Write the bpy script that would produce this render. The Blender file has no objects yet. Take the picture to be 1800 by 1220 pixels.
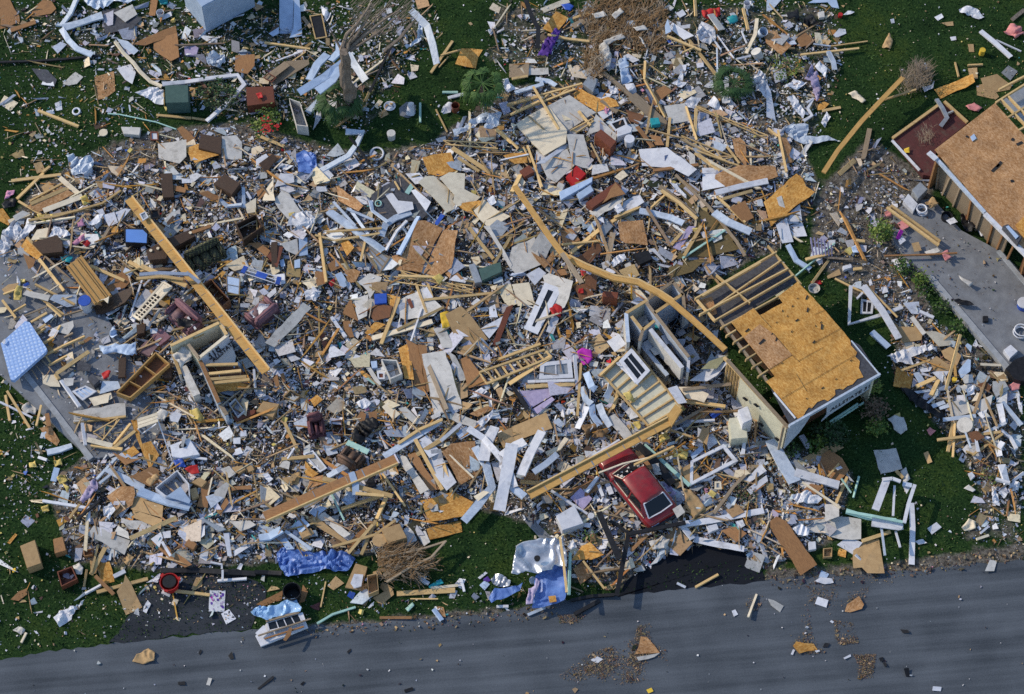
import bpy, bmesh, math, random
import numpy as np
from mathutils import Vector, Matrix, noise as mnoise
SC = bpy.context.scene
COL = SC.collection
rnd = random.Random(7)
nr = np.random.default_rng(11)
R = math.radians
# ---------------------------------------------------------------- camera
PITCH, DIST, HFOV = R(60), 106.0, R(25.2)
CAM = Vector((0,-DIST*math.cos(PITCH), DIST*math.sin(PITCH)))
cd = bpy.data.cameras.new('camera'); cam = bpy.data.objects.new('camera', cd); COL.objects.link(cam)
cam.location = CAM; cam.rotation_euler = (R(90)-PITCH, 0,0)
cd.sensor_fit = 'HORIZONTAL'; cd.angle = HFOV; cd.clip_end = 2000; cd.clip_start = 1
SC.camera = cam
# ---------------------------------------------------------------- light
SUN_EL, SUN_AZ = R(31),(-0.93,0.37)          # direction (x, y) towards the sun
w = bpy.data.worlds.new('World'); SC.world = w; w.use_nodes = True
nt = w.node_tree; bg = nt.nodes['Background']
sky = nt.nodes.new('ShaderNodeTexSky'); sky.sky_type = 'NISHITA'; sky.sun_disc = False
sky.sun_elevation = SUN_EL; sky.sun_rotation = math.atan2(SUN_AZ[0], SUN_AZ[1])
sky.air_density = 1.2; sky.dust_density = 0.6; sky.ozone_density = 2.0
nt.links.new(sky.outputs[0], bg.inputs[0]); bg.inputs[1].default_value = 0.15
sl = bpy.data.lights.new('sun','SUN'); sl.energy = 3.0; sl.angle = R(0.6); sl.color = (1,0.86,0.64)
so = bpy.data.objects.new('sun', sl); COL.objects.link(so)
sd = Vector((SUN_AZ[0], SUN_AZ[1], 0)).normalized()*math.cos(SUN_EL) + Vector((0,0, math.sin(SUN_EL)))
so.rotation_euler = sd.to_track_quat('Z','Y').to_euler(); so.location = sd*60
vs = SC.view_settings; vs.view_transform = 'Standard'; vs.look = 'None'; vs.exposure = 0.2; vs.gamma = 1
SC.cycles.max_bounces = 5; SC.cycles.diffuse_bounces = 2; SC.cycles.glossy_bounces = 2
SC.cycles.transmission_bounces = 2; SC.cycles.use_denoising = False

# ---------------------------------------------------------------- photo pixel (1800x1220) -> world point at height h
TH = math.tan(HFOV/2)
def W(px, py, h=0.0):
    u = (px-900)/900*TH; v = (610-py)/900*TH
    d = Vector((u, math.cos(PITCH)+v*math.sin(PITCH), -math.sin(PITCH)+v*math.cos(PITCH)))
    t = (h-CAM.z)/d.z
    return CAM + d*t
PXM = 38.0                                      # photo pixels to a metre near the middle
CROP = {i: ((i % 4)*450,(i//4)*305,0.25) for i in range(16)}
CROP['h'] = (880,130,1/4.88); CROP['k'] = (1060,470,1/5.304); CROP['r'] = (1200,420,1/3.211)
CROP['c'] = (1010,740,1/5.81); CROP['n'] = (1560,100,1/3.8125); CROP['s'] = (1600,400,1/4.355)
CROP['t'] = (300,560,1/8.717); CROP['m'] = (0,500,1/6.78); CROP['w'] = (340,1010,1/8.18)
CROP['v'] = (840,930,1/7.62); CROP['b'] = (600,900,1/6.0); CROP['e'] = (1480,820,1/5.625)
CROP['g'] = (1560,560,1/5.083); CROP['f'] = (230,400,1/4.692); CROP['p'] = (0,0,1.0)
def pts(k, s):
    ox, oy, sc = CROP[k]
    return [(ox+float(a.split(',')[0])*sc, oy+float(a.split(',')[1])*sc) for a in s.split()]

# ---------------------------------------------------------------- things, parts, labels
THINGS = []; LMS = []
def link(o, parent=None):
    COL.objects.link(o)
    if parent is not None: o.parent = parent
    return o
def mesh_obj(name, verts, faces, mat, parent=None, smooth=False, loc=None, mats=None, fm=None):
    me = bpy.data.meshes.new(name)
    o0 = Vector(loc) if loc is not None else Vector((0,0,0))
    me.from_pydata([tuple(Vector(v)-o0) for v in verts], [], faces)
    for m in (mats or [mat]): me.materials.append(m)
    if fm is not None: me.polygons.foreach_set('material_index', fm)
    if smooth: me.polygons.foreach_set('use_smooth', [True]*len(me.polygons))
    me.update()
    o = bpy.data.objects.new(name, me); link(o, parent)
    if parent is None: o.location = o0
    else: o.location = o0 - parent.location
    return o
def bm_obj(name, bm, mat, parent=None, smooth=False, loc=None):
    o0 = Vector(loc) if loc is not None else Vector((0,0,0))
    bmesh.ops.translate(bm, verts=bm.verts, vec=-o0)
    bmesh.ops.recalc_face_normals(bm, faces=bm.faces)
    me = bpy.data.meshes.new(name); bm.to_mesh(me); bm.free()
    me.materials.append(mat)
    if smooth: me.polygons.foreach_set('use_smooth', [True]*len(me.polygons))
    o = bpy.data.objects.new(name, me); link(o, parent)
    o.location = o0 if parent is None else o0 - parent.location
    return o
def empty(name, loc):
    o = bpy.data.objects.new(name, None); o.empty_display_size = .3; link(o); o.location = loc; return o
def reg(o, look, cat, c, rad, lm=None, group=None, label=None):
    if look[:1] == '!': label = look[1:]
    THINGS.append(dict(o=o, look=look, cat=cat, c=c, r=rad, lm=lm, group=group, label=label))
    o['category'] = cat; o['kind'] = 'thing'
    if lm: LMS.append((lm, c, rad, o))
    return o
def struct(o, kind='structure', label=None, cat=None):
    o['kind'] = kind
    if label: o['label'] = label
    if cat: o['category'] = cat
    return o
def cen(q): return (sum(a for a, b in q)/len(q), sum(b for a, b in q)/len(q))
def ext(q):
    c = cen(q); return max(math.hypot(a-c[0], (b-c[1])) for a, b in q)

# ---------------------------------------------------------------- height map that lets later pieces rest on earlier ones
CS = 4
HM = np.zeros((310,455)); YY, XX = np.mgrid[0:310,0:455]
XXp = XX*CS+2.0; YYp = YY*CS+2.0
def inpoly(q, X=XXp, Y=YYp):
    m = np.zeros(X.shape, bool); n = len(q)
    for i in range(n):
        x1, y1 = q[i]; x2, y2 = q[(i+1) % n]
        if y1 == y2: continue
        c = ((y1 > Y) != (y2 > Y)) & (X < (x2-x1)*(Y-y1)/(y2-y1)+x1)
        m ^= c
    return m
def base_h(q, pc=65):
    m = inpoly(q)
    if m.sum() == 0:
        c = cen(q); i = int(min(max(c[1]//CS, 0), 309)); j = int(min(max(c[0]//CS, 0), 454))
        return float(HM[i, j]), None
    return float(np.percentile(HM[m], pc)), m
def raise_h(m, h):
    if m is not None: HM[m] = np.maximum(HM[m], h)
def fat(a, b, w):
    dx, dy = b[0]-a[0], b[1]-a[1]; L = math.hypot(dx, dy) or 1
    nx, ny = -dy/L*w/2, dx/L*w/2
    return [(a[0]+nx, a[1]+ny),(b[0]+nx, b[1]+ny),(b[0]-nx, b[1]-ny),(a[0]-nx, a[1]-ny)]

# ---------------------------------------------------------------- materials
MATS = {}
def nodes(m):
    m.use_nodes = True; t = m.node_tree; return t, t.nodes, t.links, t.nodes['Principled BSDF']
def mat(name, a, b=None, scale=6.0, rough=.8, stretch=(1,1,1), detail=6, spec=.3, metal=0, bump=.15, var=.16, c=None, dirt=.35, dirtc=(.09,.075,.06), coat=0):
    m = bpy.data.materials.new(name); t, N, L, p = nodes(m)
    b = b or tuple(x*.72 for x in a)
    tc = N.new('ShaderNodeTexCoord'); mp = N.new('ShaderNodeMapping'); mp.inputs['Scale'].default_value = stretch
    L.new(tc.outputs['Object'], mp.inputs['Vector'])
    n1 = N.new('ShaderNodeTexNoise'); n1.inputs['Scale'].default_value = scale; n1.inputs['Detail'].default_value = detail; n1.inputs['Roughness'].default_value = .65
    L.new(mp.outputs[0], n1.inputs['Vector'])
    r1 = N.new('ShaderNodeValToRGB'); e = r1.color_ramp.elements
    e[0].position = .34; e[1].position = .66; e[0].color = (*b, 1); e[1].color = (*a, 1)
    if c:
        k = r1.color_ramp.elements.new(.5); k.color = (*c, 1)
    L.new(n1.outputs['Fac'], r1.inputs[0])
    n2 = N.new('ShaderNodeTexNoise'); n2.inputs['Scale'].default_value = 2.3; n2.inputs['Detail'].default_value = 8; n2.inputs['Roughness'].default_value = .7
    oi = N.new('ShaderNodeObjectInfo')
    add = N.new('ShaderNodeVectorMath'); add.operation = 'ADD'; L.new(tc.outputs['Object'], add.inputs[0])
    mul = N.new('ShaderNodeMath'); mul.operation = 'MULTIPLY'; mul.inputs[1].default_value = 37.0; L.new(oi.outputs['Random'], mul.inputs[0]); L.new(mul.outputs[0], add.inputs[1])
    L.new(add.outputs[0], n2.inputs['Vector'])
    r2 = N.new('ShaderNodeValToRGB'); e = r2.color_ramp.elements; e[0].position = .54; e[1].position = .72
    e[0].color = (0,0,0,1); e[1].color = (dirt, dirt, dirt, 1); L.new(n2.outputs['Fac'], r2.inputs[0])
    mx = N.new('ShaderNodeMix'); mx.data_type = 'RGBA'; L.new(r2.outputs[0], mx.inputs[0]); L.new(r1.outputs[0], mx.inputs[6]); mx.inputs[7].default_value = (*dirtc, 1)
    hs = N.new('ShaderNodeHueSaturation'); L.new(mx.outputs[2], hs.inputs['Color'])
    mr = N.new('ShaderNodeMapRange'); mr.inputs[3].default_value = 1-var; mr.inputs[4].default_value = 1+var; L.new(oi.outputs['Random'], mr.inputs[0]); L.new(mr.outputs[0], hs.inputs['Value'])
    L.new(hs.outputs[0], p.inputs['Base Color'])
    p.inputs['Roughness'].default_value = rough; p.inputs['Metallic'].default_value = metal
    p.inputs['Specular IOR Level'].default_value = spec; p.inputs['Coat Weight'].default_value = coat
    if bump:
        bp = N.new('ShaderNodeBump'); bp.inputs['Strength'].default_value = bump; bp.inputs['Distance'].default_value = .03
        L.new(n1.outputs['Fac'], bp.inputs['Height']); L.new(bp.outputs[0], p.inputs['Normal'])
    return m
def osb_mat(name, c1, c2, c3, sc=17):
    m = bpy.data.materials.new(name); t, N, L, p = nodes(m)
    tc = N.new('ShaderNodeTexCoord')
    nz = N.new('ShaderNodeTexNoise'); nz.inputs['Scale'].default_value = 1.2; nz.inputs['Detail'].default_value = 7; nz.inputs['Roughness'].default_value = .7
    L.new(tc.outputs['Object'], nz.inputs['Vector'])
    vo = N.new('ShaderNodeTexVoronoi'); vo.inputs['Scale'].default_value = sc; vo.inputs['Randomness'].default_value = 1
    mp = N.new('ShaderNodeMapping'); mp.inputs['Scale'].default_value = (.7,1.3,1); L.new(tc.outputs['Object'], mp.inputs[0]); L.new(mp.outputs[0], vo.inputs['Vector'])
    sp = N.new('ShaderNodeSeparateColor'); L.new(vo.outputs['Color'], sp.inputs[0])
    r = N.new('ShaderNodeValToRGB'); e = r.color_ramp.elements; e[0].position = 0; e[0].color = (*c1,1); e[1].position = 1; e[1].color = (*c3,1)
    k = e.new(.5); k.color = (*c2,1); L.new(sp.outputs[0], r.inputs[0])
    r2 = N.new('ShaderNodeValToRGB'); e = r2.color_ramp.elements; e[0].position = .35; e[0].color = (.62,.6,.6,1); e[1].position = .68; e[1].color = (1.1,1.1,1.1,1)
    L.new(nz.outputs['Fac'], r2.inputs[0])
    mx = N.new('ShaderNodeMix'); mx.data_type = 'RGBA'; mx.blend_type = 'MULTIPLY'; mx.inputs[0].default_value = 1
    L.new(r.outputs[0], mx.inputs[6]); L.new(r2.outputs[0], mx.inputs[7])
    oi = N.new('ShaderNodeObjectInfo'); hs = N.new('ShaderNodeHueSaturation'); mr = N.new('ShaderNodeMapRange'); mr.inputs[3].default_value = .82; mr.inputs[4].default_value = 1.14
    L.new(oi.outputs['Random'], mr.inputs[0]); L.new(mr.outputs[0], hs.inputs['Value']); L.new(mx.outputs[2], hs.inputs['Color'])
    L.new(hs.outputs[0], p.inputs['Base Color']); p.inputs['Roughness'].default_value = .75; p.inputs['Specular IOR Level'].default_value = .2
    return m
M = dict(
 osb=osb_mat('osb_sheathing', (.52,.24,.055),(.66,.34,.085),(.78,.46,.15)),
 osbd=osb_mat('weathered_osb', (.36,.18,.075),(.47,.26,.12),(.58,.36,.2)),
 ply=mat('brown_plywood', (.36,.19,.085),(.24,.12,.055), 5, stretch=(1,5,1)),
 dply=mat('dark_plywood', (.2,.09,.045),(.12,.055,.03), 5, stretch=(1,5,1)),
 wood=mat('pine_lumber', (.66,.47,.235),(.48,.32,.14), 7, stretch=(.4,6,4), dirt=.45, var=.22),
 beam=mat('glued_beam_wood', (.57,.35,.125),(.42,.24,.075), 6, stretch=(.4,5,4), dirt=.5, var=.08),
 owoodf=mat('brown_leather', (.15,.09,.065),(.09,.055,.04), 6, rough=.6, dirt=.15),
 foil=mat('silver_foil', (.55,.58,.64),(.42,.46,.54), 5, rough=.3, metal=.55, bump=.2, dirt=.2),
 owood=mat('weathered_lumber', (.36,.28,.2),(.22,.17,.12), 7, stretch=(.4,6,4), var=.25),
 bark=mat('grey_bark', (.27,.22,.18),(.12,.095,.075), 9, stretch=(1,1,.3), bump=.6),
 white=mat('white_paint', (.68,.69,.75),(.54,.56,.64), 3, dirt=.5, rough=.55, var=.1),
 gyp=mat('grey_drywall', (.58,.56,.54),(.44,.43,.42), 3.5, dirt=.55, var=.14),
 cream=mat('cream_board', (.8,.7,.54),(.66,.57,.44), 3.5, dirt=.35, var=.1),
 tan=mat('cardboard', (.46,.31,.16),(.37,.24,.12), 4, dirt=.25, var=.14),
 metal=mat('painted_aluminium', (.54,.61,.73),(.39,.46,.58), 5, rough=.38, spec=.6, dirt=.35, bump=.1, var=.14),
 blue=mat('pale_blue_paint', (.42,.53,.72),(.33,.43,.61), 3, rough=.5, dirt=.25, bump=.05),
 silver=mat('foil_facing', (.55,.56,.6),(.4,.42,.48), 5, rough=.33, metal=.75, bump=.2, dirt=.15),
 dark=mat('black_plastic', (.018,.018,.022),(.008,.008,.01), 5, rough=.5, dirt=.1),
 felt=mat('roofing_felt', (.095,.10,.12),(.05,.052,.065), 8, rough=.95, dirt=.2),
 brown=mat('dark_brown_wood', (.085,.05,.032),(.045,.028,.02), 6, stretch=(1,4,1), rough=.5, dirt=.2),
 rbrown=mat('red_brown_wood', (.2,.065,.035),(.12,.04,.025), 6, stretch=(1,4,1), rough=.45, dirt=.15),
 red=mat('red_fabric', (.45,.02,.02),(.32,.012,.015), 6, rough=.6, dirt=.1, var=.05),
 teal=mat('teal_plastic', (.03,.34,.38),(.02,.24,.29), 5, rough=.4, dirt=.15),
 purple=mat('purple_cloth', (.12,.05,.36),(.06,.025,.2), 5, dirt=.1),
 magenta=mat('magenta_cloth', (.45,.03,.40),(.32,.02,.28), 5, dirt=.1),
 yellow=mat('yellow_plastic', (.75,.52,.06),(.62,.4,.04), 5, dirt=.12),
 pink=mat('pink_cloth', (.62,.3,.45),(.45,.2,.32), 5, dirt=.2),
 dblue=mat('blue_vinyl', (.04,.10,.45),(.025,.07,.33), 5, rough=.4, dirt=.1),
 tarp=mat('blue_tarpaulin', (.13,.24,.58),(.07,.14,.42), 3.5, rough=.45, spec=.5, dirt=.15, var=.05),
 lilac=mat('lilac_cloth', (.44,.38,.56),(.3,.26,.42), 5, dirt=.2),
 green=mat('grey_green_paint', (.07,.13,.12),(.05,.10,.095), 4, dirt=.2),
 mint=mat('mint_plastic', (.38,.6,.55),(.3,.48,.45), 4, dirt=.15),
 mauve=mat('mauve_upholstery', (.24,.13,.16),(.15,.08,.10), 7, rough=.95, dirt=.15, var=.08),
 recl=mat('maroon_upholstery', (.17,.075,.085),(.10,.04,.05), 7, rough=.9, dirt=.1),
 carpet=mat('olive_carpet', (.2,.15,.07),(.13,.10,.05), 8, rough=1, dirt=.35),
 conc=mat('concrete', (.22,.235,.265),(.14,.15,.175), 1.6, rough=.9, dirt=.45, detail=10, var=.03),
 kerb=mat('pale_concrete', (.36,.38,.42),(.26,.28,.31), 3, rough=.9, dirt=.35, var=.05),
 insul=mat('yellow_insulation', (.66,.52,.18),(.5,.38,.12), 9, rough=1, dirt=.15),
 pinki=mat('pink_insulation', (.6,.25,.25),(.45,.17,.18), 9, rough=1, dirt=.15),
 lawnd=mat('dead_frond', (.26,.165,.085),(.12,.07,.035), 9, rough=1, var=.1),
 stucco=mat('cream_stucco', (.62,.60,.48),(.5,.49,.39), 4, dirt=.3, var=.03),
 steel=mat('grey_steel', (.38,.4,.43),(.28,.3,.33), 5, rough=.4, metal=.4, dirt=.25),
)
def glass_mat():
    m = bpy.data.materials.new('dark_glass'); t, N, L, p = nodes(m)
    p.inputs['Base Color'].default_value = (.012,.014,.018,1); p.inputs['Roughness'].default_value = .08; p.inputs['Specular IOR Level'].default_value = .6
    return m
M['glass'] = glass_mat()
def quilt_mat():
    m = bpy.data.materials.new('quilted_ticking'); t, N, L, p = nodes(m); tc = N.new('ShaderNodeTexCoord'); v = N.new('ShaderNodeTexVoronoi'); v.inputs['Scale'].default_value = 5.5; v.inputs['Randomness'].default_value = .25
    L.new(tc.outputs['Object'], v.inputs[0]); r = N.new('ShaderNodeValToRGB'); e = r.color_ramp.elements; e[0].position = .12; e[0].color = (.52,.64,.86,1); e[1].position = .34; e[1].color = (.27,.42,.76,1)
    L.new(v.outputs['Distance'], r.inputs[0]); L.new(r.outputs[0], p.inputs['Base Color']); p.inputs['Roughness'].default_value = .7
    b = N.new('ShaderNodeBump'); b.inputs['Strength'].default_value = .5; b.inputs['Distance'].default_value = .05; L.new(v.outputs['Distance'], b.inputs['Height']); L.new(b.outputs[0], p.inputs['Normal']); return m
M['matt'] = quilt_mat()
def plaid_mat():
    m = bpy.data.materials.new('olive_plaid'); t, N, L, p = nodes(m); tc = N.new('ShaderNodeTexCoord')
    ck = N.new('ShaderNodeTexBrick'); ck.inputs['Scale'].default_value = 3.2; ck.inputs['Color1'].default_value = (.26,.24,.09,1); ck.inputs['Color2'].default_value = (.12,.13,.06,1); ck.inputs['Mortar'].default_value = (.04,.04,.03,1); ck.inputs['Mortar Size'].default_value = .09; ck.offset = 0
    L.new(tc.outputs['Object'], ck.inputs[0]); L.new(ck.outputs['Color'], p.inputs['Base Color']); p.inputs['Roughness'].default_value = .95; return m
M['plaid'] = plaid_mat()
def paint_mat():
    m = bpy.data.materials.new('red_car_paint'); t, N, L, p = nodes(m)
    n = N.new('ShaderNodeTexNoise'); n.inputs['Scale'].default_value = 3; n.inputs['Detail'].default_value = 8
    tc = N.new('ShaderNodeTexCoord'); L.new(tc.outputs['Object'], n.inputs[0])
    r = N.new('ShaderNodeValToRGB'); e = r.color_ramp.elements; e[0].position = .35; e[0].color = (.19,.006,.011,1); e[1].position = .7; e[1].color = (.29,.011,.017,1)
    L.new(n.outputs['Fac'], r.inputs[0])
    n2 = N.new('ShaderNodeTexNoise'); n2.inputs['Scale'].default_value = 1.6; n2.inputs['Detail'].default_value = 10; n2.inputs['Roughness'].default_value = .75; L.new(tc.outputs['Object'], n2.inputs[0])
    mr = N.new('ShaderNodeMapRange'); mr.inputs[1].default_value = .48; mr.inputs[2].default_value = .75; mr.inputs[4].default_value = .5; L.new(n2.outputs['Fac'], mr.inputs[0])
    mx = N.new('ShaderNodeMix'); mx.data_type = 'RGBA'; mx.inputs[7].default_value = (.12,.085,.07,1); L.new(mr.outputs[0], mx.inputs[0]); L.new(r.outputs[0], mx.inputs[6]); L.new(mx.outputs[2], p.inputs['Base Color'])
    p.inputs['Roughness'].default_value = .45; p.inputs['Coat Weight'].default_value = .35; p.inputs['Coat Roughness'].default_value = .15
    return m
M['car'] = paint_mat()
# ---------------------------------------------------------------- zones of the site (photo pixels)
Q = lambda s: pts('p', s)
HEAP = Q('60,330 200,250 300,225 430,215 560,255 660,270 760,250 880,160 900,150 1050,150 1200,150 1400,225 1440,330 1400,420 1240,500 1280,640 1385,780 1500,830 1470,950 1340,1000 1230,980 1110,1030 1000,1020 960,930 830,890 740,960 640,975 520,985 280,1005 120,985 85,850 150,800 60,660 0,560 0,420')
TOPL = Q('0,0 760,0 780,60 650,240 540,210 430,225 290,180 150,110 0,90')
TOPR = Q('860,0 1470,0 1490,100 1440,250 1250,190 1000,165 850,110')
LOWR = Q('1560,500 1640,560 1780,640 1800,640 1800,900 1730,880 1640,740 1570,670')
MIDR = Q('1440,330 1530,240 1600,290 1650,330 1590,410 1660,600 1560,560 1420,450')
TOPLL = Q('0,90 150,110 290,180 300,230 60,340 0,330')
RB = Q('1740,820 1800,820 1800,960 1690,960 1690,900')
LB = Q('0,940 120,980 260,1000 420,1010 400,1100 220,1090 180,1130 0,1140')
MB = Q('420,1010 800,1000 1000,1000 1080,1050 860,1085 540,1110 420,1120')
BORD = Q('535,1100 860,1072 985,1060 985,1085 870,1098 540,1122')
BORD2 = Q('1340,1000 1560,990 1800,955 1800,985 1560,1022 1350,1030')
LEFT = Q('0,640 60,680 140,800 80,880 60,960 0,900')
def sdist(q, X, Y):
    d = np.full(X.shape, 1e9); n = len(q)
    for i in range(n):
        (x1, y1),(x2, y2) = q[i], q[(i+1) % n]
        vx, vy = x2-x1, y2-y1; t = np.clip(((X-x1)*vx+(Y-y1)*vy)/(vx*vx+vy*vy+1e-9), 0,1)
        d = np.minimum(d, np.hypot(X-x1-t*vx, Y-y1-t*vy))
    return np.where(inpoly(q, X, Y), d, -d)
def Wn(px, py, h):
    u = (px-900)/900*TH; v = (610-py)/900*TH
    dy = math.cos(PITCH)+v*math.sin(PITCH); dz = -math.sin(PITCH)+v*math.cos(PITCH)
    t = (h-CAM.z)/dz
    return u*t, CAM.y+dy*t, h+0*t
def pxof(x, y, z):
    rx = x; ry = y-CAM.y; rz = z-CAM.z
    f = ry*math.cos(PITCH)-rz*math.sin(PITCH); u = rx/f; v = (ry*math.sin(PITCH)+rz*math.cos(PITCH))/f
    return 900+u/TH*900,610-v/TH*900
DIRT = [(HEAP, 1),(TOPL, .42),(TOPR, .5),(LOWR, .7),(MIDR, .95),(BORD, 1),(BORD2,1),(RB, .5)]
# start heights of the rubble
for q, h in ((HEAP, .22),(TOPL, .06),(TOPR, .1),(LOWR, .25),(MIDR, .1)):
    HM[:] = np.maximum(HM, np.clip(sdist(q, XXp, YYp)/60,0,1)*h)
# ---------------------------------------------------------------- ground: one sheet, grass running into bare soil
def ground():
    xs = np.concatenate([[-400,-120,-60], np.arange(-36,36.1,.4), [60,120,400]])
    ys = np.concatenate([[-300,-100,-45], np.arange(-28,34.1,.4), [60,140,500]])
    X, Y = np.meshgrid(xs, ys); PX, PY = pxof(X, Y, np.zeros_like(X))
    d = np.zeros(X.shape)
    for q, k in DIRT: d = np.maximum(d, np.clip(sdist(q, PX, PY)/34+.5,0,1)*k)
    v = np.stack([X.ravel(), Y.ravel(), np.zeros(X.size)], 1)
    ny, nx = X.shape; idx = np.arange(X.size).reshape(ny, nx)
    f = np.stack([idx[:-1, :-1], idx[:-1,1:], idx[1:, 1:], idx[1:, :-1]], -1).reshape(-1,4)
    me = bpy.data.meshes.new('ground'); me.from_pydata(v.tolist(), [], f.tolist())
    at = me.attributes.new('soil','FLOAT','POINT'); at.data.foreach_set('value', d.ravel().astype(np.float32))
    m = bpy.data.materials.new('lawn_and_soil'); t, N, L, p = nodes(m)
    tc = N.new('ShaderNodeTexCoord')
    def nz(s, det=8, r=.65):
        n = N.new('ShaderNodeTexNoise'); n.inputs['Scale'].default_value = s; n.inputs['Detail'].default_value = det; n.inputs['Roughness'].default_value = r
        L.new(tc.outputs['Object'], n.inputs['Vector']); return n.outputs['Fac']
    def ramp(src, *st):
        r = N.new('ShaderNodeValToRGB'); e = r.color_ramp.elements
        while len(e) < len(st): e.new(.5)
        for k, (po, co) in zip(e, st): k.position = po; k.color = (*co, 1)
        L.new(src, r.inputs[0]); return r.outputs[0]
    g1 = ramp(nz(9),(.3,(.006,.018,.006)),(.5,(.018,.045,.013)),(.68,(.042,.08,.024)))
    g2 = ramp(nz(.3,8,.7),(.36,(.6,.65,.7)),(.5,(1,1,1)),(.66,(1.9,1.35,1)))
    gm = N.new('ShaderNodeMix'); gm.data_type = 'RGBA'; gm.blend_type = 'MULTIPLY'; gm.inputs[0].default_value = 1; L.new(g1, gm.inputs[6]); L.new(g2, gm.inputs[7])
    s1 = ramp(nz(4.5,10,.75),(.3,(.02,.018,.017)),(.44,(.075,.067,.06)),(.56,(.17,.155,.135)),(.7,(.27,.26,.26)))
    a = N.new('ShaderNodeAttribute'); a.attribute_name = 'soil'
    mm = N.new('ShaderNodeMath'); mm.operation = 'MULTIPLY_ADD'; mm.inputs[1].default_value = 1.1; mm.inputs[2].default_value = -.55; L.new(nz(1.1,9,.7), mm.inputs[0])
    ad = N.new('ShaderNodeMath'); ad.operation = 'ADD'; L.new(mm.outputs[0], ad.inputs[0]); L.new(a.outputs['Fac'], ad.inputs[1])
    st = N.new('ShaderNodeMapRange'); st.inputs[1].default_value = .38; st.inputs[2].default_value = .62; L.new(ad.outputs[0], st.inputs[0])
    mx = N.new('ShaderNodeMix'); mx.data_type = 'RGBA'; L.new(st.outputs[0], mx.inputs[0]); L.new(gm.outputs[2], mx.inputs[6]); L.new(s1, mx.inputs[7])
    L.new(mx.outputs[2], p.inputs['Base Color']); p.inputs['Roughness'].default_value = 1; p.inputs['Specular IOR Level'].default_value = .1
    bp = N.new('ShaderNodeBump'); bp.inputs['Strength'].default_value = .8; bp.inputs['Distance'].default_value = .08; L.new(nz(11), bp.inputs['Height']); L.new(bp.outputs[0], p.inputs['Normal'])
    me.materials.append(m); o = bpy.data.objects.new('ground', me); link(o); struct(o)
ground()
def asphalt(name, a, b, streak):
    m = bpy.data.materials.new(name); t, N, L, p = nodes(m); tc = N.new('ShaderNodeTexCoord')
    mp = N.new('ShaderNodeMapping'); mp.inputs['Scale'].default_value = (.05,1.5,1); L.new(tc.outputs['Object'], mp.inputs[0])
    n1 = N.new('ShaderNodeTexNoise'); n1.inputs['Scale'].default_value = 1; n1.inputs['Detail'].default_value = 9; n1.inputs['Roughness'].default_value = .6; L.new(mp.outputs[0], n1.inputs[0])
    n2 = N.new('ShaderNodeTexNoise'); n2.inputs['Scale'].default_value = 14; n2.inputs['Detail'].default_value = 6; n2.inputs['Roughness'].default_value = .8; L.new(tc.outputs['Object'], n2.inputs[0])
    n3 = N.new('ShaderNodeTexNoise'); n3.inputs['Scale'].default_value = .35; n3.inputs['Detail'].default_value = 8; L.new(tc.outputs['Object'], n3.inputs[0])
    m1 = N.new('ShaderNodeMix'); m1.inputs[0].default_value = streak; L.new(n2.outputs['Fac'], m1.inputs[2]); L.new(n1.outputs['Fac'], m1.inputs[3])
    m2 = N.new('ShaderNodeMix'); m2.inputs[0].default_value = .3; L.new(m1.outputs[0], m2.inputs[2]); L.new(n3.outputs['Fac'], m2.inputs[3])
    r = N.new('ShaderNodeValToRGB'); e = r.color_ramp.elements; e[0].position = .41; e[0].color = (*a, 1); e[1].position = .58; e[1].color = (*b, 1)
    L.new(m2.outputs[0], r.inputs[0]); L.new(r.outputs[0], p.inputs['Base Color']); p.inputs['Roughness'].default_value = .88; p.inputs['Specular IOR Level'].default_value = .25
    bp = N.new('ShaderNodeBump'); bp.inputs['Strength'].default_value = .3; bp.inputs['Distance'].default_value = .02; L.new(n2.outputs['Fac'], bp.inputs['Height']); L.new(bp.outputs[0], p.inputs['Normal'])
    return m
M['road'] = asphalt('road_asphalt', (.042,.052,.068),(.105,.122,.15), .62)  # blue cast of the sky light is tinted into the asphalt colour
M['drive'] = asphalt('driveway_asphalt', (.003,.0045,.009),(.008,.011,.019), .35)  # bluish base colour carries the sky reflection
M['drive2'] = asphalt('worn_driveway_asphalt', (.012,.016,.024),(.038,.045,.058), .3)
def sheet(name, q, z, m, jag=0, rot=0.0):
    out = []
    for i, a in enumerate(q):
        b = q[(i+1) % len(q)]; n = max(1, int(math.hypot(b[0]-a[0], b[1]-a[1])/12)) if jag else 1
        for k in range(n):
            t = k/n; out.append((a[0]+(b[0]-a[0])*t+rnd.uniform(-jag, jag), a[1]+(b[1]-a[1])*t+rnd.uniform(-jag, jag)))
    v = [W(x, y, z) for x, y in out]; c = sum(v, Vector())/len(v)
    Rm = Matrix.Rotation(-rot, 3, 'Z')
    o = mesh_obj(name, [Rm @ (p-c) for p in v], [list(range(len(v)))], m)
    o.location = c; o.rotation_euler = (0,0, rot)
    if o.data.polygons[0].normal.z < 0: o.data.flip_normals()
    return o
ra = (W(1800,990)-W(190,1130)); RANG = math.atan2(ra.y, ra.x)
struct(sheet('road', Q('-400,1190 0,1158 190,1131 440,1108 700,1090 860,1078 1090,1042 1350,1017 1560,1006 1800,983 2300,938 2300,1330 1300,1400 -400,1500'), .008, M['road'], 3, RANG))
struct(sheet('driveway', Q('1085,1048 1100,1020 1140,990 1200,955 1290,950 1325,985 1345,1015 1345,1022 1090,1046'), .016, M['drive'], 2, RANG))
struct(sheet('old_driveway', Q('190,1131 230,1080 240,1045 280,1010 420,1000 470,1040 450,1085 440,1104'), .016, M['drive2'], 3, RANG))
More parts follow.
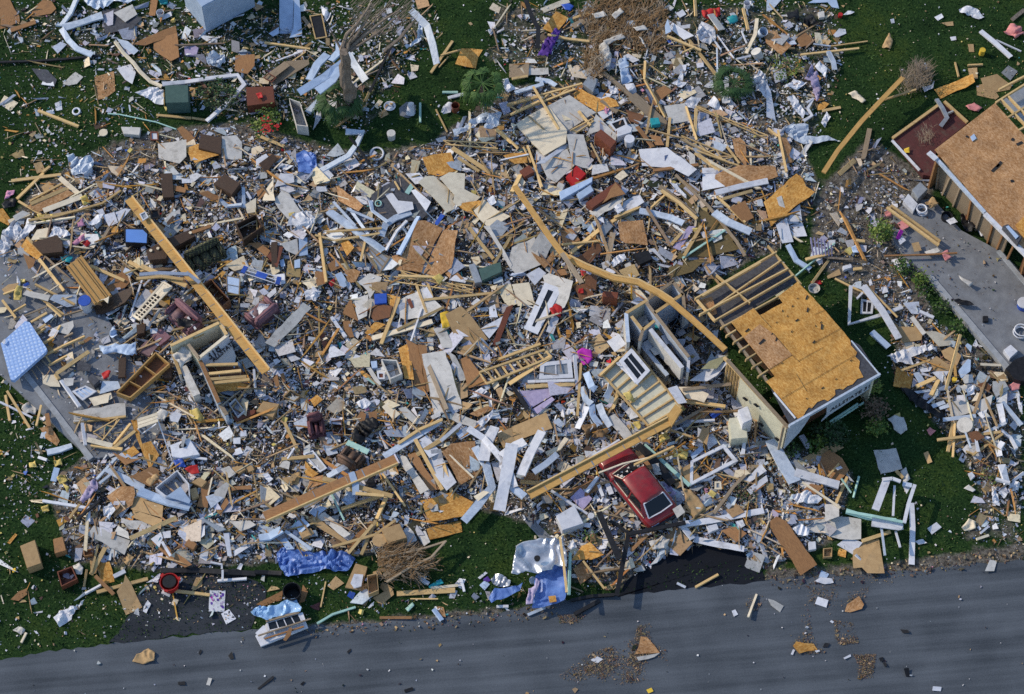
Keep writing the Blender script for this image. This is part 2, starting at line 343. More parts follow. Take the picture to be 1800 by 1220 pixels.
# ---------------------------------------------------------------- builders for the loose pieces
N1 = dict(name='plastic_sheet', cat='plastic'); N2 = dict(name='metal_sheet', cat='sheet metal'); N3 = dict(name='plastic_bag', cat='bag'); N4 = dict(name='insulation', cat='insulation')
N5 = dict(name='cardboard_box', cat='carton'); N6 = dict(cat='paper', name='paper_sheet'); N7 = dict(name='wooden_cabinet', cat='cabinet'); N8 = dict(name='picture_frame', cat='picture'); N9 = dict(name='cushion', cat='cushion'); N0 = dict(name='tarpaulin', cat='tarpaulin')
PN = {'osb': ('plywood_sheet','plywood'), 'osbd': ('plywood_sheet','plywood'), 'ply': ('plywood_sheet','plywood'), 'dply': ('plywood_sheet','plywood'),
      'gyp': ('wallboard','wallboard'), 'white': ('white_board','white board'), 'cream': ('wallboard','wallboard'), 'tan': ('cardboard_sheet','cardboard'),
      'felt': ('roofing_felt','roofing felt'), 'metal': ('metal_sheet','sheet metal'), 'blue': ('painted_board','board'), 'brown': ('wooden_board','board'),
      'rbrown': ('wooden_board','board'), 'owood': ('weathered_plank','plank'), 'wood': ('plank','plank'), 'silver': ('foil_sheet','foil'),
      'carpet': ('carpet','carpet'), 'conc': ('paving_slab','slab'), 'dark': ('black_sheet','sheet'), 'lilac': ('lilac_sheet','sheet'), 'dblue': ('blue_board','board'),
      'steel': ('steel_sheet','sheet metal'), 'green': ('green_board','board')}
LF = lambda b: min(.16, b*.75) if b < .3 else 0      # pieces lie on the litter, not in it
def finish(o, look, cat, q, m, top, lm, group=None, label=None):
    raise_h(m, top)
    return reg(o, look, cat, cen(q), ext(q), lm, group, label)
def frame_of(v):
    c = sum(v, Vector())/len(v); best = max(range(len(v)), key=lambda i: (v[(i+1) % len(v)]-v[i]).length)
    d = v[(best+1) % len(v)]-v[best]; return c, math.atan2(d.y, d.x)
def turned(o, c, a):
    T = Matrix.Translation(c) @ Matrix.Rotation(a, 4, 'Z')
    o.data.transform(T.inverted()); o.matrix_world = T
def roughen(q, jag, step=14):
    out = []
    for i, a in enumerate(q):
        b = q[(i+1) % len(q)]; L = math.hypot(b[0]-a[0], b[1]-a[1]); n = max(1, int(L/step)) if jag else 1
        out.append(a)
        for k in range(1, n):
            t = (k+rnd.uniform(-.25,.25))/n; s = rnd.gauss(0, jag)
            out.append((a[0]+(b[0]-a[0])*t-(b[1]-a[1])/L*s, a[1]+(b[1]-a[1])*t+(b[0]-a[0])/L*s))
    return out
def thick(bm, t):
    bm.normal_update(); fs = list(bm.faces); bd = [e for e in bm.edges if e.is_boundary]
    cp = {v: bm.verts.new(v.co-v.normal*t) for v in list(bm.verts)}
    for e in bd:
        f = e.link_faces[0]; l = [l for l in f.loops if l.edge == e][0]; a, b = l.vert, l.link_loop_next.vert
        bm.faces.new([b, a, cp[a], cp[b]])
    for f in fs: bm.faces.new([cp[v] for v in f.verts][::-1])
def P(k, look, mk, s, h=None, t=None, jag=None, tilt=.09, lm=None, name=None, cat=None, group=None, lift=.03, label=None, g=None):
    q = pts(k, s); bh, m = base_h(q)
    z = (bh+lift+LF(bh)) if h is None else h
    jag = (.9 if mk in ('osb','osbd','ply','gyp','cream','dply','felt') else .25) if jag is None else jag
    t = t or {'tan': .012, 'metal': .012, 'felt': .01, 'blue': .03, 'silver': .02}.get(mk, .022)
    gx, gy = (g if g else (rnd.gauss(0, tilt), rnd.gauss(0, tilt))); c = cen(q); r = ext(q)/PXM
    q2 = roughen(q, jag)
    lim = min(1,.5/(max(abs(gx), abs(gy))*r+1e-6)); gx *= lim; gy *= lim
    zc = z+abs(gx)*r*.35+abs(gy)*r*.35
    top = [W(x, y, max(.03, zc+gx*(x-c[0])/PXM-gy*(y-c[1])/PXM)) for x, y in q2]
    n = len(top)
    A = sum(top[i].x*top[(i+1) % n].y-top[(i+1) % n].x*top[i].y for i in range(n))
    if A < 0: top.reverse()
    v = top+[p-Vector((0,0, t)) for p in top]
    f = [list(range(n)), list(range(2*n-1, n-1,-1))]+[[i, i+n, (i+1) % n+n, (i+1) % n] for i in range(n)]
    nm, ct = PN.get(mk, ('loose_board','board')); nm = name or nm; ct = cat or ct
    o = mesh_obj(nm, v, f, M[mk]); turned(o, *frame_of([W(x, y, z) for x, y in q]))
    finish(o, look, ct, q, m, z+.02, lm, group, label); return o
def bar(bm, a, b, w, t, up=Vector((0,0,1))):
    d = (b-a).normalized(); s = d.cross(up)
    if s.length < 1e-3: s = d.cross(Vector((1,0,0)))
    s.normalize(); u = s.cross(d).normalized()
    vs_ = [bm.verts.new(p+s*x*w/2+u*y*t/2) for p in (a, b) for x, y in ((-1,-1),(1,-1),(1,1),(-1,1))]
    for i in range(4): bm.faces.new([vs_[i], vs_[(i+1) % 4], vs_[(i+1) % 4+4], vs_[i+4]])
    bm.faces.new(vs_[3::-1]); bm.faces.new(vs_[4:])
def S(k, look, s, w, mk='wood', h=None, t=None, slope=None, lm=None, name=None, cat=None, group=None, lift=.03, label=None):
    q = pts(k, s); wp = w*CROP[k][2]; wm = wp/PXM
    hs = []; ms = []
    for a, b in zip(q, q[1:]):
        bh, m = base_h(fat(a, b, max(wp, 7)), 80); hs.append(bh); ms.append(m)
    z = (max(hs)+lift+LF(max(hs))) if h is None else h
    t = t or min(wm, .09 if wm < .2 else .05)
    if slope is None: slope = rnd.uniform(-.12,.12)
    n = len(q); zz = [z+t/2+(slope*(i/(n-1)-.5) if h is None else slope*(i/(n-1)-.5)) for i in range(n)]
    p = [W(x, y, max(.04, zi)) for (x, y), zi in zip(q, zz)]
    bm = bmesh.new()
    if n == 2: bar(bm, p[0], p[1], wm, t, Vector((rnd.gauss(0,.25), rnd.gauss(0,.25), 1)))
    else:
        rows = []
        for i in range(n):
            d = (p[min(i+1, n-1)]-p[max(i-1,0)]); d.z = 0; d.normalize(); sd_ = Vector((-d.y, d.x, 0))
            rows.append([bm.verts.new(p[i]+sd_*x*wm/2+Vector((0,0, y*t/2))) for x, y in ((-1,-1),(1,-1),(1,1),(-1,1))])
        for a, b in zip(rows, rows[1:]):
            for i in range(4): bm.faces.new([a[i], a[(i+1) % 4], b[(i+1) % 4], b[i]])
        bm.faces.new(rows[0][::-1]); bm.faces.new(rows[-1])
    dflt = {'wood': ('timber_stud','timber'), 'beam': ('timber_beam','beam'), 'owood': ('weathered_board','board'), 'bark': ('broken_branch','branch'),
            'white': ('white_rail','rail'), 'metal': ('metal_rail','rail'), 'dark': ('black_pole','pole'), 'mint': ('plastic_pipe','pipe'), 'ply': ('wooden_board','board')}.get(mk, ('board','board'))
    nm = name or dflt[0]; ct = cat or dflt[1]
    if wm > .22 and mk == 'wood' and not name: nm, ct = 'plank','plank'
    o = bm_obj(nm, bm, M[mk]); d = p[-1]-p[0]; turned(o, sum(p, Vector())/n, math.atan2(d.y, d.x))
    L = d.length
    if n == 2 and not any(x in look for x in ('long','short')):
        look = ('short ' if L < 1.1 else 'long ' if L > 3 else '')+look
    for m in ms: raise_h(m, z+t)
    reg(o, look, ct, cen(q), ext(q), lm, group, label); return o
def Mt(k, look, s, w, mk='metal', h=None, lm=None, roll=.35, fl=.09, name='metal_strip', cat='metal strip', group=None, label=None):
    q = pts(k, s); wp = w*CROP[k][2]; wm = wp/PXM
    mm = [base_h(fat(a, b, max(wp, 6)), 70) for a, b in zip(q, q[1:])]
    z0 = (max(b for b, _ in mm)+.05+LF(max(b for b, _ in mm))) if h is None else h
    # finer path with small kinks
    path = []
    for i, (a, b) in enumerate(zip(q, q[1:])):
        L = math.hypot(b[0]-a[0], b[1]-a[1]); n = max(1, int(L/22))
        for j in range(n):
            t = j/n; path.append((a[0]+(b[0]-a[0])*t, a[1]+(b[1]-a[1])*t))
    path.append(q[-1]); n = len(path)
    zz = [z0+.09+rnd.uniform(-.05,.09) for _ in path]; p = [W(x, y, z) for (x, y), z in zip(path, zz)]
    bm = bmesh.new(); rows = []; th = rnd.uniform(-roll, roll)
    prof = [(-.5,-fl),(-.5,0),(.5,0),(.5,-fl)]
    for i in range(n):
        d = (p[min(i+1, n-1)]-p[max(i-1,0)]).normalized(); s_ = Vector((-d.y, d.x, 0)).normalized(); u = d.cross(s_)
        if u.z < 0: u = -u
        th = max(-.5, min(.5, th+rnd.gauss(0, roll*.35))); ww = wm*rnd.uniform(.88,1.06)
        rows.append([bm.verts.new(p[i]+(s_*math.cos(th)+u*math.sin(th))*x*ww+(u*math.cos(th)-s_*math.sin(th))*y) for x, y in prof])
    for a, b in zip(rows, rows[1:]):
        for i in range(3): bm.faces.new([a[i], a[i+1], b[i+1], b[i]])
    thick(bm, .01)
    o = bm_obj(name, bm, M[mk]); turned(o, sum(p, Vector())/n, 0)
    for _, m in mm: raise_h(m, z0+.1)
    reg(o, look, cat, cen(q), ext(q), lm, group, label); return o
def C(k, look, mk, s, amp=.12, h=None, sc=2.2, lm=None, name='cloth', cat='cloth', seg=.16, edge=True, label=None, group=None, parent=None, z0=None):
    q = pts(k, s); bh, m = base_h(q, 50); z = (bh+.05+LF(bh)) if h is None else h
    q2 = roughen(q, 1.0 if edge else .2,9)
    bm = bmesh.new(); vs_ = [bm.verts.new(W(x, y, z)) for x, y in q2]; f = bm.faces.new(vs_)
    bmesh.ops.triangulate(bm, faces=[f])
    for _ in range(7):
        E = [e for e in bm.edges if e.calc_length() > seg]
        if not E or len(bm.verts) > 4000: break
        bmesh.ops.subdivide_edges(bm, edges=E, cuts=1); bmesh.ops.triangulate(bm, faces=[f_ for f_ in bm.faces if len(f_.verts) > 3])
    bmesh.ops.beautify_fill(bm, faces=bm.faces[:], edges=[e for e in bm.edges if not e.is_boundary])
    o0 = Vector((rnd.uniform(0,90), rnd.uniform(0,90), 0)); a = rnd.uniform(0,3.14); ca, sa = math.cos(a), math.sin(a)
    for v in bm.verts:
        x, y = v.co.x*ca+v.co.y*sa, -v.co.x*sa+v.co.y*ca
        q1 = mnoise.noise(Vector((x*.9, y*.9,9))+o0); x, y = x+1.3*q1, y+1.1*mnoise.noise(Vector((x*.8, y*.8,17))+o0)
        n = mnoise.noise(Vector((x*sc*.55, y*sc*1.5,0))+o0); n2 = mnoise.noise(Vector((x*sc*2.2, y*sc*2.2,5))+o0)
        v.co.z += amp*(1-abs(n)*2.6)*(.55+.9*abs(q1)*2)+amp*.4*n2; v.co.x += amp*.3*n2; v.co.y += amp*.3*n
        v.co.z = max(v.co.z, .03)
    thick(bm, .012)
    o = bm_obj(name, bm, M[mk], parent, smooth=(seg < .2 and mk not in ('tarp','tarpl','silver','white','metal'))); 
    if parent is None:
        turned(o, sum((W(x, y, z) for x, y in q), Vector())/len(q), 0)
        finish(o, look, cat, q, m, z+amp*.8, lm, group, label)
    return o
def boxbm(top, hgt, bev=.02, taper=0.0):
    bm = bmesh.new(); n = len(top); c = sum(top, Vector())/n
    hs = hgt if isinstance(hgt, (list, tuple)) else [hgt]*n
    a = [bm.verts.new(p) for p in top]; b = [bm.verts.new(p+(p-c)*taper*Vector((1,1,0)).length*.0+Vector((0,0,-h))) for p, h in zip(top, hs)]
    bm.faces.new(a); bm.faces.new(b[::-1])
    for i in range(n): bm.faces.new([a[i], b[i], b[(i+1) % n], a[(i+1) % n]])
    if bev: bmesh.ops.bevel(bm, geom=list(bm.edges), offset=bev, segments=2, affect='EDGES', clamp_overlap=True)
    return bm
def X(k, look, mk, s, hgt, h=None, open_=False, lm=None, name='box', cat='box', wall=.03, bev=.015, inner=None, parts=None, tilt=(0,0), label=None, group=None):
    q = pts(k, s); bh, m = base_h(q, 45); z = (bh+hgt) if h is None else h; c = cen(q)
    top = [W(x, y, z+tilt[0]*(x-c[0])/PXM-tilt[1]*(y-c[1])/PXM) for x, y in q]; n = len(top)
    cc = sum(top, Vector())/n
    if open_:
        bm = bmesh.new(); dn = Vector((0,0,-hgt))
        inn = [cc+(p-cc)*(1-wall/max((p-cc).length, .05)*1.4) for p in top]
        a = [bm.verts.new(p) for p in top]; b = [bm.verts.new(p+dn) for p in top]
        e = [bm.verts.new(p) for p in inn]; g = [bm.verts.new(p+dn*.92) for p in inn]
        for i in range(n):
            j = (i+1) % n
            bm.faces.new([a[i], b[i], b[j], a[j]]); bm.faces.new([a[j], e[j], e[i], a[i]]); bm.faces.new([e[i], e[j], g[j], g[i]])
        bm.faces.new(g); bm.faces.new(b[::-1])
    else: bm = boxbm(top, hgt, bev)
    o = bm_obj(name, bm, M[mk]); turned(o, *frame_of(top))
    finish(o, look, cat, q, m, z+.01, lm, group, label)
    if parts:
        for fn in parts: fn(o, top, hgt)
    return o
def sub(name, bm, mat_, par, smooth=False):
    bmesh.ops.recalc_face_normals(bm, faces=bm.faces); me = bpy.data.meshes.new(name); bm.to_mesh(me); bm.free(); me.materials.append(mat_)
    if smooth: me.polygons.foreach_set('use_smooth', [True]*len(me.polygons))
    mw = wm(par); me.transform(mw.inverted()); o = bpy.data.objects.new(name, me); link(o, par); return o
def wm(o):
    m = o.matrix_basis.copy()
    while o.parent is not None: o = o.parent; m = o.matrix_basis @ m
    return m
def cyl(bm, a, b, r1, r2, n=20, cap=True, capa=True):
    d = (b-a).normalized(); s = d.cross(Vector((0,0,1)))
    if s.length < 1e-3: s = Vector((1,0,0))
    s.normalize(); u = s.cross(d)
    A = [bm.verts.new(a+(s*math.cos(2*math.pi*i/n)+u*math.sin(2*math.pi*i/n))*r1) for i in range(n)]
    B = [bm.verts.new(b+(s*math.cos(2*math.pi*i/n)+u*math.sin(2*math.pi*i/n))*r2) for i in range(n)]
    for i in range(n): bm.faces.new([A[i], A[(i+1) % n], B[(i+1) % n], B[i]])
    if capa: bm.faces.new(A[::-1])
    if cap: bm.faces.new(B)
    return A, B
def BK(k, look, mk, c, r, hgt, h=None, open_=True, lm=None, name='bucket', cat='bucket', lid=None, lean=(0,0), taper=.86, label=None, group=None, dark=True):
    (x, y), = pts(k, c); rp = r*CROP[k][2]; q = [(x+rp*math.cos(a), y+rp*.87*math.sin(a)) for a in np.linspace(0,6.28,9)[:-1]]
    bh, m = base_h(q, 40); z = bh+hgt if h is None else h; rm = rp/PXM
    t = W(x, y, z); b = t+Vector((lean[0], lean[1], -hgt)); bm = bmesh.new()
    A, B = cyl(bm, b, t, rm*taper, rm, 24, cap=not open_)
    if open_:
        d = (b-t); _, I = cyl(bm, t+d*.88, t, rm*taper*.9, rm*.93,24, cap=False)
        for i in range(24): bm.faces.new([B[i], B[(i+1) % 24], I[(i+1) % 24], I[i]])
    o = bm_obj(name, bm, M[mk]); turned(o, b, 0)
    finish(o, look, cat, q, m, z, lm, group, label)
    if lid:
        bm = bmesh.new(); cyl(bm, t+Vector((0,0,.002)), t+Vector((0,0,.05)), rm*1.03, rm*1.0,24); sub('lid', bm, M[lid], o)
    return o
def RING(k, look, mk, c, r, r2, lm=None, name='toilet_seat', cat='toilet seat', h=None, label=None, turns=1):
    (x, y), = pts(k, c); rp = r*CROP[k][2]; q = [(x+rp*math.cos(a), y+rp*.87*math.sin(a)) for a in np.linspace(0,6.28,9)[:-1]]
    bh, m = base_h(q, 60); z = bh+.05 if h is None else h; ce = W(x, y, z); rm = rp/PXM; tw = r2*CROP[k][2]/PXM
    bm = bmesh.new()
    for tn in range(turns):
        of = Vector((rnd.uniform(-.1,.1)*rm*3, rnd.uniform(-.1,.1)*rm*3, tn*tw*1.2)) if turns > 1 else Vector((0,0,0)); n = 32; rows = []
        for i in range(n):
            a = 2*math.pi*i/n; d = Vector((math.cos(a), math.sin(a)*(1.12 if turns == 1 else 1), 0))
            rows.append([bm.verts.new(ce+of+d*(rm-tw/2+tw/2*math.cos(b))+Vector((0,0, tw*.4*math.sin(b)))) for b in np.linspace(0,6.283,9)[:-1]])
        for i in range(n):
            for j in range(8): bm.faces.new([rows[i][j], rows[(i+1) % n][j], rows[(i+1) % n][(j+1) % 8], rows[i][(j+1) % 8]])
    o = bm_obj(name, bm, M[mk], smooth=True); turned(o, ce, 0); finish(o, look, cat, q, m, z+.05, lm, None, label); return o
def FR(k, look, s, bw, mk='white', pane=None, bars=0, h=None, lm=None, name='loose_window', cat='window', t=.07, label=None, g=(0,0), hollow=None):
    q = pts(k, s); bh, m = base_h(q, 60); z = bh+.08+LF(bh)*1.2 if h is None else h; c = cen(q)
    o4 = [W(x, y, z+g[0]*(x-c[0])/PXM-g[1]*(y-c[1])/PXM) for x, y in q]; cc = sum(o4, Vector())/4; wmm = bw*CROP[k][2]/PXM
    inn = []
    for i in range(4):
        a, b, d = o4[i], o4[(i+1) % 4], o4[i-1]; inn.append(a+(b-a).normalized()*wmm+(d-a).normalized()*wmm)
    dn = Vector((0,0,-t)); bm = bmesh.new()
    A = [bm.verts.new(p) for p in o4]; B = [bm.verts.new(p) for p in inn]; A2 = [bm.verts.new(p+dn) for p in o4]; B2 = [bm.verts.new(p+dn) for p in inn]
    for i in range(4):
        j = (i+1) % 4
        for f in ([A[i], A[j], B[j], B[i]], [A2[j], A2[i], B2[i], B2[j]], [A[i], A2[i], A2[j], A[j]], [B[j], B2[j], B2[i], B[i]]): bm.faces.new(f)
    for b in range(bars):
        f = (b+1)/(bars+1); bar(bm, inn[0].lerp(inn[1], f)+dn*.5, inn[3].lerp(inn[2], f)+dn*.5, min(.05, wmm*.6), t*.6)
    o = bm_obj(name, bm, M[mk]); turned(o, *frame_of(o4)); finish(o, look, cat, q, m, z+.02, lm, None, label)
    if pane:
        bm = bmesh.new(); a = [bm.verts.new(p+dn*.6) for p in inn]; b = [bm.verts.new(p+dn*.75) for p in inn]
        bm.faces.new(a); bm.faces.new(b[::-1]); sub('pane', bm, M[pane], o)
    return o
def TR(k, look, s, n=6, mk='wood', w=.09, h=None, lm=None, name='roof_truss', cat='truss', zig=True, label=None, lift=.05):
    a, b, c, d = pts(k, s); bh, m = base_h([a, b, d, c], 75); z = bh+lift+LF(bh) if h is None else h
    p = [W(x, y, z+w/2) for x, y in (a, b, c, d)]; o = empty(name, sum(p, Vector())/4)
    for u, v in ((p[0], p[1]),(p[2], p[3])):
        bm = bmesh.new(); bar(bm, u, v, w, w); sub('chord', bm, M[mk], o)
    for i in range(n+1):
        f = (i+.02)/(n+.04); f2 = min(1,(i+(.9 if zig and i < n else 0))/n) if zig else f
        if zig and i == n: break
        u, v = (p[0].lerp(p[1], f), p[2].lerp(p[3], f2)) if i % 2 == 0 or not zig else (p[2].lerp(p[3], f), p[0].lerp(p[1], f2))
        bm = bmesh.new(); bar(bm, u-Vector((0,0,.012)), v-Vector((0,0,.012)), w*.8, w*.6); sub('web', bm, M[mk], o)
    finish(o, look, cat, [a, b, d, c], m, z+w, lm, None, label); return o
def WL(k, look, s, n, mk='gyp', sk='wood', h=None, lm=None, name='stud_wall', cat='broken wall', g=(0,0), sw=.06, label=None, rail=True, t=.03):
    q = pts(k, s); bh, m = base_h(q, 60); z = bh+.06+LF(bh) if h is None else h; c = cen(q)
    p = [W(x, y, max(.06, z+g[0]*(x-c[0])/PXM-g[1]*(y-c[1])/PXM)) for x, y in q]; o = empty(name, sum(p, Vector())/4)
    bm = boxbm(p, t, 0); sub('sheathing', bm, M[mk], o)
    up = Vector((0,0,.045))
    for i in range(n):
        f = (i+.08)/(n-.84) if n > 1 else .5
        bm = bmesh.new(); bar(bm, p[0].lerp(p[1], f)+up, p[3].lerp(p[2], f)+up, sw, .085); sub('stud', bm, M[sk], o)
    if rail:
        for u, v in ((p[0], p[1]),(p[3], p[2])):
            bm = bmesh.new(); bar(bm, u+Vector((0,0,.05)), v+Vector((0,0,.05)), sw*1.1,.1); sub('plate', bm, M[sk], o)
    finish(o, look, cat, q, m, z+.1, lm, None, label); return o
def rbox(c, ax, ay, sx, sy, z0, z1, bev=.06, seg=3):
    bm = bmesh.new(); a = [c+ax*x*sx/2+ay*y*sy/2 for x, y in ((-1,-1),(1,-1),(1,1),(-1,1))]
    lo = [bm.verts.new(Vector((p.x, p.y, z0))) for p in a]; hi = [bm.verts.new(Vector((p.x, p.y, z1))) for p in a]
    bm.faces.new(hi); bm.faces.new(lo[::-1])
    for i in range(4): bm.faces.new([lo[i], lo[(i+1) % 4], hi[(i+1) % 4], hi[i]])
    bmesh.ops.bevel(bm, geom=list(bm.edges), offset=bev, segments=seg, affect='EDGES', clamp_overlap=True); return bm
def SOFA(k, look, s, depth, mk, seats=3, lm=None, name='sofa', cat='sofa', label=None, back=.85, seatm=None, arm=.24):
    a, b, f = pts(k, s); q = [a, b, (b[0]+f[0]-a[0], b[1]+f[1]-a[1]), f]; bh, m = base_h(q, 40); z = bh*.6
    A, B, F = W(*a, z+.6), W(*b, z+.6), W(*f, z+.4)
    ax = (B-A); ax.z = 0; L = ax.length; ax.normalize(); ay = Vector((-ax.y, ax.x, 0)); ay = ay if ay.dot(F-A) > 0 else -ay
    c = (A+B)/2; c.z = 0; o = empty(name, c+Vector((0,0, z)))
    D = depth; mm = M[mk]; sm = M[seatm or mk]
    sub('base', rbox(c+ay*D*.5, ax, ay, L, D, z+.05, z+.3,.03,2), mm, o)
    sub('backrest', rbox(c+ay*.14, ax, ay, L-.06,.3, z+.2, z+back, .1), mm, o, True)
    for sgn in (-1,1): sub('armrest', rbox(c+ax*sgn*(L/2-arm/2)+ay*(D*.55), ax, ay, arm, D*.85, z+.2, z+.62,.1), mm, o, True)
    wI = (L-2*arm)/seats
    for i in range(seats): sub('seat_cushion', rbox(c+ax*((i-(seats-1)/2)*wI)+ay*(D*.6), ax, ay, wI-.03, D*.68, z+.28, z+.48,.07), sm, o, True)
    finish(o, look, cat, q, m, z+.45, lm, None, label); return o
def TWIGS(bm, c, d, n, L, r, spread, rr, zmax):
    for _ in range(n):
        p = c+Vector((rr.gauss(0, spread[0]), rr.gauss(0, spread[1]), abs(rr.gauss(0, zmax)))); e = (d+Vector((rr.gauss(0,.45), rr.gauss(0,.45), rr.gauss(0,.25)))).normalized()
        l = L*rr.uniform(.4,1.2); s = Vector((-e.y, e.x, 0)).normalized()*r*rr.uniform(.5,1.5)
        p1 = p+e*l; p.z = max(p.z, .04); p1.z = max(p1.z, .03)
        v = [bm.verts.new(x) for x in (p-s, p+s, p1+s*.3, p1-s*.3)]; bm.faces.new(v)
# ---------------------------------------------------------------- foundations
def slab(name, q, h, m, look, lm, cat='slab'):
    v = [W(x, y, h) for x, y in q]; n = len(v)
    bm = bmesh.new(); a = [bm.verts.new(p) for p in v]; b = [bm.verts.new(Vector((p.x, p.y, -.02))) for p in v]
    bm.faces.new(a); bm.faces.new(b[::-1])
    for i in range(n): bm.faces.new([a[i], b[i], b[(i+1) % n], a[(i+1) % n]])
    o = bm_obj(name, bm, m); turned(o, sum(v, Vector())/n, .9)
    raise_h(inpoly(q), h); reg(o, look, cat, cen(q), ext(q), lm); return o
ls = slab('foundation_slab', Q('-60,600 -30,470 10,440 60,440 150,500 215,600 260,690 300,770 215,800 158,806'), .22, M['conc'], 'cracked grey concrete foundation slab with studs lying on it','left foundation slab')
rs = slab('foundation_slab', Q('1571,372 1600,352 1640,350 1690,405 1765,445 1830,520 1830,660 1776,646 1740,605 1675,532 1632,486 1590,450 1568,420'), .28, M['conc'], 'swept blue-grey concrete slab with open sides and leaf dirt','bare right slab')
def kerb(par, q, w, z0, z1, m, name='edge_kerb'):
    for a, b in zip(q, q[1:]):
        bm = bmesh.new(); u, v = W(*a, z1), W(*b, z1); bar(bm, u-Vector((0,0,(z1-z0)/2)), v-Vector((0,0,(z1-z0)/2)), w, z1-z0); sub(name, bm, m, par)
kerb(ls, Q('38,648 160,806'), .26,.0,.27, M['kerb'])
kerb(rs, Q('1634,484 1772,646'), .28,.0,.34, M['kerb'])
kerb(rs, Q('1755,440 1835,535'), .2,.2,.37, M['kerb'])
HML = HM.copy()
# ---------------------------------------------------------------- the half-roofed house
def text_part(txt, par, origin, xdir, ydir, size, m, name='lettering', shear=0):
    cu = bpy.data.curves.new('lettering','FONT'); cu.body = txt; cu.size = size; cu.extrude = .004; cu.shear = shear; cu.offset = .008
    tmp = bpy.data.objects.new('lettering', cu); me = bpy.data.meshes.new_from_object(tmp)
    bpy.data.objects.remove(tmp); bpy.data.curves.remove(cu)
    x = xdir.normalized(); n = x.cross(ydir).normalized(); y = n.cross(x)
    T = Matrix(((x.x, y.x, n.x, origin.x),(x.y, y.y, n.y, origin.y),(x.z, y.z, n.z, origin.z),(0,0,0,1)))
    me.transform(wm(par).inverted() @ T); me.materials.clear(); me.materials.append(m)
    o = bpy.data.objects.new(name, me); link(o, par); return o
M['ink'] = mat('black_spray_paint', (.03,.03,.035),(.015,.015,.02), 6, dirt=0)
def house():
    A, B, D = (1387., 750.),(1546., 658.),(1215., 535.)
    det = (B[0]-A[0])*(D[1]-A[1])-(D[0]-A[0])*(B[1]-A[1])
    def hr(x, y):
        s = ((x-A[0])*(D[1]-A[1])-(D[0]-A[0])*(y-A[1]))/det
        return 2.95-.45*s
    def rp(x, y, dz=0):
        px, py = pts('r', f'{x},{y}')[0]; return W(px, py, hr(px, py)+dz)
    def poly(s, dz, t, name, m, jag=0):
        q = roughen(pts('r', s), jag, 9) if jag else pts('r', s)
        v = [W(x, y, hr(x, y)+dz) for x, y in q]; o2 = bm_obj(name, boxbm(v, t, 0), m, None); c = sum(v, Vector())/len(v)
        turned(o2, c, 2.2); o2.matrix_world = Matrix.Translation(c-o.location) @ Matrix.Rotation(2.2,4, 'Z'); o2.parent = o; return o2
    a0 = W(*A, 2.95); o = empty('ruined_house', Vector((a0.x, a0.y, 0)))
    poly('650,240 805,405 945,570 950,600 985,640 975,665 1000,690 995,730 1020,780 985,790 960,820 930,830 905,850 885,845 860,850 862,880 820,915 800,905 760,920 730,955 712,950 700,965 680,1000 650,1015 470,805 520,775 490,735 275,470 400,390 435,430 565,360 540,325', .03,.022, 'roof_deck', M['osb'], .35)
    poly('512,535 618,655 490,735 345,555 435,480', .045,.012, 'roof_deck_patch', M['osbd'])
    poly('640,700 930,560 1000,600 1108,762 605,1046 500,850', .0,.02, 'roofing_felt', M['felt'])
    bm = bmesh.new(); b3 = []
    for s in ('650,690 790,612','618,655 660,695','512,535 590,625','735,590 900,500','490,735 560,700','435,430 500,500','560,900 870,715','745,425 830,390','870,715 985,650','700,860 640,760'):
        q = pts('r', s); u, v = [W(x, y, hr(x, y)+.055) for x, y in q]; bar(bm, u, v, .011,.006)
    sub('seams', bm, M['ink'], o)
    for x, y, a in ((700,330,1),(705,400,1),(648,335,.4),(620,378,.5),(563,405,.5),(590,435,.4),(645,458,.8),(615,522,.5),(785,495,1.2),(780,470,.5),(365,515,1),(447,580,1.5),(528,567,.8),(750,490,.4),(790,840,.6),(950,685,.5),(505,535,.5),(740,580,.7),(865,790,.4),(560,700,.4),(530,470,.4),(700,900,.4)):
        v = rp(x, y, .06); ang = rnd.uniform(-2.6,-1.6); d = Vector((math.cos(ang), math.sin(ang), 0))*.12*a; bm = bmesh.new(); bar(bm, v-d, v+d, .07*a, .012); sub('felt_scrap', bm, M['ink'], o)
    for s in ('70,335 530,70','150,400 556,118','95,425 592,165','180,458 622,202','215,500 548,318','245,545 300,512','285,585 345,548','320,630 378,593','355,680 415,643','390,725 447,692','425,775 482,738','110,320 440,130','190,200 380,360'):
        q = pts('r', s); u, v = [W(x, y, hr(x, y)) for x, y in q]; bm = bmesh.new(); bar(bm, u-Vector((0,0,.1)), v-Vector((0,0,.1)), .06,.2); sub('rafter', bm, M['wood'], o)
    for s, w_, m in (('480,40 668,258', .07, 'wood'),('80,345 180,462', .1, 'wood'),('205,455 480,808', .1, 'owood')):
        q = pts('r', s); u, v = [W(x, y, hr(x, y)-.12) for x, y in q]; bm = bmesh.new(); bar(bm, u, v, w_, .14); sub('wall_plate', bm, M[m], o)
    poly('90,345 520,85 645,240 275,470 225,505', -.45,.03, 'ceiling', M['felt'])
    poly('275,470 560,330 700,600 505,775 230,520', -1.3,.03, 'ceiling', M['brown'])  # dark sheet stands in for the shaded void below the rafter stubs
    poly('80,350 165,325 195,420 150,440', -.25,.02, 'gable_board', M['osbd'])
    up = Vector((0,0,1))
    # gutter board under the long eave and the two edge strips
    bm = bmesh.new(); bar(bm, rp(600,1058,-.05), rp(1113,766,-.05), .1,.2); sub('fascia', bm, M['metal'], o)
    bm = bmesh.new(); bar(bm, rp(952,575,.03), rp(1108,762,.03), .05,.05); sub('drip_edge', bm, M['metal'], o)
    bm = bmesh.new(); bar(bm, rp(515,868,.05), rp(636,1012,.05), .07,.05); sub('drip_edge', bm, M['white'], o)
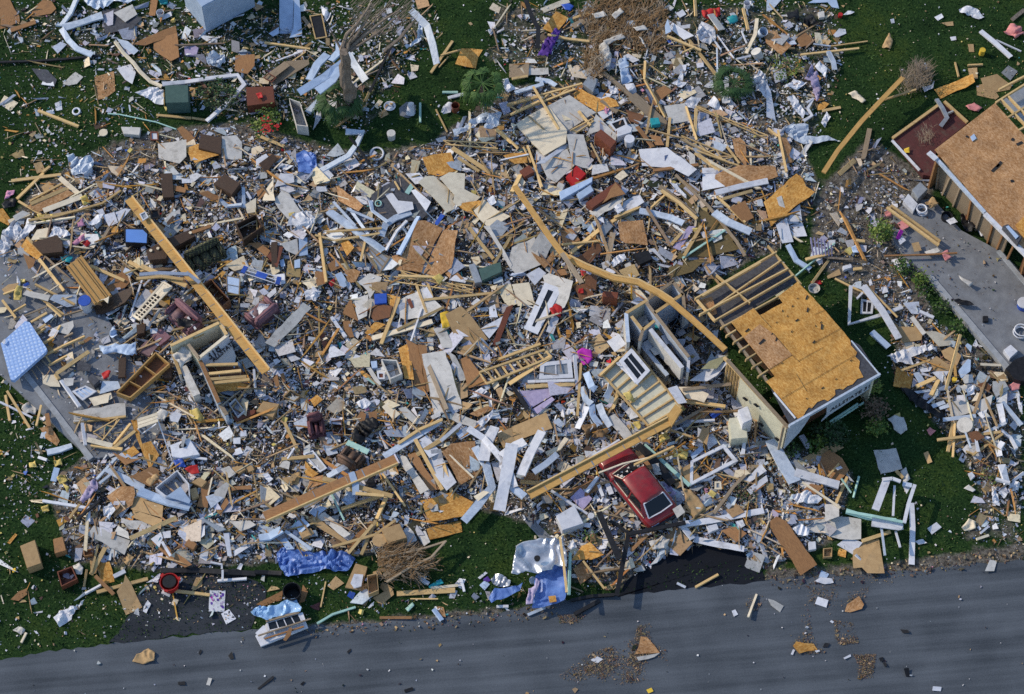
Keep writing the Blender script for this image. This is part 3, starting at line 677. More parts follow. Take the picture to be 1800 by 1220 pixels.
    # long side wall: bare studs, then a cream panel
    def wallp(x1, y1, x2, y2, z1, z0, m, name, inset=0, th=.1):
        u, v = rp(x1, y1), rp(x2, y2); d = (v-u); d.z = 0; d.normalize(); n = Vector((-d.y, d.x, 0))*inset
        u, v = u+n, v+n; bm = bmesh.new(); mid = (z0+z1)/2
        bar(bm, Vector((u.x, u.y, mid)), Vector((v.x, v.y, mid)), th, z1-z0); return sub(name, bm, m, o)
    wallp(335,735,598,1030,2.5,0, M['stucco'], 'side_wall')
    for f in np.linspace(0,1,6):
        p = rp(262+(335-262)*f, 655+(735-655)*f); bm = bmesh.new(); bar(bm, Vector((p.x, p.y, 0)), Vector((p.x, p.y, 2.5)), .09,.09); sub('stud', bm, M['wood'], o)
    for x, y, z in ((372,800,1.5),(430,860,1.9),(560,1000,1.0),(470,905,.8)):
        p = rp(x, y); bm = bmesh.new(); bar(bm, Vector((p.x-.1, p.y-.05, z)), Vector((p.x+.08, p.y-.07, z-.25)), .05,.12); sub('wall_hole', bm, M['ink'], o)
    for (x1, y1, x2, y2, z, m) in ((255,660,600,1045,2.6, 'owood'),(238,640,480,905,2.5, 'wood')):
        u, v = rp(x1, y1), rp(x2, y2); bm = bmesh.new(); bar(bm, Vector((u.x, u.y, z)), Vector((v.x, v.y, z)), .13,.12); sub('wall_plate', bm, M[m], o)
    for dx in (0,26):
        p = rp(575+dx, 1035-dx*.4); bm = bmesh.new(); bar(bm, Vector((p.x, p.y, 0)), Vector((p.x, p.y, 2.55)), .1,.1); sub('corner_post', bm, M['owood'], o)
    # street side: hanging white panels over a deep dark opening
    u, v = rp(612,1050), rp(1100,770); d = (v-u); d.z = 0; L = d.length; d.normalize(); n = Vector((d.y, -d.x, 0))
    if n.y > 0: n = -n
    def fp(s, z, off=0): p = u+d*(L*s)+n*off; return Vector((p.x, p.y, z))
    def panel(pl, m, name, off=0, th=.05):
        bm = bmesh.new(); a = [bm.verts.new(fp(s, z, off)) for s, z in pl]; b = [bm.verts.new(fp(s, z, off-th)) for s, z in pl]; bm.faces.new(a); bm.faces.new(b[::-1])
        for i in range(len(pl)): bm.faces.new([a[i], b[i], b[(i+1) % len(pl)], a[(i+1) % len(pl)]])
        return sub(name, bm, m, o)
    panel([(0,2.45),(.26,2.42),(.22,1.9),(.16,1.3),(.08,.9),(0,.5)], M['metal'], 'front_panel', -.1)
    p2 = panel([(.44,2.4),(.97,2.2),(.97,1.3),(.5,1.15),(.42,.95),(.47,1.3)], M['metal'], 'front_panel', -.1)
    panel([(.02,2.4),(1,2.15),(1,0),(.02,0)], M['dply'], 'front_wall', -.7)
    for s0, s1, z in ((.5,.82,.75),(.52,.9,.45)): 
        bm = bmesh.new(); bar(bm, fp(s0, z, .05), fp(s1, z+.1,.05), .06,.1); sub('awning_rail', bm, M['mint'], o)
    text_part('ALLSTATE 318B', p2.parent, fp(.5,1.48,-.09), d, Vector((0,0,1)), .4, M['ink'])
    # far walls
    for (x1, y1, x2, y2) in ((1095,765,660,255),(640,235,545,115)): wallp(x1, y1, x2, y2,2.1,0, M['stucco'], 'rear_wall', .12)
    q = pts('r','70,335 530,70 1110,765 600,1060')
    raise_h(inpoly(q), 2.9); reg(o, 'single-storey house with torn orange roof boards and bare rafters','house', cen(q), ext(q), 'half-roofed house', label='roofed remnant of a house, bare orange roof boards, torn felt and open rafters')
house()
def neighbour():
    o = empty('ruined_house', W(1735,420,0)); z = 3.0
    def pl(q, zz, t, name, m, ang=2.25):
        v = [W(x, y, zz) for x, y in q]; c = sum(v, Vector())/len(v); o2 = bm_obj(name, boxbm(v, t, 0), m); turned(o2, c, ang)
        o2.matrix_world = Matrix.Translation(c-o.location) @ Matrix.Rotation(ang, 4, 'Z'); o2.parent = o; return o2
    pl(Q('1643,263 1749,181 1810,248 1910,355 1910,560 1780,425 1735,372'), z, .04, 'roof_deck', M['osbd'])
    pl(Q('1785,396 1830,350 1910,420 1910,540 1800,420'), z+.035,.03, 'roof_deck_patch', M['osb'])
    for x, y, L_, a in ((1750,295,.28,.8),(1756,289,.2,.9),(1792,252,.16,.5),(1780,245,.08,1),(1700,240,.05,1),(1779,318,.07,.2)):
        p = W(x, y, z+.02); d = Vector((math.cos(a), math.sin(a), 0))*L_; bm = bmesh.new(); bar(bm, p-d, p+d, .12,.03); sub('roof_hole', bm, M['ink'], o)
    for a, b, wd, m, nm in (('1643,276','1731,374', .14, 'metal','fascia'),('1731,376','1800,445', .2, 'white','gutter'),('1800,445','1880,530', .2, 'white','gutter')):
        u, v = W(*pts('p', a)[0], z-.06), W(*pts('p', b)[0], z-.06); bm = bmesh.new(); bar(bm, u, v, wd, .16); sub(nm, bm, M[m], o)
    bm = bmesh.new(); u, v = W(1632,268, z+.05), W(1646,280, z+.05); bar(bm, u, v, .25,.08); sub('fascia_end', bm, M['white'], o)
    # walls below the eave
    u, v = W(1649,270, z), W(1885,520, z); d = v-u; d.z = 0; L = d.length; d.normalize(); n = Vector((d.y, -d.x, 0)); n = n if n.x < 0 else -n
    g = lambda s, zz, off=0: Vector((*(u+d*s-n*off).xy, zz))
    bm = bmesh.new(); bar(bm, g(0,1.3,.45), g(L*.52,1.3,.45), .08,2.6); sub('side_wall', bm, M['owood'], o)
    bm = bmesh.new(); bar(bm, g(L*.64,1.3,.5), g(L, 1.3,.5), .08,2.6); sub('side_wall', bm, M['dply'], o)
    for s in np.linspace(0, L*.66,9):
        bm = bmesh.new(); bar(bm, g(s+rnd.uniform(-.2,.2), 0,.36), g(s, rnd.choice([2.7,2.7,1.6]), .36), .09,.09); sub('stud', bm, M[rnd.choice(['owood','ply'])], o)
    a, b = W(1649,268, z), W(1752,190, z); bm = bmesh.new(); bar(bm, Vector((*a.xy, 1.3)), Vector((*b.xy, 1.3)), .1,2.6); sub('rear_wall', bm, M['ply'], o)
    for s in ('1760,176 1830,250','1772,170 1842,244','1750,181 1815,140','1770,208 1830,172','1790,230 1850,195','1756,158 1800,135'):
        u_, v_ = [W(x, y, z-.05) for x, y in pts('p', s)]; bm = bmesh.new(); bar(bm, u_, v_, .08,.16); sub('rafter', bm, M['wood'], o)
    pl(Q('1758,178 1830,135 1900,200 1850,270'), z-.7,.04, 'ceiling', M['steel'])
    # metal skylight by the gutter
    sub('skylight', boxbm([W(x, y, z+.3) for x, y in Q('1762,397 1772,393 1797,417 1790,428')], .3,.03), M['felt'], o)
    sub('skylight', boxbm([W(x, y, z+.34) for x, y in Q('1768,398 1773,396 1791,415 1786,420')], .04,.01), M['blue'], o)
    q = Q('1643,263 1749,181 1800,235 1800,445 1735,372'); raise_h(inpoly(q), z)
    reg(o, '','house', (1740,300), 110, 'neighbouring roof', label='house at the frame edge with a wide bare particleboard roof and white gutter')
neighbour()
def redfloor():
    q = pts('n','35,545 345,320 400,300 535,445 330,610 300,800 240,790'); v = [W(x, y, .35) for x, y in q]
    o = bm_obj('red_floor', boxbm(v, .34,0), mat('red_brown_floor', (.10,.03,.03),(.06,.022,.022), 3, dirt=.7)); turned(o, sum(v, Vector())/len(v), 0)
    for s in ('35,545 340,325','380,300 535,440'):
        a, b = [W(x, y, .4) for x, y in pts('n', s)]; bm = bmesh.new(); bar(bm, a, b, .14,.12); sub('sill_plate', bm, M['wood'], o)
    a, b = [W(x, y, .42) for x, y in pts('n','30,560 215,760')]; bm = bmesh.new(); bar(bm, a, b, .1,.1); sub('sill_plate', bm, M['white'], o)
    raise_h(inpoly(q), .36); reg(o, '','floor', cen(q), ext(q), 'dark red floor', label='dark red room floor, walls gone, edged with bare wooden sill plates')
redfloor()
# ---------------------------------------------------------------- the red car
def car():
    f, r = W(1068,786,.62), W(1168,912,.72); f.z = r.z = 0; ax = (r-f); L = ax.length; ax.normalize(); ay = Vector((-ax.y, ax.x, 0))
    o = empty('parked_car', f); k = L/4.45; mm = M['car']
    def p(x, y, z): return f+ax*(x*k)+ay*y+Vector((0,0, z))
    st = [(0,.66,.36,.60),(.10,.76,.26,.66),(.7,.82,.24,.76),(1.3,.845,.24,.84),(2.4,.855,.24,.87),(3.5,.855,.24,.90),(4.1,.83,.26,.88),(4.38,.77,.32,.80),(4.45,.70,.42,.70)]
    bm = bmesh.new(); rows = []
    for x, hw, z0, z1 in st:
        pr = [(-hw*.92, z0),(-hw, z0+(z1-z0)*.35),(-hw, z0+(z1-z0)*.6),(-hw*.97, z1-.06),(-hw*.86, z1),(-hw*.4, z1+.025),(0, z1+.03)]
        pr = pr+[(-a, b) for a, b in pr[-2::-1]]
        rows.append([bm.verts.new(p(x, y, z)) for y, z in pr])
    for a, b in zip(rows, rows[1:]):
        for i in range(len(a)-1): bm.faces.new([a[i], a[i+1], b[i+1], b[i]])
        bm.faces.new([a[-1], a[0], b[0], b[-1]])
    bm.faces.new(rows[0]); bm.faces.new(rows[-1][::-1]); sub('body', bm, mm, o, True)
    # cabin: roof and pillars
    zr = 1.30
    R1, R2, B1, B2 = (2.0,.60),(3.5,.56),(1.36,.72),(4.12,.66)
    bm = bmesh.new(); rw = []
    for x, hw, z in ((1.96,.585, zr-.035),(2.1,.60, zr),(2.7,.61, zr+.025),(3.4,.58, zr+.005),(3.55,.55, zr-.035)):
        rw.append([bm.verts.new(p(x, y, zz)) for y, zz in ((-hw, z-.05),(-hw*.94, z),(-hw*.4, z+.03),(hw*.4, z+.03),(hw*.94, z),(hw, z-.05))])
    for a, b in zip(rw, rw[1:]):
        for i in range(5): bm.faces.new([a[i], a[i+1], b[i+1], b[i]])
    thick(bm, .03); sub('roof', bm, mm, o, True)
    zb = .87
    for s in (-1,1):
        for u, v, w_ in (((1.36,.72, zb),(1.98,.575, zr-.04), .06),((2.75,.76, zb),(2.72,.60, zr-.02), .07),((3.95,.72, zb),(3.5,.55, zr-.03), .2)):
            bm = bmesh.new(); bar(bm, p(u[0], u[1]*s, u[2]), p(v[0], v[1]*s, v[2]), w_, .05); sub('pillar', bm, mm, o)
    def pane(name, pl, m):
        bm = bmesh.new(); a = [bm.verts.new(p(*x)) for x in pl]; bm.faces.new(a); thick(bm, .012); return sub(name, bm, m, o)
    gl = M['glass']
    pane('cabin_interior', [(1.4,-.66, zb+.015),(1.4,.66, zb+.015),(4.0,.62, zb+.02),(4.0,-.62, zb+.02)], M['dark'])
    pane('rear_window', [(3.56,-.5, zr-.03),(3.56,.5, zr-.03),(4.1,.6,.93),(4.1,-.6,.93)], gl)
    for s in (-1,1):
        pane('side_window', [(1.5,.715*s, zb+.02),(2.02,.592*s, zr-.06),(2.68,.604*s, zr-.04),(2.72,.75*s, zb+.02)], gl)
        pane('side_window', [(2.78,.75*s, zb+.02),(2.76,.604*s, zr-.04),(3.38,.57*s, zr-.05),(3.85,.70*s, zb+.02)], gl)
        bm = bmesh.new()
        for x1, x2 in ((1.45,2.68),(2.8,3.95)): bar(bm, p(x1,.80*s, zb+.01), p(x2,.79*s, zb+.02), .03,.03)
        sub('belt_trim', bm, M['cream'], o)
        bm = bmesh.new(); bar(bm, p(.95,.86*s, .52), p(3.7,.87*s, .55), .03,.06); sub('side_moulding', bm, M['felt'], o)
        bm = bmesh.new(); bar(bm, p(1.62,.80*s, .93), p(1.62,.97*s, .95), .1,.12); sub('mirror', bm, mm, o)
    # broken windscreen: pale shards along the frame
    bm = bmesh.new(); r2 = random.Random(3)
    for i in range(14):
        t = r2.random(); yy = r2.uniform(-.62,.62); x = 1.42+.55*t; z = .9+(.36)*t
        c = p(x, yy*(1-.15*t), z+.01); a = r2.uniform(0,6.28); s = r2.uniform(.03,.11)
        bm.faces.new([bm.verts.new(c+(ax*math.cos(a+q_)+ay*math.sin(a+q_))*s+Vector((0,0,.4*s*math.cos(a+q_)))) for q_ in (0,2.0,4.1)])
    sub('windscreen', bm, M['gyp'], o)
    def ringbars(pl, w_, m, name):
        bm = bmesh.new()
        for a, b in zip(pl, pl[1:]+pl[:1]): bar(bm, p(*a), p(*b), w_, .035)
        sub(name, bm, m, o)
    ringbars([(3.54,-.52, zr-.01),(3.54,.52, zr-.01),(4.12,.63,.93),(4.16,0,.92),(4.12,-.63,.93)], .05, M['white'], 'rear_window_frame')
    ringbars([(1.37,-.71, zb+.01),(1.96,-.58, zr-.02),(1.96,.58, zr-.02),(1.37,.71, zb+.01),(1.31,0, zb+.01)], .035, M['cream'], 'windscreen_frame')
    bm = bmesh.new(); bar(bm, p(-.04,-.7,.45), p(-.04,.7,.45), .12,.16); sub('front_bumper', bm, M['white'], o)
    bm = bmesh.new(); bar(bm, p(.02,-.66,.625), p(.02,.66,.625), .05,.05); sub('hood_edge_glint', bm, M['white'], o)  # white strip paints the sun glint along the hood front
    bm = bmesh.new(); bar(bm, p(4.47,-.74,.47), p(4.47,.74,.47), .12,.17); sub('rear_bumper', bm, M['felt'], o)
    for s in (-1,1):
        bm = bmesh.new(); bar(bm, p(.0,.42*s, .53), p(.0,.66*s, .53), .05,.11); sub('headlight', bm, M['white'], o)
        bm = bmesh.new(); bar(bm, p(4.44,.3*s, .64), p(4.42,.68*s, .64), .06,.1); sub('tail_light', bm, M['blue'] if s < 0 else M['red'], o)
        for x in (.85,3.55):
            bm = bmesh.new(); cyl(bm, p(x, .68*s, .29), p(x, .87*s, .29), .29,.29,24); w_ = sub('wheel', bm, M['dark'], o, False)
            bm = bmesh.new(); cyl(bm, p(x, .86*s, .29), p(x, .885*s, .29), .17,.16,16); sub('rim', bm, M['steel'], w_)
    q = Q('1041,797 1096,771 1198,893 1137,930'); raise_h(inpoly(q), .9); raise_h(inpoly(Q('1096,843 1133,818 1168,862 1134,887')), 1.35)
    reg(o, '','car', cen(q), ext(q), 'red car', label='red hatchback with smashed windscreen, half buried beneath a fallen roof beam')
car()
# ---------------------------------------------------------------- plants
def leafmat(name, a, b):
    return mat(name, a, b, 3, rough=.6, dirt=.15, bump=0, spec=.3, var=.05)
M['palm'] = leafmat('palm_leaf', (.045,.105,.03),(.02,.05,.016)); M['palm2'] = leafmat('bright_palm_leaf', (.09,.17,.04),(.04,.09,.02))
M['leaf'] = leafmat('bush_leaf', (.07,.14,.022),(.03,.075,.014)); M['leafd'] = leafmat('dark_bush_leaf', (.028,.055,.02),(.012,.028,.012))
M['leafy'] = leafmat('yellow_green_leaf', (.16,.21,.035),(.08,.13,.02)); M['leafb'] = leafmat('dry_brown_leaf', (.2,.13,.08),(.1,.07,.05))
def PALM(k, look, c, r, hgt, n, mk, lm, droop=.9, label=None, lean=(0,0), up=.5):
    (x, y), = pts(k, c); rp = r*CROP[k][2]; top = W(x, y, hgt); base = Vector((top.x+lean[0], top.y+lean[1], 0)); rm = rp/PXM
    o = empty('fan_palm', base); rr = random.Random(hash(c) % 999 if False else int(x*7+y))
    bm = bmesh.new(); cyl(bm, base-Vector((0,0,.05)), top, .16,.1,10); sub('trunk', bm, M['bark'], o)
    bm = bmesh.new(); bs = bmesh.new()
    for i in range(n):
        az = i*2.399+rr.uniform(-.3,.3); el = rr.uniform(-.2,1.1)*up; d = Vector((math.cos(az)*math.cos(el), math.sin(az)*math.cos(el), math.sin(el)))
        l = rm*rr.uniform(.5,.75); e = top+d*l+Vector((0,0,-.25*droop*l)); bar(bs, top, e, .03,.02)
        out = Vector((d.x, d.y, 0)).normalized(); sd_ = Vector((-out.y, out.x, 0))
        for j in range(13):
            a = (j-6)/6*1.5; v = (out*math.cos(a)+sd_*math.sin(a)); ll = rm*rr.uniform(.45,.7)*(1-.25*abs(a)/1.5)
            m1 = e+v*ll*.55+Vector((0,0,-droop*.18*ll+rr.gauss(0,.02))); m2 = e+v*ll*(.95-.2*droop)+Vector((0,0,-droop*(.6+rr.random()*.35)*ll))
            s = Vector((-v.y, v.x, 0))*.028*max(1, rm); 
            a0, a1, b0, b1, c0 = [bm.verts.new(q) for q in (e-s*.4, e+s*.4, m1-s, m1+s, m2)]
            bm.faces.new([a0, a1, b1, b0]); bm.faces.new([b0, b1, c0])
    sub('stalks', bs, M[mk], o); sub('crown', bm, M[mk], o)
    q = [(x+rp*math.cos(a), y+rp*.87*math.sin(a)) for a in np.linspace(0,6.28,9)[:-1]]
    reg(o, look, 'palm', (x, y), rp, lm, None, label); return o
def BUSH(k, look, s, hgt, mks, n, leaf=.09, lm=None, name='shrub', cat='shrub', label=None, h0=None, clump=.35, stem=True):
    q = pts(k, s); bh, m = base_h(q, 30); c = cen(q); r = ext(q)/PXM; b = W(*c, bh); o = empty(name, b)
    rr = random.Random(int(c[0]*3+c[1])); nn = len(mks)
    bms = [bmesh.new() for _ in mks]
    xs = [a for a, _ in q]; ys = [a for _, a in q]; cl = []
    while len(cl) < max(5, int(n/22)):
        px, py = rr.uniform(min(xs), max(xs)), rr.uniform(min(ys), max(ys))
        if inpoly(q, np.array([px]), np.array([py]))[0]:
            dd = math.hypot(px-c[0], py-c[1])/(ext(q)+.1); cl.append((W(px, py, bh+hgt*rr.uniform(.25,1)*max(.25,1-.5*dd*dd)), rr.randrange(nn)))
    for i in range(n):
        p0, mi = rr.choice(cl); p = p0+Vector((rr.gauss(0,1), rr.gauss(0,1), rr.gauss(0,.7)))*clump*.45
        p.z = max(p.z, bh+.05); a = rr.uniform(0,6.28); t = rr.uniform(-.9,.9); l = leaf*rr.uniform(.6,1.5)
        d = Vector((math.cos(a), math.sin(a), math.sin(t)*.8)).normalized(); s_ = Vector((-math.sin(a), math.cos(a), rr.uniform(-.7,.7)))*.32*l
        bm = bms[mi if rr.random() < .75 else rr.randrange(nn)]; v = [bm.verts.new(x) for x in (p-d*l*.5, p+s_, p+d*l*.5, p-s_)]; bm.faces.new(v)
    for bm, mk in zip(bms, mks): sub('foliage', bm, M[mk], o)
    if stem:
        bm = bmesh.new()
        for _ in range(5):
            p0, _m = rr.choice(cl); bar(bm, b+Vector((rr.uniform(-.1,.1), rr.uniform(-.1,.1), 0)), p0,.03,.03)
        sub('stem', bm, M['bark'], o)
    reg(o, look, cat, c, ext(q), lm, None, label); return o
# ---------------------------------------------------------------- loose small litter nobody could count
def litmat():
    m = bpy.data.materials.new('mixed_litter'); t, N, L, p = nodes(m)
    a = N.new('ShaderNodeAttribute'); a.attribute_name = 'tint'; n = N.new('ShaderNodeTexNoise'); n.inputs['Scale'].default_value = 9; n.inputs['Detail'].default_value = 5
    g = N.new('ShaderNodeNewGeometry'); L.new(g.outputs['Position'], n.inputs['Vector'])
    r = N.new('ShaderNodeValToRGB'); e = r.color_ramp.elements; e[0].position = .35; e[0].color = (.72,.71,.7,1); e[1].position = .55; e[1].color = (1,1,1,1); L.new(n.outputs['Fac'], r.inputs[0])
    mx = N.new('ShaderNodeMix'); mx.data_type = 'RGBA'; mx.blend_type = 'MULTIPLY'; mx.inputs[0].default_value = .8; L.new(a.outputs['Color'], mx.inputs[6]); L.new(r.outputs[0], mx.inputs[7])
    L.new(mx.outputs[2], p.inputs['Base Color']); p.inputs['Roughness'].default_value = .75; p.inputs['Specular IOR Level'].default_value = .3; return m
M['lit'] = litmat()
K = dict(w=(.70,.70,.75), l=(.51,.52,.62), g=(.37,.37,.39), b=(.23,.27,.36), d=(.016,.016,.02), t=(.42,.29,.16), n=(.13,.08,.05), y=(.6,.48,.17), r=(.42,.03,.03), u=(.05,.11,.42), e=(.06,.32,.34), p=(.5,.24,.36), c=(.72,.62,.46), o=(.5,.25,.07), v=(.05,.13,.03), k=(.05,.04,.035), m=(.43,.49,.59), s=(.26,.19,.12))
def sample(zones):
    out = []
    for q, dens in zones:
        xs = [a for a, _ in q]; ys = [a for _, a in q]; x0, x1, y0, y1 = min(xs), max(xs), min(ys), max(ys)
        n = int((x1-x0)*(y1-y0)/(PXM*PXM*.866)*dens); px = nr.uniform(x0, x1, n); py = nr.uniform(y0, y1, n)
        k = inpoly(q, px, py)
        fade = np.clip(sdist(q, px, py)/45,0,1) if len(q) > 4 else 1
        k &= nr.random(n) < .25+.75*fade
        out.append(np.stack([px[k], py[k]], 1))
    return np.concatenate(out)
def scatter(name, label, cat, P_, pal, size, asp, thick, tilt, hmap, hz=(.1,1.2), zmin=.012, clus=0, maxs=.6, fold=0):
    if clus:     # gather into drifts
        f = np.array([mnoise.noise(Vector((x*clus, y*clus, 3.3+len(name)))) for x, y in P_]); P_ = P_[f+nr.normal(0,.18, len(f)) > 0]
    n = len(P_); px, py = P_[:, 0], P_[:, 1]
    i = np.clip((py//CS).astype(int), 0,309); j = np.clip((px//CS).astype(int), 0,454)
    z = hmap[i, j]*nr.uniform(hz[0], hz[1], n)+zmin+nr.random(n)*.02
    cx, cy, cz = Wn(px, py, z)
    L = np.clip(size*np.exp(nr.normal(0,.5, n)), .02, maxs); Wd = np.clip(L*nr.uniform(asp[0], asp[1], n), .012, None); T = np.clip(L*nr.uniform(thick[0], thick[1], n), .004,.25)
    az = nr.uniform(0,6.283, n); a = nr.normal(0, tilt, n); b = nr.normal(0, tilt, n)
    ca, sa = np.cos(az), np.sin(az)
    ux = np.stack([ca*np.cos(a), sa*np.cos(a), np.sin(a)], 1); v0 = np.stack([-sa*np.cos(b), ca*np.cos(b), np.sin(b)], 1)
    uz = np.cross(ux, v0); uz /= np.linalg.norm(uz, axis=1)[:, None]; uy = np.cross(uz, ux)
    c = np.stack([cx, cy, cz], 1); sh = nr.uniform(.3,1.15,(n, 4))
    cor = [(-1,-1),(1,-1),(1,1),(-1,1)]; V = np.zeros((n, 8,3))
    for q, (sx, sy) in enumerate(cor):
        base = c+ux*(L*sx*.5*sh[:, q])[:, None]+uy*(Wd*sy*.5*sh[:, (q+1) % 4])[:, None]
        if fold: base = base+uz*(nr.normal(0, fold, n)*L)[:, None]
        V[:, q] = base+uz*T[:, None]; V[:, q+4] = base
    V[:, :, 2] = np.maximum(V[:, :, 2], .008)
    fa = np.array([[0,1,2,3], [0,4,5,1], [1,5,6,2], [2,6,7,3], [3,7,4,0]]); F = (np.arange(n)[:, None, None]*8+fa[None]).reshape(-1,4)
    me = bpy.data.meshes.new(name); me.vertices.add(n*8); me.vertices.foreach_set('co', V.reshape(-1).astype(np.float32))
    nf = len(F); me.loops.add(nf*4); me.loops.foreach_set('vertex_index', F.reshape(-1).astype(np.int32)); me.polygons.add(nf)
    me.polygons.foreach_set('loop_start', (np.arange(nf)*4).astype(np.int32)); me.polygons.foreach_set('loop_total', np.full(nf, 4, np.int32)); me.polygons.foreach_set('use_smooth', np.zeros(nf, bool)); me.update(calc_edges=True)
    keys = list(pal.keys()); wts = np.array([pal[k] for k in keys], float); wts /= wts.sum()
    col = np.array([K[k] for k in keys])[nr.choice(len(keys), n, p=wts)]; col = np.clip(col*nr.uniform(.72,1.18,(n, 1))+nr.normal(0,.012,(n, 3)), .004,.85)
    at = me.color_attributes.new('tint','FLOAT_COLOR','POINT'); at.data.foreach_set('color', np.repeat(np.concatenate([col, np.ones((n, 1))], 1), 8,0).reshape(-1).astype(np.float32))
    me.materials.append(M['lit']); o = bpy.data.objects.new(name, me); link(o); struct(o, 'stuff', label, cat); return o
def notin(P_, *qs):
    for q in qs: P_ = P_[~inpoly(q, P_[:, 0], P_[:, 1])]
    return P_
ALLF = Q('-60,-40 1860,-40 1860,1260 -60,1260')
ROADQ = Q('-60,1158 190,1131 440,1108 700,1090 860,1078 1090,1042 1350,1017 1560,1006 1860,977 1860,1260 -60,1260')
RSQ = Q('1571,372 1640,350 1690,405 1765,445 1830,520 1830,660 1776,646 1675,532 1590,450')
DRQ = Q('1150,990 1205,962 1290,952 1330,1000 1340,1022 1088,1047 1105,1018')
LSQ = Q('-60,600 30,470 60,440 150,500 215,600 260,690 300,770 215,800 158,806')
CORE = Q('180,250 600,270 760,260 900,180 1200,170 1400,240 1420,330 1280,440 1230,520 1280,640 1380,790 1450,880 1200,940 960,900 700,930 480,950 300,940 170,860 150,700 210,600 120,480 60,420')
BAREH = Q('480,500 680,470 700,640 620,740 500,720')            # open middle where the floor shows
zH = [(HEAP, 1)]; zones = lambda d: [(HEAP, d),(TOPL, d*.45),(TOPR, d*.5),(LOWR, d*.85),(MIDR, d*.35),(RB, d*.3),(LB, d*.05),(MB, d*.06),(LEFT, d*.13),(TOPLL, d*.16)]
def litter():
    def s(d):
        p = notin(sample(zones(d)), RSQ, ROADQ, DRQ); return p[~(inpoly(LSQ, p[:, 0], p[:, 1]) & (nr.random(len(p)) < .72))]
    scatter('black_rubble','black and brown crumbs of roofing and household dirt over the ground','rubble', s(12), dict(d=4, k=5, n=3, b=3, g=3), .09,(.4,1),(.05,.2), .3, HML, (0,.6))
    scatter('plaster_rubble','grey and white plaster lumps broken small across the debris field','rubble', s(46), dict(w=3.5, g=5, l=4, c=1.5, b=2, m=2, t=1.5, s=1), .075,(.35,1),(.04,.16), .35, HML, (.2,1.05), clus=.010)
    scatter('dust_crumbs','fine grey and tan plaster crumbs over the floors between the pieces','rubble', s(90), dict(g=5, l=4, b=2, s=4, t=3, w=3, d=.8, m=1.5, o=.6), .042,(.4,1),(.05,.2), .35, HML, (.3,1.0))
    scatter('paper_litter','white and lilac paper, cloth and plastic scraps strewn everywhere','litter', s(48), dict(w=6, l=6, c=.6, m=4), .085,(.45,1),(.02,.05), .35, HML, (.4,1.3), fold=.08, clus=.009)
    scatter('household_litter','small mixed coloured household things scattered through the wreck','litter', s(11), dict(w=2, t=1.5, n=3, r=.5, u=.7, e=.5, p=.5, y=.3, v=.3, d=2, b=4, l=3, g=2), .08,(.35,1),(.06,.3), .3, HML, (.3,1.2))
    scatter('wood_splinters','splintered lath and thin wood offcuts lying in all directions','wood scraps', s(9), dict(t=4, o=1.5, s=3, c=3, n=2), .36,(.05,.12),(.03,.07), .22, HML, (.5,1.4), maxs=1.3)
    scatter('long_laths','long thin pale laths and sticks tangled through the wreck','wood scraps', s(2.2), dict(t=5, o=2.5, s=1.5, c=2), 1.1,(.025,.055),(.02,.04), .1, HML, (1.1,2.2), maxs=2.8)
    scatter('board_scraps','small torn pieces of particleboard and cardboard in the wreckage','board scraps', s(4), dict(t=4, o=3, n=3, s=3), .25,(.3,.8),(.02,.05), .22, HML, (.5,1.4), maxs=.8)
    scatter('panel_scraps','small pale broken pieces of drywall and siding in the wreckage','panel scraps', s(11), dict(w=5, g=3, l=4, m=4, c=2, b=1, t=1.5), .26,(.3,.9),(.02,.05), .22, HML, (.5,1.4), maxs=.9, clus=.01)
    scatter('sheet_scraps','torn pale sheets of ceiling board and plastic lying flat in the wreck','panel scraps', s(1.8), dict(w=4, g=3, l=3, m=2.5, c=2.5, t=2), .55,(.4,.9),(.012,.03), .16, HML, (.9,1.9), maxs=1.1)
    scatter('metal_scraps','short bent strips of bluish sheet metal in the wreckage','metal scraps', s(5), dict(m=5, b=3, w=4, e=.3), .42,(.07,.22),(.02,.06), .25, HML, (.5,1.6), maxs=1.3, fold=.08)
    scatter('insulation_scraps','yellow torn insulation tufts in drifts','insulation', s(5), dict(y=4, c=1, t=2), .08,(.5,1),(.2,.5), .4, HML, (.4,1.4), clus=.02)
    P_ = notin(sample([(ALLF, 1.1)]), HEAP, RSQ, ROADQ, DRQ)
    scatter('lawn_litter','pale flecks of paper and plaster sprinkled over the lawn','litter', P_, dict(w=5, c=3, l=3, y=2, t=2, e=.6, b=1), .09,(.4,1),(.05,.4), .3, HML, clus=.006)
    P_ = notin(sample([(ALLF, 4.5),(TOPLL, 6),(LB, 4),(LEFT, 5)]), HEAP, RSQ, ROADQ, DRQ)
    scatter('lawn_litter','tiny crumbs of plaster and leaf sprinkled over the lawn','litter', P_, dict(w=3, c=4, y=3, t=3, s=2), .05,(.4,1),(.1,.6), .3, HML, clus=.012)
    scatter('leaf_litter','brown leaf and soil litter along the road edge and on the slab rim','leaf litter', sample([(BORD, 110),(BORD2,110),(Q('240,1045 280,1010 420,1000 470,1035 455,1060 330,1050'), 60),(Q('1020,1045 1085,1040 1100,1005 1140,985 1180,955 1060,960 1010,1000'), 55),(Q('1235,930 1350,925 1400,990 1345,1015 1310,950'), 30),(Q('1430,400 1560,330 1640,330 1590,390 1500,440'), 50),(Q('1530,480 1600,540 1650,610 1560,560'), 50),(Q('1590,350 1650,345 1700,420 1790,460 1740,470 1660,420 1610,385'), 26),(Q('1600,420 1650,410 1660,480 1610,460'), 14)]), dict(s=5, n=5, t=2, k=4, p=.3, g=1), .07,(.3,.9),(.05,.3), .5, HML, (.9,1.1))
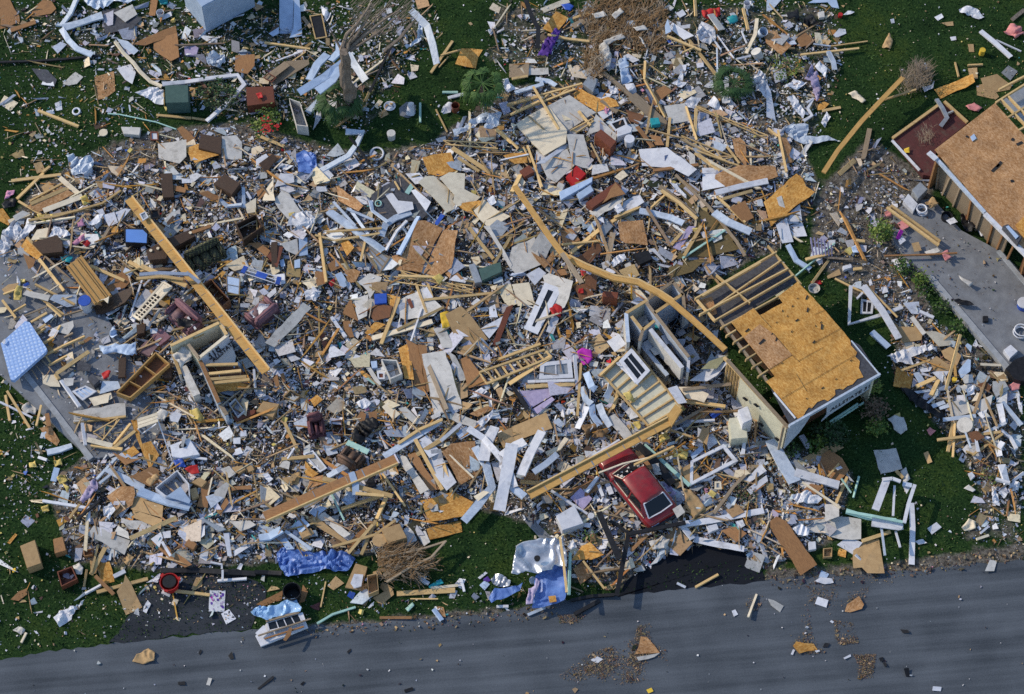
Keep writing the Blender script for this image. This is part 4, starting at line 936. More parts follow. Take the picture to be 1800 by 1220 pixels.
    blobs = [(Q('980,1190 1030,1150 1120,1120 1170,1140 1180,1190 1120,1200 1040,1210'), 1092),(Q('1400,1070 1420,1060 1430,1120 1440,1140 1470,1150 1400,1150 1395,1130 1410,1110'), 1092),(Q('1465,1090 1500,1095 1510,1130 1470,1135'), 1170),(Q('1500,1150 1540,1150 1535,1190 1510,1195'), 1040),(Q('1420,1030 1470,1035 1490,1070 1460,1080 1420,1060'), 650),(Q('1350,1020 1420,1015 1600,1010 1560,1030 1360,1035'), 312),(Q('1490,1040 1530,1030 1525,1060 1490,1065'), 780),(Q('1320,1040 1350,1050 1330,1075 1310,1065'), 520),(Q('1120,1100 1145,1095 1145,1130 1115,1125'), 910),(Q('980,1080 1030,1080 1020,1095 985,1097'), 780),(Q('400,1125 430,1120 425,1140 405,1143'), 650)]
    scatter('leaf_litter','brown straw and leaf patches dropped on the asphalt road','leaf litter', sample(blobs), dict(s=6, t=1.5, n=5, k=1.5), .04,(.15,.7),(.03,.12), .25, HM*0+.012,(.3,1.5), clus=.03)
    scatter('road_litter','small white and black specks scattered over the road surface','litter', sample([(ROADQ, .5)]), dict(w=4, d=3, l=2, t=2, b=1), .07,(.3,1),(.03,.3), .2, HM*0+.02)
    sl = sample([(RSQ, 4)])
    scatter('slab_litter','dark crumbs and flecks on the bare concrete slab','litter', sl, dict(n=3, k=3, w=2, g=2, d=1), .06,(.4,1),(.05,.3), .2, HM*0+.3,(1,1.01))
litter()
def grass():
    P_ = sample([(ALLF, 34)]); PX, PY = P_[:, 0], P_[:, 1]
    d = np.zeros(len(PX))
    for q, k in DIRT: d = np.maximum(d, np.clip(sdist(q, PX, PY)/34+.5,0,1)*k)
    k = (d < .45) & ~inpoly(ROADQ, PX, PY) & ~inpoly(RSQ, PX, PY) & ~inpoly(LSQ, PX, PY); P_ = P_[k]; n = len(P_)
    x, y, z = Wn(P_[:, 0], P_[:, 1], np.zeros(n)); h = nr.uniform(.04,.13, n); a = nr.uniform(0,6.28, n); wd = nr.uniform(.02,.05, n); lx, ly = nr.normal(0,.06, n), nr.normal(0,.06, n)
    V = np.zeros((n, 3,3)); V[:, 0] = np.stack([x-np.cos(a)*wd, y-np.sin(a)*wd, z], 1); V[:, 1] = np.stack([x+np.cos(a)*wd, y+np.sin(a)*wd, z], 1); V[:, 2] = np.stack([x+lx, y+ly, h], 1)
    me = bpy.data.meshes.new('grass'); me.vertices.add(n*3); me.vertices.foreach_set('co', V.reshape(-1).astype(np.float32)); me.loops.add(n*3); me.loops.foreach_set('vertex_index', np.arange(n*3, dtype=np.int32)); me.polygons.add(n)
    me.polygons.foreach_set('loop_start', (np.arange(n)*3).astype(np.int32)); me.polygons.foreach_set('loop_total', np.full(n, 3, np.int32)); me.update(calc_edges=True)
    me.materials.append(mat('grass_blades', (.05,.105,.026),(.016,.042,.012), .8, rough=.8, dirt=.2, bump=0, c=(.03,.068,.018)))
    o = bpy.data.objects.new('grass', me); link(o); struct(o, 'stuff','short dark green lawn grass growing between the wrecked houses','grass')
grass()
# ================================================================ the pieces, read off the photograph area by area
# ---- top left
X(0,'!big pale blue box cabinet standing at the top edge','blue','1420,48 1268,-140 1616,-328 1768,-140',2.1,lm='pale blue cabinet unit',name='metal_cabinet',cat='cabinet',bev=.03)
P(0,'brown torn plywood pair, streaked','ply','0,-20 70,-5 100,60 135,110 140,150 0,205')
P(0,'rust brown ragged plywood','ply','230,60 300,0 360,5 395,60 360,95 220,120')
S(0,'brown plywood strip','75,215 250,155',36,'ply')
Mt(0,'creased white gutter standing on end','400,165 430,175 490,95 535,-10',44,lm='creased white gutter')
Mt(0,'grey ribbed gutter length','440,195 590,150 640,130 720,105',60)
Mt(0,'long drooping white flashing','430,200 480,280 540,340 650,385',44)
C(0,'crumpled blue aluminium sheet','metal','590,0 640,-20 760,-10 860,-15 960,0 900,30 800,10 760,60 690,70 620,40',**N2)
P(0,'dark grey roofing felt piece','felt','720,70 800,60 1000,130 930,200 740,240',lm='dark felt patch')
P(0,'pale grey speckled board','gyp','800,90 930,30 965,100 880,155')
P(0,'brown board on edge','ply','1060,-10 1110,0 1090,110 1050,110')
C(0,'teal crumpled plastic','teal','1115,0 1180,-10 1180,30 1130,40',**N1)
BK(0,'small white bucket on its base','white','1125,85',30,.3)
P(0,'white torn paper sheet','white','1120,120 1200,80 1210,110 1140,140',**N6)
Mt(0,'long curved cream flashing','810,290 870,370 940,440 985,500 1060,570 1140,605',22,'cream',lm='curved cream flashing')
P(0,'pale riveted metal plate','metal','820,270 900,290 975,355 940,385 860,330')
P(0,'reddish torn plywood','ply','940,310 1060,250 1150,210 1235,180 1245,240 1020,320')
P(0,'big reddish ragged plywood','ply','1080,280 1245,230 1260,400 1200,430 1080,345',lm='reddish torn plywood')
P(0,'white ripped panel','white','820,480 920,450 955,510 930,590 880,560')
S(0,'!long black pipe with a white bent scrap lying on the left lawn','-20,438 250,430 470,415 700,392',18,'dark',lm='long black pipe',name='black_pipe',cat='pipe')
P(0,'black felt scrap on grass','felt','220,480 330,490 400,560 380,610 280,560')
P(0,'grey board with a dark slot','gyp','440,590 530,505 585,540 540,590 480,600')
P(0,'tan pitted plywood','osbd','665,540 800,500 810,640 740,690 690,700 670,600',lm='tan pitted plywood')
C(0,'lilac white crumpled sheet','white','950,660 1050,620 1150,640 1150,740 1090,735 1060,700')
X(0,'!grey green two-door cabinet on its back within the bent white trim','green','1160,600 1322,596 1326,720 1164,724',.9,lm='grey green cabinet',name='storage_cabinet',cat='cabinet')
Mt(0,'!long white trim bent in a loop around the grey green cabinet','1140,590 1300,575 1500,545 1670,525 1718,590 1600,720 1450,850',30,'white',lm='bent white trim loop')
X(1,'!red-brown wooden chest with drawers, red toy on its top','rbrown','-70,612 122,605 132,720 -62,745',.6,lm='red-brown chest',name='wooden_chest',cat='chest')
C(1,'bright red small toy','red','0,660 40,655 50,690 20,700',amp=.06, seg=.08, name='toy',cat='toy')
BUSH(0,'dark leafy shrub inside white trim','1370,590 1560,570 1670,600 1650,720 1500,760 1380,700',.8,['leafd','palm'], 420,.14,lm='dark leafy shrub')
S(0,'yellow stud lying on lawn','268,778 552,890',22,lm='lone lawn stud')
S(0,'yellow stud','1100,810 1345,832',18)
S(0,'yellow stud offcut','1350,830 1450,846',16)
RING(0,'!white toilet seat ring lying on the upper left lawn','white','537,783',33,15,lm='white toilet seat')
BK(0,'round white clock face','white','727,935',32,.05, open_=False, name='wall_clock',cat='clock',lid='cream')
P(0,'small white torn card','white','385,725 430,710 438,770 395,780',cat='card',name='card')
P(0,'dark brown board','brown','655,870 740,855 755,890 670,910')
X(0,'grey fluted box','gyp','850,890 990,895 980,950 870,940',.25)
FR(0,'small dark framed picture with white mount','1055,925 1110,925 1115,985 1060,985',9,'rbrown','white',**N8)
S(0,'thin pale green hose','760,800 840,805 960,830 1100,860 1240,910',8,'mint',name='garden_hose',cat='hose')
P(0,'brown cardboard flap','tan','235,1150 290,1135 320,1200 260,1220')
S(0,'yellow stud offcut','300,1212 350,1172',20)
C(0,'heap of crumpled grey metal','metal','470,1110 520,1090 570,1140 640,1095 665,1150 650,1230 510,1230',amp=.25,**N2,lm='crumpled metal on lawn')
P(0,'white grimy wallboard','gyp','1110,1010 1200,1000 1310,980 1310,1100 1260,1150 1115,1110',lm='white grimy wallboard')
P(0,'orange plywood strip','ply','1245,905 1280,885 1385,990 1320,1012')
P(0,'orange plywood wedge','osb','1295,1045 1395,1010 1540,1090 1370,1145',lm='orange plywood wedge')
X(0,'!flat dark brown case lying on orange plywood, upper left heap','brown','1395,1040 1410,940 1560,965 1555,1085',.45,name='suitcase',cat='suitcase',lm='dark brown case')
P(0,'white board dotted with holes','gyp','1560,960 1660,950 1700,1000 1700,1120 1560,1110')
C(0,'blue white plastic sheet bundle','metal','1450,400 1500,365 1580,390 1585,450 1510,490 1455,450',amp=.2,**N1)
P(0,'pale patterned cushion','lilac','1295,330 1350,310 1395,335 1380,390 1300,385',t=.12,**N9)
P(0,'brown torn plywood','ply','1655,390 1790,380 1790,460 1740,520 1650,500')
# ---- top, left of middle
P(1,'!long pale blue door panel hanging in from the top edge','blue','165,-10 265,-10 258,235 165,235',lm='pale blue door',name='door',cat='door',t=.06)
P(1,'!narrow pale blue door panel with a torn brown corner','blue','268,-10 305,-10 325,250 235,265 262,200',name='door',cat='door')
P(1,'small pale blue panel','blue','90,235 160,190 160,235 120,255')
FR(1,'!dark rectangular board in a pine frame standing in the upper grass','375,110 465,95 500,260 415,275',9,'wood','dark',name='mirror',cat='mirror',lm='wood framed blackboard')
C(1,'white crumpled cloth','white','455,45 500,80 530,100 500,160 470,110',name='cloth')
S(1,'brown plank','330,120 385,195',26,'owood')
P(1,'weathered grey double plank','owood','50,590 210,430 370,420 375,450 130,600',lm='weathered grey planks',name='weathered_plank',cat='plank')
P(1,'grey weathered plank','owood','45,545 200,430 240,460 100,565',name='weathered_plank',cat='plank')
S(1,'thin white rail','140,430 330,360',10,'white')
S(1,'long yellow lath','60,300 380,345',15)
S(1,'yellow lath','240,440 350,365',8)
FR(1,'thin empty dark picture frame','50,545 88,512 145,545 110,580',7,'rbrown',None,**N8,t=.03)
# the shattered tree
def tree():
    base = W(616,196,0);top = W(604,92,4.6);o = empty('broken_tree',base);rr = random.Random(5)
    bm = bmesh.new();pr = None
    for i in range(9):
        f = i/8;p = base.lerp(top, f)+Vector((rr.gauss(0,.05), rr.gauss(0,.05), 0));r = .42-.2*f
        ring = [bm.verts.new(p+Vector((math.cos(a)*r*rr.uniform(.8,1.2), math.sin(a)*r*rr.uniform(.8,1.2), 0))) for a in np.linspace(0,6.283,13)[:-1]]
        if pr:
            for j in range(12): bm.faces.new([pr[j], pr[(j+1) % 12], ring[(j+1) % 12], ring[j]])
        pr = ring
    bm.faces.new(pr);sub('trunk',bm, M['bark'], o)
    for s, r0 in (('600,360 640,240 720,160 815,20',.13),('610,350 700,260 770,150 830,20',.11),('640,360 660,290 690,250',.09),('650,350 760,250 900,140 1040,50',.11),('660,360 800,270 920,180 1060,60',.08),('630,340 700,200 760,80',.08),('600,350 540,240 520,200',.07),('700,320 840,250 960,210',.06),('660,330 820,160 940,30',.07),('650,340 740,210 900,60 960,-20',.06)):
        q = pts(1, s);n = len(q);P3 = [W(x, y, 4.4+.5*i) for i, (x, y) in enumerate(q)];bm = bmesh.new();pv = None
        for i, p in enumerate(P3):
            d = (P3[min(i+1, n-1)]-P3[max(i-1,0)]).normalized();s_ = d.cross(Vector((0,0,1))).normalized();u = s_.cross(d);r = r0*(1-.75*i/(n-1))
            ring = [bm.verts.new(p+(s_*math.cos(a)+u*math.sin(a))*r) for a in np.linspace(0,6.283,8)[:-1]]
            if pv:
                for j in range(7): bm.faces.new([pv[j], pv[(j+1) % 7], ring[(j+1) % 7], ring[j]])
            pv = ring
        bm.faces.new(pv);sub('limb',bm, M['bark'], o)
    bm = bmesh.new()
    for _ in range(200):
        p = W(450+rr.uniform(650,1100)/4, rr.uniform(10,250)/4, rr.uniform(3.5,5.5));d = Vector((.8,1, rr.gauss(0,.3))).normalized()*rr.uniform(.3,1.1);s_ = Vector((-d.y, d.x, 0)).normalized()*.012
        bm.faces.new([bm.verts.new(x) for x in (p-s_, p+s_, p+d+s_*.3, p+d-s_*.3)])
    sub('twigs',bm, M['bark'], o)
    reg(o,'','tree',(608,130), 45,'shattered tree',label='shattered grey tree trunk wrapped in metal sheets, bare limbs swept to the right')
tree()
for s, w_, lk in (('590,300 585,360 520,425',60,'blue metal sheet curled around the trunk'),('500,380 430,450 372,560',60,'long blue metal sheet'),('620,430 480,540 300,650',56,'longest blue metal sheet'),('600,460 540,560 430,640',60,'deep blue crumpled metal sheet'),('645,370 690,450 770,568',52,'pale straight metal panel leaning against trunk')):
    Mt(1, lk, s, w_,'metal' if 'pale' in lk else 'blue',h=2.2, roll=.3,**N2)
Mt(1,'!long bent white downspout leaning down from the tree branches','1090,70 1200,180 1240,310 1270,450',50,h=1.6,lm='long white downspout',name='downspout',cat='downspout')
S(1,'pine stud','1230,512 1382,290',20)
S(1,'thin pine lath','1285,475 1352,400',9)
S(1,'thin pine lath','1300,390 1440,350',12)
S(1,'grey bent branch','900,360 1010,270 1090,170',22,'bark',h=.5)
S(1,'grey branch','780,530 870,490',10,'bark')
S(1,'!thin black post lying on the grass right of the shattered tree','955,320 890,450 800,650',17,'dark',lm='thin black post',name='black_post',cat='post')
S(1,'pine stake','795,650 768,712',18)
P(1,'!bright orange square board leaning beside the palm, upper middle','osb','1445,340 1595,350 1545,480 1400,450',lm='bright orange board')
C(1,'bent sheet of pale metal','metal','1045,330 1130,280 1150,150 1170,190 1160,290 1060,350',amp=.2,**N2)
PALM(1,'!dark green drooping fan palm at the foot of the shattered tree','580,695',180,1.3,30,'palm','drooping palm by the tree',1.0)
PALM(1,'!bright green wind-torn fan palm beside the orange square board','1590,585',170,1.6,26,'palm2','ragged fan palm',1.0)
PALM(2,'!low dense dark green palm in the upper right rubble','1555,575',150,.9,30,'palm','low green palm',.45)
X(1,'!open grey speckled box tipped by the red flowers','gyp','232,690 310,718 366,890 285,880',.75,open_=True,lm='open speckled carton',name='open_box',cat='box',tilt=(.2,0))
BUSH(1,'!bright green shrub with red flowers beside the open speckled box','-20,800 60,740 160,740 180,800 170,900 60,930 -20,960',.7,['leafy','leaf'], 420,.13,lm='flowering shrub',name='flowering_shrub')
bmf = bmesh.new();fo = THINGS[-1]['o']
for _ in range(60):
    x, y = rnd.choice([(80,850),(150,880),(80,900),(60,910)]);c = W(450+(x+rnd.gauss(0,18))/4,(y+rnd.gauss(0,18))/4,.8);a = rnd.uniform(0,6);d = Vector((math.cos(a), math.sin(a), .2))*.06;s_ = Vector((-math.sin(a), math.cos(a), .1))*.06
    bmf.faces.new([bmf.verts.new(q) for q in (c-d, c+s_, c+d, c-s_)])
sub('flowers',bmf, M['red'], fo)
Mt(1,'long white gutter bent to a hook','630,925 745,930 700,1020 650,1090 450,1200',46,lm='hooked white gutter')
Mt(1,'short bluish metal strip','360,790 440,710',46)
C(1,'white plastic rag','white','400,920 430,780 460,790 450,850',amp=.08,**N1)
P(1,'!pale hexagonal stone tray on the grass with a white statue','conc','1005,760 1060,715 1125,740 1122,800 1070,830 1012,812',t=.06,lm='hexagonal tray',name='birdbath',cat='birdbath',tilt=0)
BK(1,'!small white garden statue lying on the hexagonal stone tray','white','1090,725',22,.5, open_=False, name='statue',cat='statue',lean=(-.05,-.3), taper=1.6)
BK(1,'round scalloped white dish','white','940,745',45,.06, name='dish',cat='dish',label='round scalloped white dish lying between the two fan palms',taper=.7)
BK(1,'white lidded jar','gyp','950,935',32,.45, open_=False, name='jar',cat='jar')
S(1,'mint plastic pipe','1155,725 1155,860',15,'mint')
S(1,'yellow lath','1265,770 1345,930',10)
BK(1,'terracotta flower pot','rbrown','1402,740',32,.45, name='flower_pot',cat='pot')
C(1,'white twisted cloth','white','1300,800 1350,720 1380,730 1370,790 1320,810',name='cloth')
S(1,'mint tube','1310,650 1420,650',18,'mint');S(1,'white tube','1350,690 1465,660',24,'white')
C(1,'wide crumpled gutter sheet','metal','1380,920 1500,860 1630,790 1640,850 1530,900 1400,962',**N2,lm='crumpled sheet under palm')
C(1,'pale folded metal sheet','metal','1600,910 1650,800 1730,800 1700,890',amp=.2,**N2)
TR(1,'thin yellow roof truss','1315,988 1690,1008 1330,1015 1700,1045',7,w=.05,lm='thin yellow truss')
P(1,'!orange square particleboard sheet just beneath the thin yellow roof truss','osb','1170,1110 1250,1085 1370,1070 1390,1130 1410,1200 1330,1222 1215,1225',lm='orange board by truss')
S(1,'pine plank','1690,910 1800,1005',26);S(1,'long pine plank','1380,1040 1650,1215',32);S(1,'pine stud','1420,1110 1570,1205',18)
S(1,'long dark yellow plank','0,948 200,1030',22)
C(1,'big dull blue plastic sheet','tarp','280,1090 340,1060 420,1090 430,1180 380,1225 300,1215',**N1)
P(1,'brown board','ply','80,1080 180,1100 130,1150');P(1,'white panel','white','0,1120 70,1080 110,1130 60,1180 0,1180');P(1,'grey door','brown','20,1150 120,1080 150,1110 70,1215')
Mt(1,'black edge trim','660,960 760,1090 800,1160',16,'dark');RING(1,'white hoop','white','850,1080',55,14, name='hoop',cat='hoop')
# ---- top, right of middle
S(2,'cream board','215,75 400,0',42,'cream');P(2,'orange notched board','osb','215,200 310,80 395,125 370,160 300,240',lm='orange notched board')
C(2,'small blue cloth','dblue','345,35 400,25 435,45 410,80 370,70',amp=.06);S(2,'grey board','430,185 600,105',50,'owood');S(2,'tan plank','430,130 545,90',20)
S(2,'yellow plank','250,245 400,275 545,292',20)
S(2,'!charred black tree limb leaning at the top of the frame','90,-20 140,120 185,200 180,340',34,'dark',lm='charred black trunk',name='charred_branch',cat='branch',h=1.0)
C(2,'!deep purple rolled cloth below the orange notched board','purple','180,390 230,290 300,210 345,215 320,290 250,400',amp=.2,lm='purple cloth roll',name='cloth')
def brush(k, s, label, lm, n, d, L, spread, mk, c=None, name='brush_pile',zmax=.35, r=.02):
    q = pts(k, s);ce = W(*(c or cen(q)), .1);o = empty(name, ce);rr = random.Random(n);bm = bmesh.new();b2 = bmesh.new()
    xs = [a for a, _ in q];ys = [b for _, b in q]
    for _ in range(n):
        px, py = rr.uniform(min(xs), max(xs)), rr.uniform(min(ys), max(ys))
        if inpoly(q, np.array([px]), np.array([py]))[0]: TWIGS(bm if rr.random() < .72 else b2, W(px, py, .12), d+Vector((rr.gauss(0,.5), rr.gauss(0,.5), 0)), 7, L, r, (.12,.12), rr, zmax)
    sub('twigs',bm, M[mk], o);sub('pale_twigs',b2, M['owood' if mk == 'lawnd' else 'bark'], o);raise_h(inpoly(q), .3);reg(o,'','brush',cen(q), ext(q), lm, None, label);return o
brush(2,'500,60 700,-10 1000,-10 1080,80 1090,250 1040,370 900,390 760,330 600,330 520,240 470,120','big heap of dead brown brush and fronds at the top middle','brown brush heap',420,Vector((.5,1,.05)), .5, None,'lawnd',r=.022, zmax=.1)
brush(2,'520,390 610,370 620,560 540,600 500,500','small brown frond heap hanging below the big brush heap','small frond heap',60,Vector((.2,1,.1)), .5, None,'lawnd')
C(2,'dirty tan cloth','gyp','610,320 660,300 700,400 690,480 620,490',amp=.15)
for s in ('700,110 760,60','850,190 930,180','640,290 770,235','890,250 920,310','560,100 640,80'): C(2,'pale cloth scrap caught in brush','gyp','%s %s' % (s,' '.join(f"{float(a.split(',')[0])+28:.0f},{float(a.split(',')[1])+30:.0f}" for a in s.split()[::-1])), amp=.06, seg=.1)
P(2,'orange leaning board','ply','930,690 1070,600 1130,640 1010,745');P(2,'dark brown board','dply','800,770 930,810 900,850 830,860')
S(2,'long grey board','640,510 750,600 870,705',30,'owood');P(2,'!long broad grey siding board with a teal bin at its end','owood','810,690 870,650 1090,850 1080,905 1035,890',lm='long grey siding board')
X(2,'!small teal plastic bin on the long grey siding board','teal','970,830 1030,825 1045,870 985,880',.3,lm='teal bin',name='plastic_bin',cat='bin')
P(2,'!square speckled grey wall panel right of the teal bin','gyp','1070,745 1215,725 1280,840 1110,870',lm='speckled grey panel')
S(2,'pine stud','935,562 1080,825',20,lm='pale upright stud');S(2,'pine stud','937,430 930,560',18);S(2,'long thin stud','1235,270 1435,525',20,lm='long slanting stud');S(2,'pine stud','1090,255 1330,355',18);S(2,'thin lath','1200,370 1280,335',12)
X(2,'!thick grey padded cushion folded at the top of the big wall panels','steel','497,590 540,528 605,556 570,645',.4,lm='grey padded chair',name='chair_cushion',cat='cushion')
C(2,'red plastic bag','red','1330,90 1460,55 1470,110 1380,150 1345,140',amp=.15,lm='red plastic bag',**N3, label='bright red plastic bag under a grey plank, upper right')
S(2,'grey plank','1395,100 1475,210',62,'gyp');S(2,'pine stud','1285,-5 1292,115',20);S(2,'pine stud','1625,60 1660,210',20)
C(2,'teal plastic sheet','teal','1510,130 1580,105 1590,150 1530,185',amp=.1,**N1)
BK(2,'white bucket lying open','white','1655,20',28,.35);BK(2,'pale bucket','metal','1770,220',36,.4, lean=(-.15,.1));BK(2,'grey round tub','gyp','1715,360',40,.4, open_=False, lean=(.2,-.1))
S(2,'white pipe','1580,415 1680,392',14,'white');S(2,'thin blue pipe','1440,300 1445,520',12,'metal');S(2,'thin white lath','1385,235 1470,350',10,'white');S(2,'thin white lath','1440,245 1560,410',10,'white')
Mt(2,'pale curled flashing','1645,375 1680,300 1710,240 1722,130',26,'cream');S(2,'white tube','1615,220 1650,305',10,'white')
P(2,'lilac white panel','white','1100,140 1180,190 1280,250 1210,280 1110,200');P(2,'blue white sheet','blue','1075,180 1095,130 1120,220 1080,240');P(2,'white box lid','white','1155,95 1200,65 1225,100 1180,125')
C(2,'heap of white lath and cloth','white','1290,260 1330,160 1420,200 1430,300 1340,310',amp=.2, name='cloth');P(2,'orange board scrap','osbd','1650,715 1750,690 1760,720 1670,735')
C(2,'white plastic torn bag','white','1120,590 1160,570 1180,490 1200,490 1200,570 1230,580 1190,625',amp=.12,**N3);C(2,'white crumpled bag','white','1215,730 1260,690 1330,700 1290,770 1230,765',amp=.15,**N3)
C(2,'white torn bag','white','1370,740 1420,680 1450,720 1480,790 1420,770',amp=.15,**N3);C(2,'lilac torn sheet','white','1460,650 1490,620 1550,650 1530,730 1480,720',amp=.15)
C(2,'blue cloth','blue','745,430 800,400 820,460 850,580 770,590',amp=.15);C(2,'white crumpled bag','white','790,600 850,595 880,650 830,670',amp=.15,**N3)
C(2,'large white torn housewrap','white','1680,580 1740,510 1800,560 1800,700 1760,680 1720,640',amp=.25,**N1)
P(2,'grey siding board pair','owood','-20,450 120,445 115,540 -20,545');P(2,'cream siding board','gyp','110,480 255,475 258,520 112,525');S(2,'pine stud','0,555 110,535',18)
Mt(2,'curled white flashing','20,650 130,615 215,590 200,560',30);Mt(2,'short white flashing','165,555 260,570 310,600',36)
TR(2,'yellow broken truss','1190,955 1560,1105 1210,985 1540,1150',6,w=.06,lm='broken yellow truss');TR(2,'long thin yellow truss','1290,745 1800,955 1310,765 1800,980',8,w=.05,lm='long thin truss')
S(2,'pine stud','1295,760 1285,960',22);S(2,'thin pine lath','1225,750 1300,985',16);S(2,'yellow plank','1290,1075 1465,1200',28,lm='short yellow plank');S(2,'pine stud','1510,1030 1600,1150',16);S(2,'thin pine lath','1240,1040 1660,1190',12)
P(2,'!wide pale lilac ceiling panel right of the dark red-brown cabinet','white','890,1050 1090,1035 1300,1190 1240,1240 1120,1180 915,1165',lm='pale lilac panel')
P(2,'tan board','ply','965,945 1040,960 1070,1020 1010,1020');S(2,'brown plank','880,890 990,1035',32,'ply');P(2,'green striped board','gyp','1240,1060 1285,1090 1290,1170 1250,1150')
S(2,'pine stud','1110,830 1090,1035',20);S(2,'brown strip','995,1200 1310,1160',26,'ply');P(2,'white pointed panel','white','1335,1180 1610,1190 1560,1210 1340,1220')
P(2,'yellow stain board','osbd','1550,980 1600,965 1640,1000 1650,1180 1570,1080')
# the white wall and roof panels
P('h','!broad beige planked wall panel lying flat near the top middle','cream','130,430 250,350 410,270 485,375 570,480 560,590 470,640 370,700',lm='broad beige panel',t=.08)
P('h','!broad pale wall panel propped between beige planks and orange sheathing','gyp','410,270 590,180 700,255 820,330 700,405 562,492',lm='broad white panel',t=.08)
P('h','!orange sheathing board with zigzag edge above the pale panels','osb','597,185 690,125 740,160 860,215 920,195 990,225 1015,275 920,290 822,328 700,255',lm='zigzag orange board')
P('h','lilac grey panel','white','830,330 930,290 1030,285 960,340 880,390');C('h','magenta crumpled rag','pink','880,310 920,260 945,280 910,350',amp=.06, seg=.08)
P('h','!pale grey triangular panel behind the red-brown cabinet','gyp','735,530 820,345 910,440 998,520 985,570 870,480');
WL('h','cream strip of panel','600,490 790,390 800,410 650,510',2,'cream','wood',sw=.04)
X('h','!red-brown wooden cabinet standing upright among the pale wall panels','rbrown','805,520 860,470 995,578 945,640',.75,lm='red-brown cabinet',**N7, bev=.02)
P('h','!grey mould-stained wallboard leaning left of the red-brown cabinet','gyp','565,515 710,520 745,640 800,820 620,772',lm='stained grey panel')
P('h','white wall strip','white','300,770 420,690 520,620 590,592 560,640 430,720 380,765');P('h','pale dirty floor sheet','gyp','340,760 570,640 640,780 480,930 400,890',tilt=.02)
X('h','!pale blue broken counter under the red box','blue','500,1010 640,950 790,880 785,925 640,1010 520,1080',.35,lm='pale blue counter',name='counter_top',cat='counter')
X('h','!bright red square box lid on the pale blue counter','red','560,880 652,785 735,855 635,962',.3,lm='bright red box',name='box')
X('h','pale blue chest lid','blue','650,1030 770,950 800,1000 680,1080',.35,name='storage_chest',cat='chest');X('h','small black and white carton','gyp','480,960 500,925 550,950 530,1000',.3)
X('h','!long red-brown dresser lying on its side below the pale blue counter','rbrown','730,1105 990,925 1040,970 785,1155',.45,lm='long red-brown dresser',name='wooden_dresser',cat='dresser')
P('h','brown dresser side board','ply','985,930 1045,1000 1070,1030 950,1060 870,1110')
X('h','brown small cabinet','rbrown','160,830 245,780 290,840 205,885',.35,**N7);P('h','cream board','cream','120,860 150,850 215,930 190,960')
BK('h','!white round tub with lid right of the red-brown cabinet','white','1105,560',46,.45,lm='white round tub',name='tub',cat='tub',lid='white',open_=False)
FR('h','white sink counter with black basin','930,420 1060,370 1090,440 985,490',16,'white','dark',name='sink',cat='sink',lm='white sink counter');X('h','white enamel appliance','white','1000,470 1080,430 1130,460 1120,500 1000,540',.5,name='appliance',cat='appliance')
TR('h','long bright roof truss','60,262 700,82 80,350 640,130',7,w=.09,lm='bright roof truss');S('h','long pine stud','55,270 330,195',22);S('h','long pine stud','85,350 330,235',22);S('h','thin stud lying on the beige panel','280,110 500,478',20)
S('h','pine stud','0,492 150,638',18);S('h','long pine stud','230,615 355,970',20);S('h','pine lath','195,625 260,760',12);S('h','pine lath','0,740 240,690',12,'white');P('h','orange torn board','osb','20,700 90,680 220,675 230,760 120,770',lm='orange torn board')
S('h','grey plank','860,230 1000,330',30,'owood');S('h','pine stud','670,320 770,445',24);C('h','white torn cloth','white','920,110 980,110 1020,170 950,180',amp=.1)
C('h','white gauze sheet','white','10,50 60,30 90,100 160,140 60,180 10,120',amp=.25,**N1)
P('h','dark reddish board','dply','1090,330 1230,360 1180,430 1100,400');P('h','pale panel','white','1140,1050 1190,1040 1210,1070 990,1180 960,1150')
C('h','white bag','white','985,1120 1050,1130 1040,1180 990,1170',amp=.1,**N3);S('h','green plank','770,1190 1060,1060',50,'gyp')
# ---- top right
P(3,'!tan square plywood on the soil beside the upper right lawn','osbd','-20,220 40,215 165,320 95,385 -15,300',lm='tan square board')
P(3,'brown torn board','ply','200,270 250,215 300,260 310,310 230,330');P(3,'blue torn sheet','blue','280,20 340,-10 480,-10 500,60 450,50 420,15');P(3,'grey siding','metal','-10,-10 100,-10 30,70 -10,80')
C(3,'black rubbish bag','dark','240,130 300,100 345,150 320,180 250,180',amp=.15, name='rubbish_bag',cat='bag');C(3,'black shiny bag','dark','120,100 210,70 220,140 140,150',amp=.15, name='rubbish_bag',cat='bag')
X(3,'grey green carton','gyp','350,85 395,75 400,120 360,125',.2);BK(3,'small red ball','red','510,100',18,.2, open_=False, name='red_ball',cat='ball')
P(3,'white torn page','white','460,245 500,200 545,205 550,235 480,265',**N6);C(3,'white bag','white','525,110 560,80 610,85 590,100',amp=.06,**N3)
S(3,'pine stud','320,310 440,325',10,'metal');S(3,'long yellow lath','230,385 640,340',14);S(3,'long yellow lath','440,325 700,290',9);C(3,'dry palm sheath','tan','800,330 850,240 880,290 860,350',amp=.15, name='palm_frond',cat='frond')
BUSH(3,'pale yellow green shrub','10,450 100,390 200,420 230,500 150,560 30,560',.8,['leafy','leaf'], 260,.1,lm='pale weedy shrub')
C(3,'white wrinkled bag','white','330,470 360,435 420,480 400,540 350,500',amp=.15,**N3);C(3,'lilac hanging gauze','lilac','255,560 300,460 360,530 370,640 350,720 320,640 300,580',amp=.2,lm='lilac gauze')
Mt(3,'pale blue strip','425,360 460,430 470,490',34);C(3,'white folded sheet','white','130,690 180,670 260,790 250,840 200,790',amp=.12);C(3,'wide white torn sheet','white','110,620 180,560 270,590 200,640',amp=.15)
Mt(3,'white zigzag trim','270,720 320,690 280,760 310,810 250,850',20,'white');P(3,'yellow board scrap','osb','350,740 390,710 430,730 390,770 350,775');S(3,'pine stud','380,780 510,755',20)
